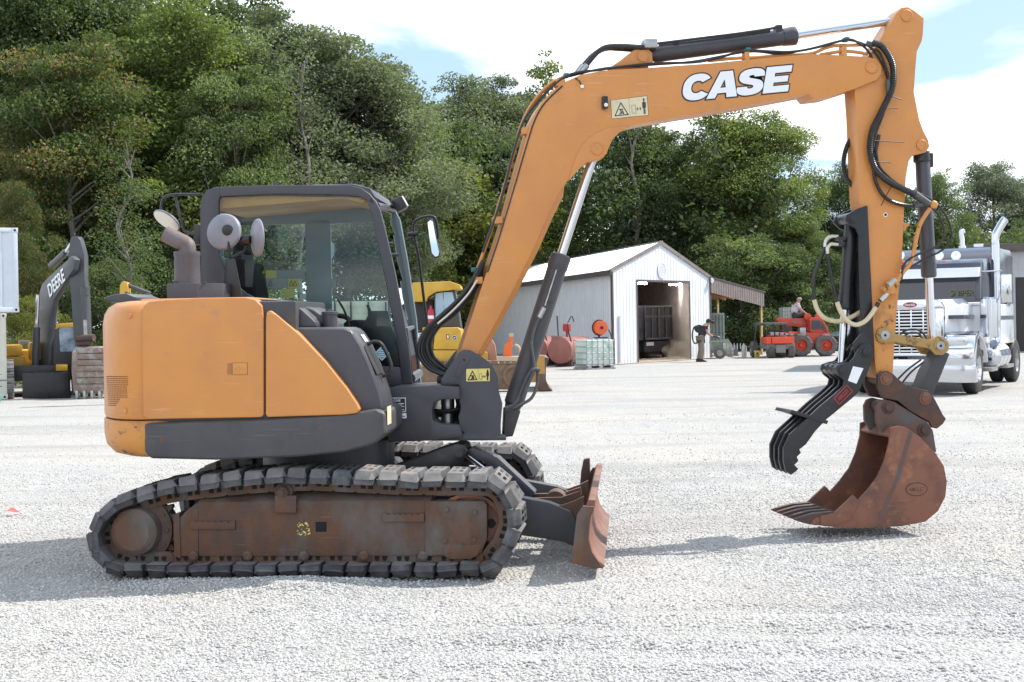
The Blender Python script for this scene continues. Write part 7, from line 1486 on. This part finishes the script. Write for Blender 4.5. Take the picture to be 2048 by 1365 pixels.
Ed = [(0, 1), (1, 2), (2, 3), (3, 4), (4, 5), (0, 6), (6, 7), (7, 8), (8, 9), (0, 10), (10, 11), (11, 12), (12, 13), (3, 14), (14, 15), (15, 16), (16, 17), (3, 18), (18, 19), (19, 20), (20, 21)]
Rd = [.14, .14, .16, .12, .06, .10, .10, .075, .05, .045, .10, .075, .05, .045, .065, .05, .04, .035, .065, .05, .04, .035]
PB = body('body', J, Ed, Rd, SKIN, pe)
m = MB(); m.fr = WORLD
body('shirt', [J[0]-Vector((0, 0, .05)), J[1], J[2], J[3], J[14], J[14].lerp(J[15], .6), J[18], J[18].lerp(J[19], .6)], [(0, 1), (1, 2), (2, 3), (3, 4), (4, 5), (3, 6), (6, 7)], [.165, .165, .185, .14, .085, .075, .085, .075], NAVYS, pe)
body('trousers', [J[0], J[6], J[7], J[8], J[10], J[11], J[12]], [(0, 1), (1, 2), (2, 3), (0, 4), (4, 5), (5, 6)], [.16, .125, .10, .08, .125, .10, .08], DENIM, pe)
for a_, b_ in ((8, 9), (12, 13)):
    m = MB(); m.loft([[(J[a_]+Vector((dx, s_*w_, z))) for s_, z in ((-1, -.085), (1, -.085), (1, h_), (-1, h_))] for dx, w_, h_ in ((-.09, .05, .03), (-.02, .065, .05), (.1, .065, -.01), (.2, .045, -.045))]); part(m, 'shoe', HAIR, pe)
m = MB(); m.lathe([(-.02, .0), (-.02, .11), (.03, .125), (.09, .11), (.13, .05), (.135, 0)], J[5], (-.25, 0, 1), 18); m.cyl(J[5]+Vector((.08, 0, .02)), J[5]+Vector((.2, 0, -.02)), .06, seg=10); part(m, 'cap', HAIR, pe)
bw = thing('leaf_blower', pp(.1, -.1, 1.0), 'backpack blower with black hose carried by the bending person', 'blower')
m = MB(); a = J[2]+Vector((-.2, 0, -.02)); m.cyl(a+Vector((0, -.12, 0)), a+Vector((0, .12, 0)), .16, seg=16, bev=.03); part(m, 'engine', BLACK, bw)
m = MB(); m.tube([a+Vector((-.05, -.1, .1)), a+Vector((-.2, -.15, .05)), a+Vector((-.28, -.18, -.25)), a+Vector((-.2, -.22, -.55)), a+Vector((.05, -.25, -.45))], .03, 8); m.tube([J[17]+Vector((-.1, 0, .02)), J[17]+Vector((.1, 0, -.02)), J[17]+Vector((.2, 0, -.06))], .05, 10); part(m, 'hose', HOSE, bw)
# ---- red telehandler
RED = pmat('red_machine_paint', (.52, .055, .022), .4, 0, (.42, .05, .025), 3, .4, .7, dust=.3)
HF = Frame((depth(1618, 640, 58).x, 58.0, 0), 0); th_ = thing('telehandler', HF.W((0, 0, 0)), 'red telescopic handler parked beyond the lean-to', 'telehandler')
m = MB(HF); pxprism(m, HF, [(1553, 640), (1554, 636), (1618, 637), (1624, 640), (1624, 657), (1614, 656), (1580, 651), (1570, 648), (1556, 647)], -.25, .25, .03); HB = part(m, 'boom', RED, th_)
m = MB(HF); q = HF.atY(1598, 645, -.26); text_fit(m, 'MANITOU', HF.W(q), (1, 0, -.02), (0, 0, 1), .62, .13, .02, 0); part(m, 'lettering', pmat('dull_grey_print', (.25, .2, .2), .5), HB)
m = MB(HF); pxprism(m, HF, [(1620, 664), (1620, 640), (1626, 635), (1643, 636), (1656, 655), (1660, 668), (1640, 670)], -.8, -.05, .03); part(m, 'cab', RED, th_)
m = MB(HF); m.raw([HF.atY(a, b, -.83) for a, b in ((1623, 660), (1623, 641), (1640, 641), (1645, 658))], [(0, 1, 2, 3)]); m.raw([HF.atY(a, b, -.83) for a, b in ((1643, 641), (1649, 652), (1655, 666), (1646, 662))], [(0, 1, 2, 3)]); part(m, 'cab_window', DGLASS, th_)
m = MB(HF); pxprism(m, HF, [(1545, 690), (1550, 668), (1600, 664), (1660, 668), (1664, 690), (1640, 697), (1560, 697)], -.9, .9, .05); part(m, 'chassis', RED, th_)
m = MB(HF); pxbox(m, HF, 1600, 656, 1612, 670, -.95, -.5, .02); part(m, 'step_box', STEEL, th_)
for px_, rr_ in ((1600, .48), (1562, .48), (1650, .46)):
    q = HF.atY(px_, 690, -.9); wheel(th_, HF, (q.x, -1.0, rr_), (0, 1, 0), rr_, .4, .25, RED, pmat('dusty_tyre', (.09, .085, .08), .9, 0, (.15, .14, .13), 6, .4, .7), 14)
for px_ in (1615, 1637):
    m = MB(HF); q = HF.atY(px_, 634, -.4); m.lathe([(-.1, .06), (-.08, .15), (.08, .15), (.1, .1), (.1, 0)], q, (0, -1, 0), 16); m.cyl(q, q-Vector((0, 0, .25)), .03, seg=6); part(m, 'work_lamp', RED, th_)
m = MB(HF)
for k in range(5): m.cyl(HF.atY(1645+k*8, 672, -.5), HF.atY(1645+k*8, 700, -.5), .03, seg=6)
m.cyl(HF.atY(1640, 673, -.5), HF.atY(1684, 673, -.5), .035, seg=6); m.cyl(HF.atY(1640, 684, -.5), HF.atY(1684, 684, -.5), .03, seg=6); pxbox(m, HF, 1640, 692, 1682, 703, -.6, .2, .02); part(m, 'fork_carriage', RUSTD, th_)
# seated person on the boom
sq = HF.atY(1588, 636, -.05); SQ = HF.W(sq); ps = thing('person', SQ, 'person in a light grey shirt sitting on the red telehandler boom', 'person')
def s3(x, y, z): return SQ+Vector((x, y, z))
J2 = [s3(0, 0, .12), s3(.02, 0, .3), s3(.1, 0, .48), s3(.16, 0, .58), s3(.2, 0, .66), s3(.24, 0, .75), s3(.05, -.1, .1), s3(.42, -.12, .14), s3(.6, -.12, -.2), s3(.05, .1, .1), s3(.42, .12, .14), s3(.6, .12, -.2), s3(.14, -.19, .52), s3(.3, -.22, .3), s3(.5, -.14, .16), s3(.58, -.12, .12), s3(.14, .19, .52), s3(.3, .22, .3), s3(.5, .14, .16), s3(.58, .12, .12)]
body('body', J2, [(0, 1), (1, 2), (2, 3), (3, 4), (4, 5), (0, 6), (6, 7), (7, 8), (0, 9), (9, 10), (10, 11), (3, 12), (12, 13), (13, 14), (14, 15), (3, 16), (16, 17), (17, 18), (18, 19)], [.14, .14, .15, .11, .06, .1, .09, .07, .05, .09, .07, .05, .06, .045, .038, .035, .06, .045, .038, .035], SKIN, ps)
body('shirt', [J2[0]+Vector((0, 0, .03)), J2[1], J2[2], J2[3], J2[12], J2[12].lerp(J2[13], .6), J2[16], J2[16].lerp(J2[17], .6)], [(0, 1), (1, 2), (2, 3), (3, 4), (4, 5), (3, 6), (6, 7)], [.17, .17, .18, .14, .085, .07, .085, .07], GREYS, ps)
body('trousers', [J2[0]-Vector((0, 0, .03)), J2[6], J2[7], J2[8], J2[9], J2[10], J2[11]], [(0, 1), (1, 2), (2, 3), (0, 4), (4, 5), (5, 6)], [.15, .12, .09, .07, .12, .09, .07], DTR, ps)
m = MB(); m.lathe([(-.02, 0), (-.02, .1), (.05, .115), (.1, .08), (.12, 0)], J2[5], (-.2, 0, 1), 16); part(m, 'hair', pmat('grey_hair', (.25, .23, .22), .8), ps)
# ---- red utility cart
VF = Frame((depth(1546, 640, 56).x, 56.0, 0), 0); uv = thing('utility_vehicle', VF.W((0, 0, 0)), 'red utility vehicle with black roof and cargo bed facing away beside the lean-to post', 'utility vehicle')
m = MB(VF); pxbox(m, VF, 1544, 675, 1589, 687, -.6, .7, .02); pxbox(m, VF, 1533, 675, 1543, 688, -.55, .7, .02); part(m, 'cargo_bed', pmat('orange_red_paint', (.66, .07, .025), .4), uv)
m = MB(VF); pxbox(m, VF, 1526, 646, 1576, 650, -.1, 2.2, .03); part(m, 'roof', pmat('grey_black_roof', (.10, .10, .11), .35), uv)
m = MB(VF)
for a, b in (((1533, 686), (1534, 660)), ((1534, 660), (1576, 664)), ((1534, 668), (1576, 668)), ((1576, 664), (1577, 676)), ((1509, 690), (1512, 652)), ((1512, 652), (1530, 649)), ((1545, 660), (1546, 648)), ((1575, 664), (1570, 649))): m.cyl(VF.atY(*a, -.1), VF.atY(*b, -.1), .03, seg=8)
part(m, 'roll_cage', BLACK, uv)
m = MB(VF); pxbox(m, VF, 1535, 688, 1590, 698, -.4, 1.5, .03); pxbox(m, VF, 1552, 690, 1572, 706, -.5, .3, .03); part(m, 'chassis', pmat('dusty_chassis', (.22, .20, .19), .8), uv)
for px_, yy in ((1541, -.1), (1581, -.1), (1508, 1.6)):
    q = VF.atY(px_, 700, yy); wheel(uv, VF, (q.x, yy, .33), (1, 0, 0), .33, .28, .17, STEEL, MATS['dusty_tyre'], 10)
m = MB(VF); q = VF.atY(1556, 671, 0); r = random.Random(6)
for k in range(5): m.box((q.x-.35+k*.2, -.3, q.z), (q.x-.22+k*.2, .1, q.z+r.uniform(.05, .15)), .01)
part(m, 'cargo', pmat('mixed_cargo', (.3, .3, .33), .6), uv)
# ---- clutter under and beside the lean-to
def simple(name, label, cat, px0, px1, py0, py1, Y, fn, group=None):
    fr = Frame((depth((px0+px1)/2, 640, Y).x, Y, 0), 0); a = fr.atY(px0, py0, 0); b = fr.atY(px1, py1, 0); t = thing(name, fr.W((0, 0, 0)), label, cat, group); fn(t, fr, a.x, b.x, max(0, b.z), a.z); return t
GCN = pmat('pale_green_container', (.40, .50, .44), .5, 0, (.34, .44, .38), 2, .4, .7)
def f_cont(t, fr, x0, x1, z0, z1):
    m = MB(fr); m.box((x0, 0, z0), (x1, 2.4, z1), .02); part(m, 'body', GCN, t)
    for k in range(4): m = MB(fr); x = x0+(k+.5)*(x1-x0)/4; m.cyl((x, -.04, z0+.1), (x, -.04, z1-.1), .025, seg=6); m.box((x-.05, -.06, z0+.9), (x+.15, -.02, z0+.95)); part(m, 'lock_rod', STEEL, t)
simple('green_container', 'pale green container door end under the lean-to', 'container', 1421, 1450, 627, 706, 66, f_cont)
GRN = pmat('olive_green_paint', (.13, .17, .12), .6, 0, (.2, .2, .15), 3, .4, .7)
def f_spread(t, fr, x0, x1, z0, z1):
    m = MB(fr); m.prism([(x0, z1), (x1-.2, z1), (x1-.25, z1-.35), (x0+.1, z1-.4)], 0, .9, bev=.02); part(m, 'hopper', GRN, t)
    m = MB(fr); m.box((x0+.45, -.02, z1-.36), (x1-.22, 0.0, z1-.08), .005)
    for k in range(7): m.box((x0+.5+k*.13, -.04, z1-.34), (x0+.53+k*.13, -.02, z1-.1))
    part(m, 'grate', pmat('pale_green_grate', (.45, .5, .42), .6), t)
    wheel(t, fr, (x0+.3, -.05, .24), (0, 1, 0), .24, .16, .13, STEEL, MATS['dusty_tyre']); wheel(t, fr, (x1-.45, .0, .24), (0, 1, 0), .24, .16, .13, STEEL, MATS['dusty_tyre'])
    m = MB(fr); m.box((x0+.2, .2, z0+.3), (x1-.3, .6, z1-.38), .02); part(m, 'axle_frame', RUSTD, t)
simple('feed_cart', 'small olive green wheeled cart with slatted side by the shed corner', 'cart', 1424, 1462, 683, 722, 56, f_spread)
def f_panel(t, fr, x0, x1, z0, z1):
    m = MB(fr); m.prism([(x0, z1), (x1-.5, z1+.02), (x1, z0), (x0+.2, z0)], .1, .16, bev=.01); part(m, 'sheet', pmat('grey_sheet', (.42, .42, .38), .6, 0, (.3, .3, .27), 4, .4, .7), t)
    m = MB(fr); m.box((x0+.5, -.1, z0), (x1-.1, .1, z0+.45), .02); part(m, 'base', pmat('slate_blue_base', (.12, .15, .19), .6), t)
simple('steel_ramp', 'slanted grey sheet metal ramp leaning behind the green cart', 'ramp', 1443, 1480, 679, 716, 60, f_panel)
def f_can(t, fr, x0, x1, z0, z1):
    c = (x0+x1)/2; r_ = (x1-x0)/2; m = MB(fr); m.lathe([(0, r_*.9), (.04, r_), (z1*.8, r_), (z1*.9, r_*.8), (z1*.95, r_*.45), (z1, r_*.45)], (c, 0, 0), (0, 0, 1), 20); part(m, 'tank', pmat('white_grey_can', (.52, .52, .50), .5, 0, (.4, .4, .38), 4, .4, .7), t)
    m = MB(fr); m.lathe([(z1*.86, r_*.7), (z1, r_*.72), (z1, r_*.68)], (c, 0, 0), (0, 0, 1), 16, cap=False); part(m, 'collar', STEEL, t)
simple('gas_cylinder', 'whitish gas cylinder standing left of the lean-to front post', 'cylinder', 1483, 1494, 689, 716, 58, f_can)
def f_drum(t, fr, x0, x1, z0, z1):
    c = (x0+x1)/2; r_ = (x1-x0)/2; m = MB(fr); m.lathe([(0, r_), (z1*.32, r_), (z1*.34, r_*1.04), (z1*.36, r_), (z1*.64, r_), (z1*.66, r_*1.04), (z1*.68, r_), (z1, r_), (z1, r_*.9), (z1-.03, r_*.88), (z1-.03, 0)], (c, 0, 0), (0, 0, 1), 22); part(m, 'shell', pmat('dusty_grey_drum', (.26, .26, .27), .7, 0, (.2, .17, .15), 4, .4, .7), t)
simple('steel_drum', 'dusty grey steel drum between the green cart and the ramp', 'drum', 1455, 1467, 695, 718, 58.5, f_drum)
def f_stool(t, fr, x0, x1, z0, z1):
    YL = pmat('yellow_plastic', (.70, .52, .08), .5); m = MB(fr); m.box((x0, 0, z1-.08), (x1, .3, z1), .02); m.box((x0+.02, .02, z1*.4), (x1-.02, .28, z1*.46)); part(m, 'seat', YL, t)
    for x in (x0+.02, x1-.06):
        for y in (.02, .24): m = MB(fr); m.box((x, y, 0), (x+.04, y+.04, z1-.08)); part(m, 'leg', YL, t)
simple('yellow_stool', 'little yellow stool at the foot of the lean-to front post', 'stool', 1510, 1521, 702, 715, 56.5, f_stool)
# pale crates seen through the rear of the yard, by the telehandler
def f_cage(t, fr, x0, x1, z0, z1):
    m = MB(fr); m.box((x0, 0, z0), (x1, 1.0, z1), .03); part(m, 'bottle', pmat('cloudy_tote', (.40, .45, .40), .5), t)
    for k in range(5): m = MB(fr); x = x0+(x1-x0)*k/4; m.cyl((x, -.02, z0), (x, -.02, z1), .015, seg=5); part(m, 'cage_bar', STEEL, t)
    for k in range(4): m = MB(fr); z = z0+(z1-z0)*k/3; m.cyl((x0, -.02, z), (x1, -.02, z), .015, seg=5); part(m, 'cage_ring', STEEL, t)
    m = MB(fr); m.box((x0, .2, 0), (x1, .8, z0)); part(m, 'stand', RUSTD, t)
simple('liquid_tote', 'cloudy caged tote standing high behind the seated person', 'tote', 1565, 1586, 616, 638, 66, f_cage)
def f_van(t, fr, x0, x1, z0, z1):
    m = MB(fr); m.box((x0, 0, .4), (x1+1, 1.8, z1), .12); part(m, 'body', pmat('pale_teal_paint', (.35, .5, .52), .3), t); m = MB(fr); m.box((x0+.1, -.01, z1-.6), (x1+.8, .02, z1-.15), .02); part(m, 'window', DGLASS, t)
    for x in (x0+.3, x1+.6): wheel(t, fr, (x, .1, .34), (0, 1, 0), .34, .2, .2, STEEL)
simple('parked_van', 'pale teal van tail behind the telehandler forks', 'van', 1655, 1684, 640, 668, 70, f_van)

# dust blown up at the shed door
dc = depth(1358, 708, 52.5); bm = bmesh.new(); bmesh.ops.create_icosphere(bm, subdivisions=3, radius=1.0); r = random.Random(12)
for v in bm.verts: v.co = Vector((v.co.x*.62, v.co.y*.5, v.co.z*.42))*(1+.12*math.sin(5*v.co.x+3*v.co.z))
me = bpy.data.meshes.new('dust_cloud'); bm.to_mesh(me); bm.free(); mt = bpy.data.materials.new('blown_dust'); mt.use_nodes = True; N = mt.node_tree.nodes; N.clear(); oo_ = N.new('ShaderNodeOutputMaterial'); pv = N.new('ShaderNodeVolumePrincipled'); pv.inputs['Color'].default_value = (.62, .5, .36, 1)
tcn = N.new('ShaderNodeTexCoord'); ns2 = N.new('ShaderNodeTexNoise'); ns2.inputs['Scale'].default_value = 3.2; mt.node_tree.links.new(tcn.outputs['Object'], ns2.inputs[0]); mr2 = N.new('ShaderNodeMapRange'); mr2.inputs[1].default_value = .38; mr2.inputs[2].default_value = .7; mr2.inputs[4].default_value = 1.3; mt.node_tree.links.new(ns2.outputs[0], mr2.inputs[0]); mt.node_tree.links.new(mr2.outputs[0], pv.inputs['Density']); mt.node_tree.links.new(pv.outputs[0], oo_.inputs['Volume'])
me.materials.append(mt); do = bpy.data.objects.new('dust_cloud', me); COL.objects.link(do); do.location = (dc.x, dc.y, .46); tag(do, 'tan dust puff blown up in front of the shed door', 'dust', kind='stuff')
# cream slatted trailer seen through the cab glass
CF = Frame((depth(660, 640, 38).x, 38.0, 0), 0); ctr_ = thing('stock_trailer', CF.W((0, 0, 0)), 'cream slatted trailer seen through the cab windows', 'trailer')
CRM = pmat('cream_trailer_paint', (.52, .49, .40), .6, 0, (.42, .38, .30), 3, .4, .7)
for k in range(5): m = MB(CF); pxbox(m, CF, 545, 606+k*12, 775, 615+k*12, 0, .04, .006); part(m, 'slat', CRM, ctr_)
for px_ in (548, 580, 612, 640, 668, 700, 735, 770): m = MB(CF); pxbox(m, CF, px_, 604, px_+4, 680, -.05, 0, .005); part(m, 'post', DTR, ctr_)
m = MB(CF); pxbox(m, CF, 540, 680, 780, 690, -.1, 2.0, .02); pxbox(m, CF, 540, 604, 780, 607, 1.9, 2.0, .01); part(m, 'deck', RUSTD, ctr_)
for px_ in (620, 670): q = CF.atY(px_, 710, 0); wheel(ctr_, CF, (q.x, -.1, .38), (0, 1, 0), .38, .24, .2, STEEL)
for o in bpy.data.objects:
    if '_o' in o: del o['_o']
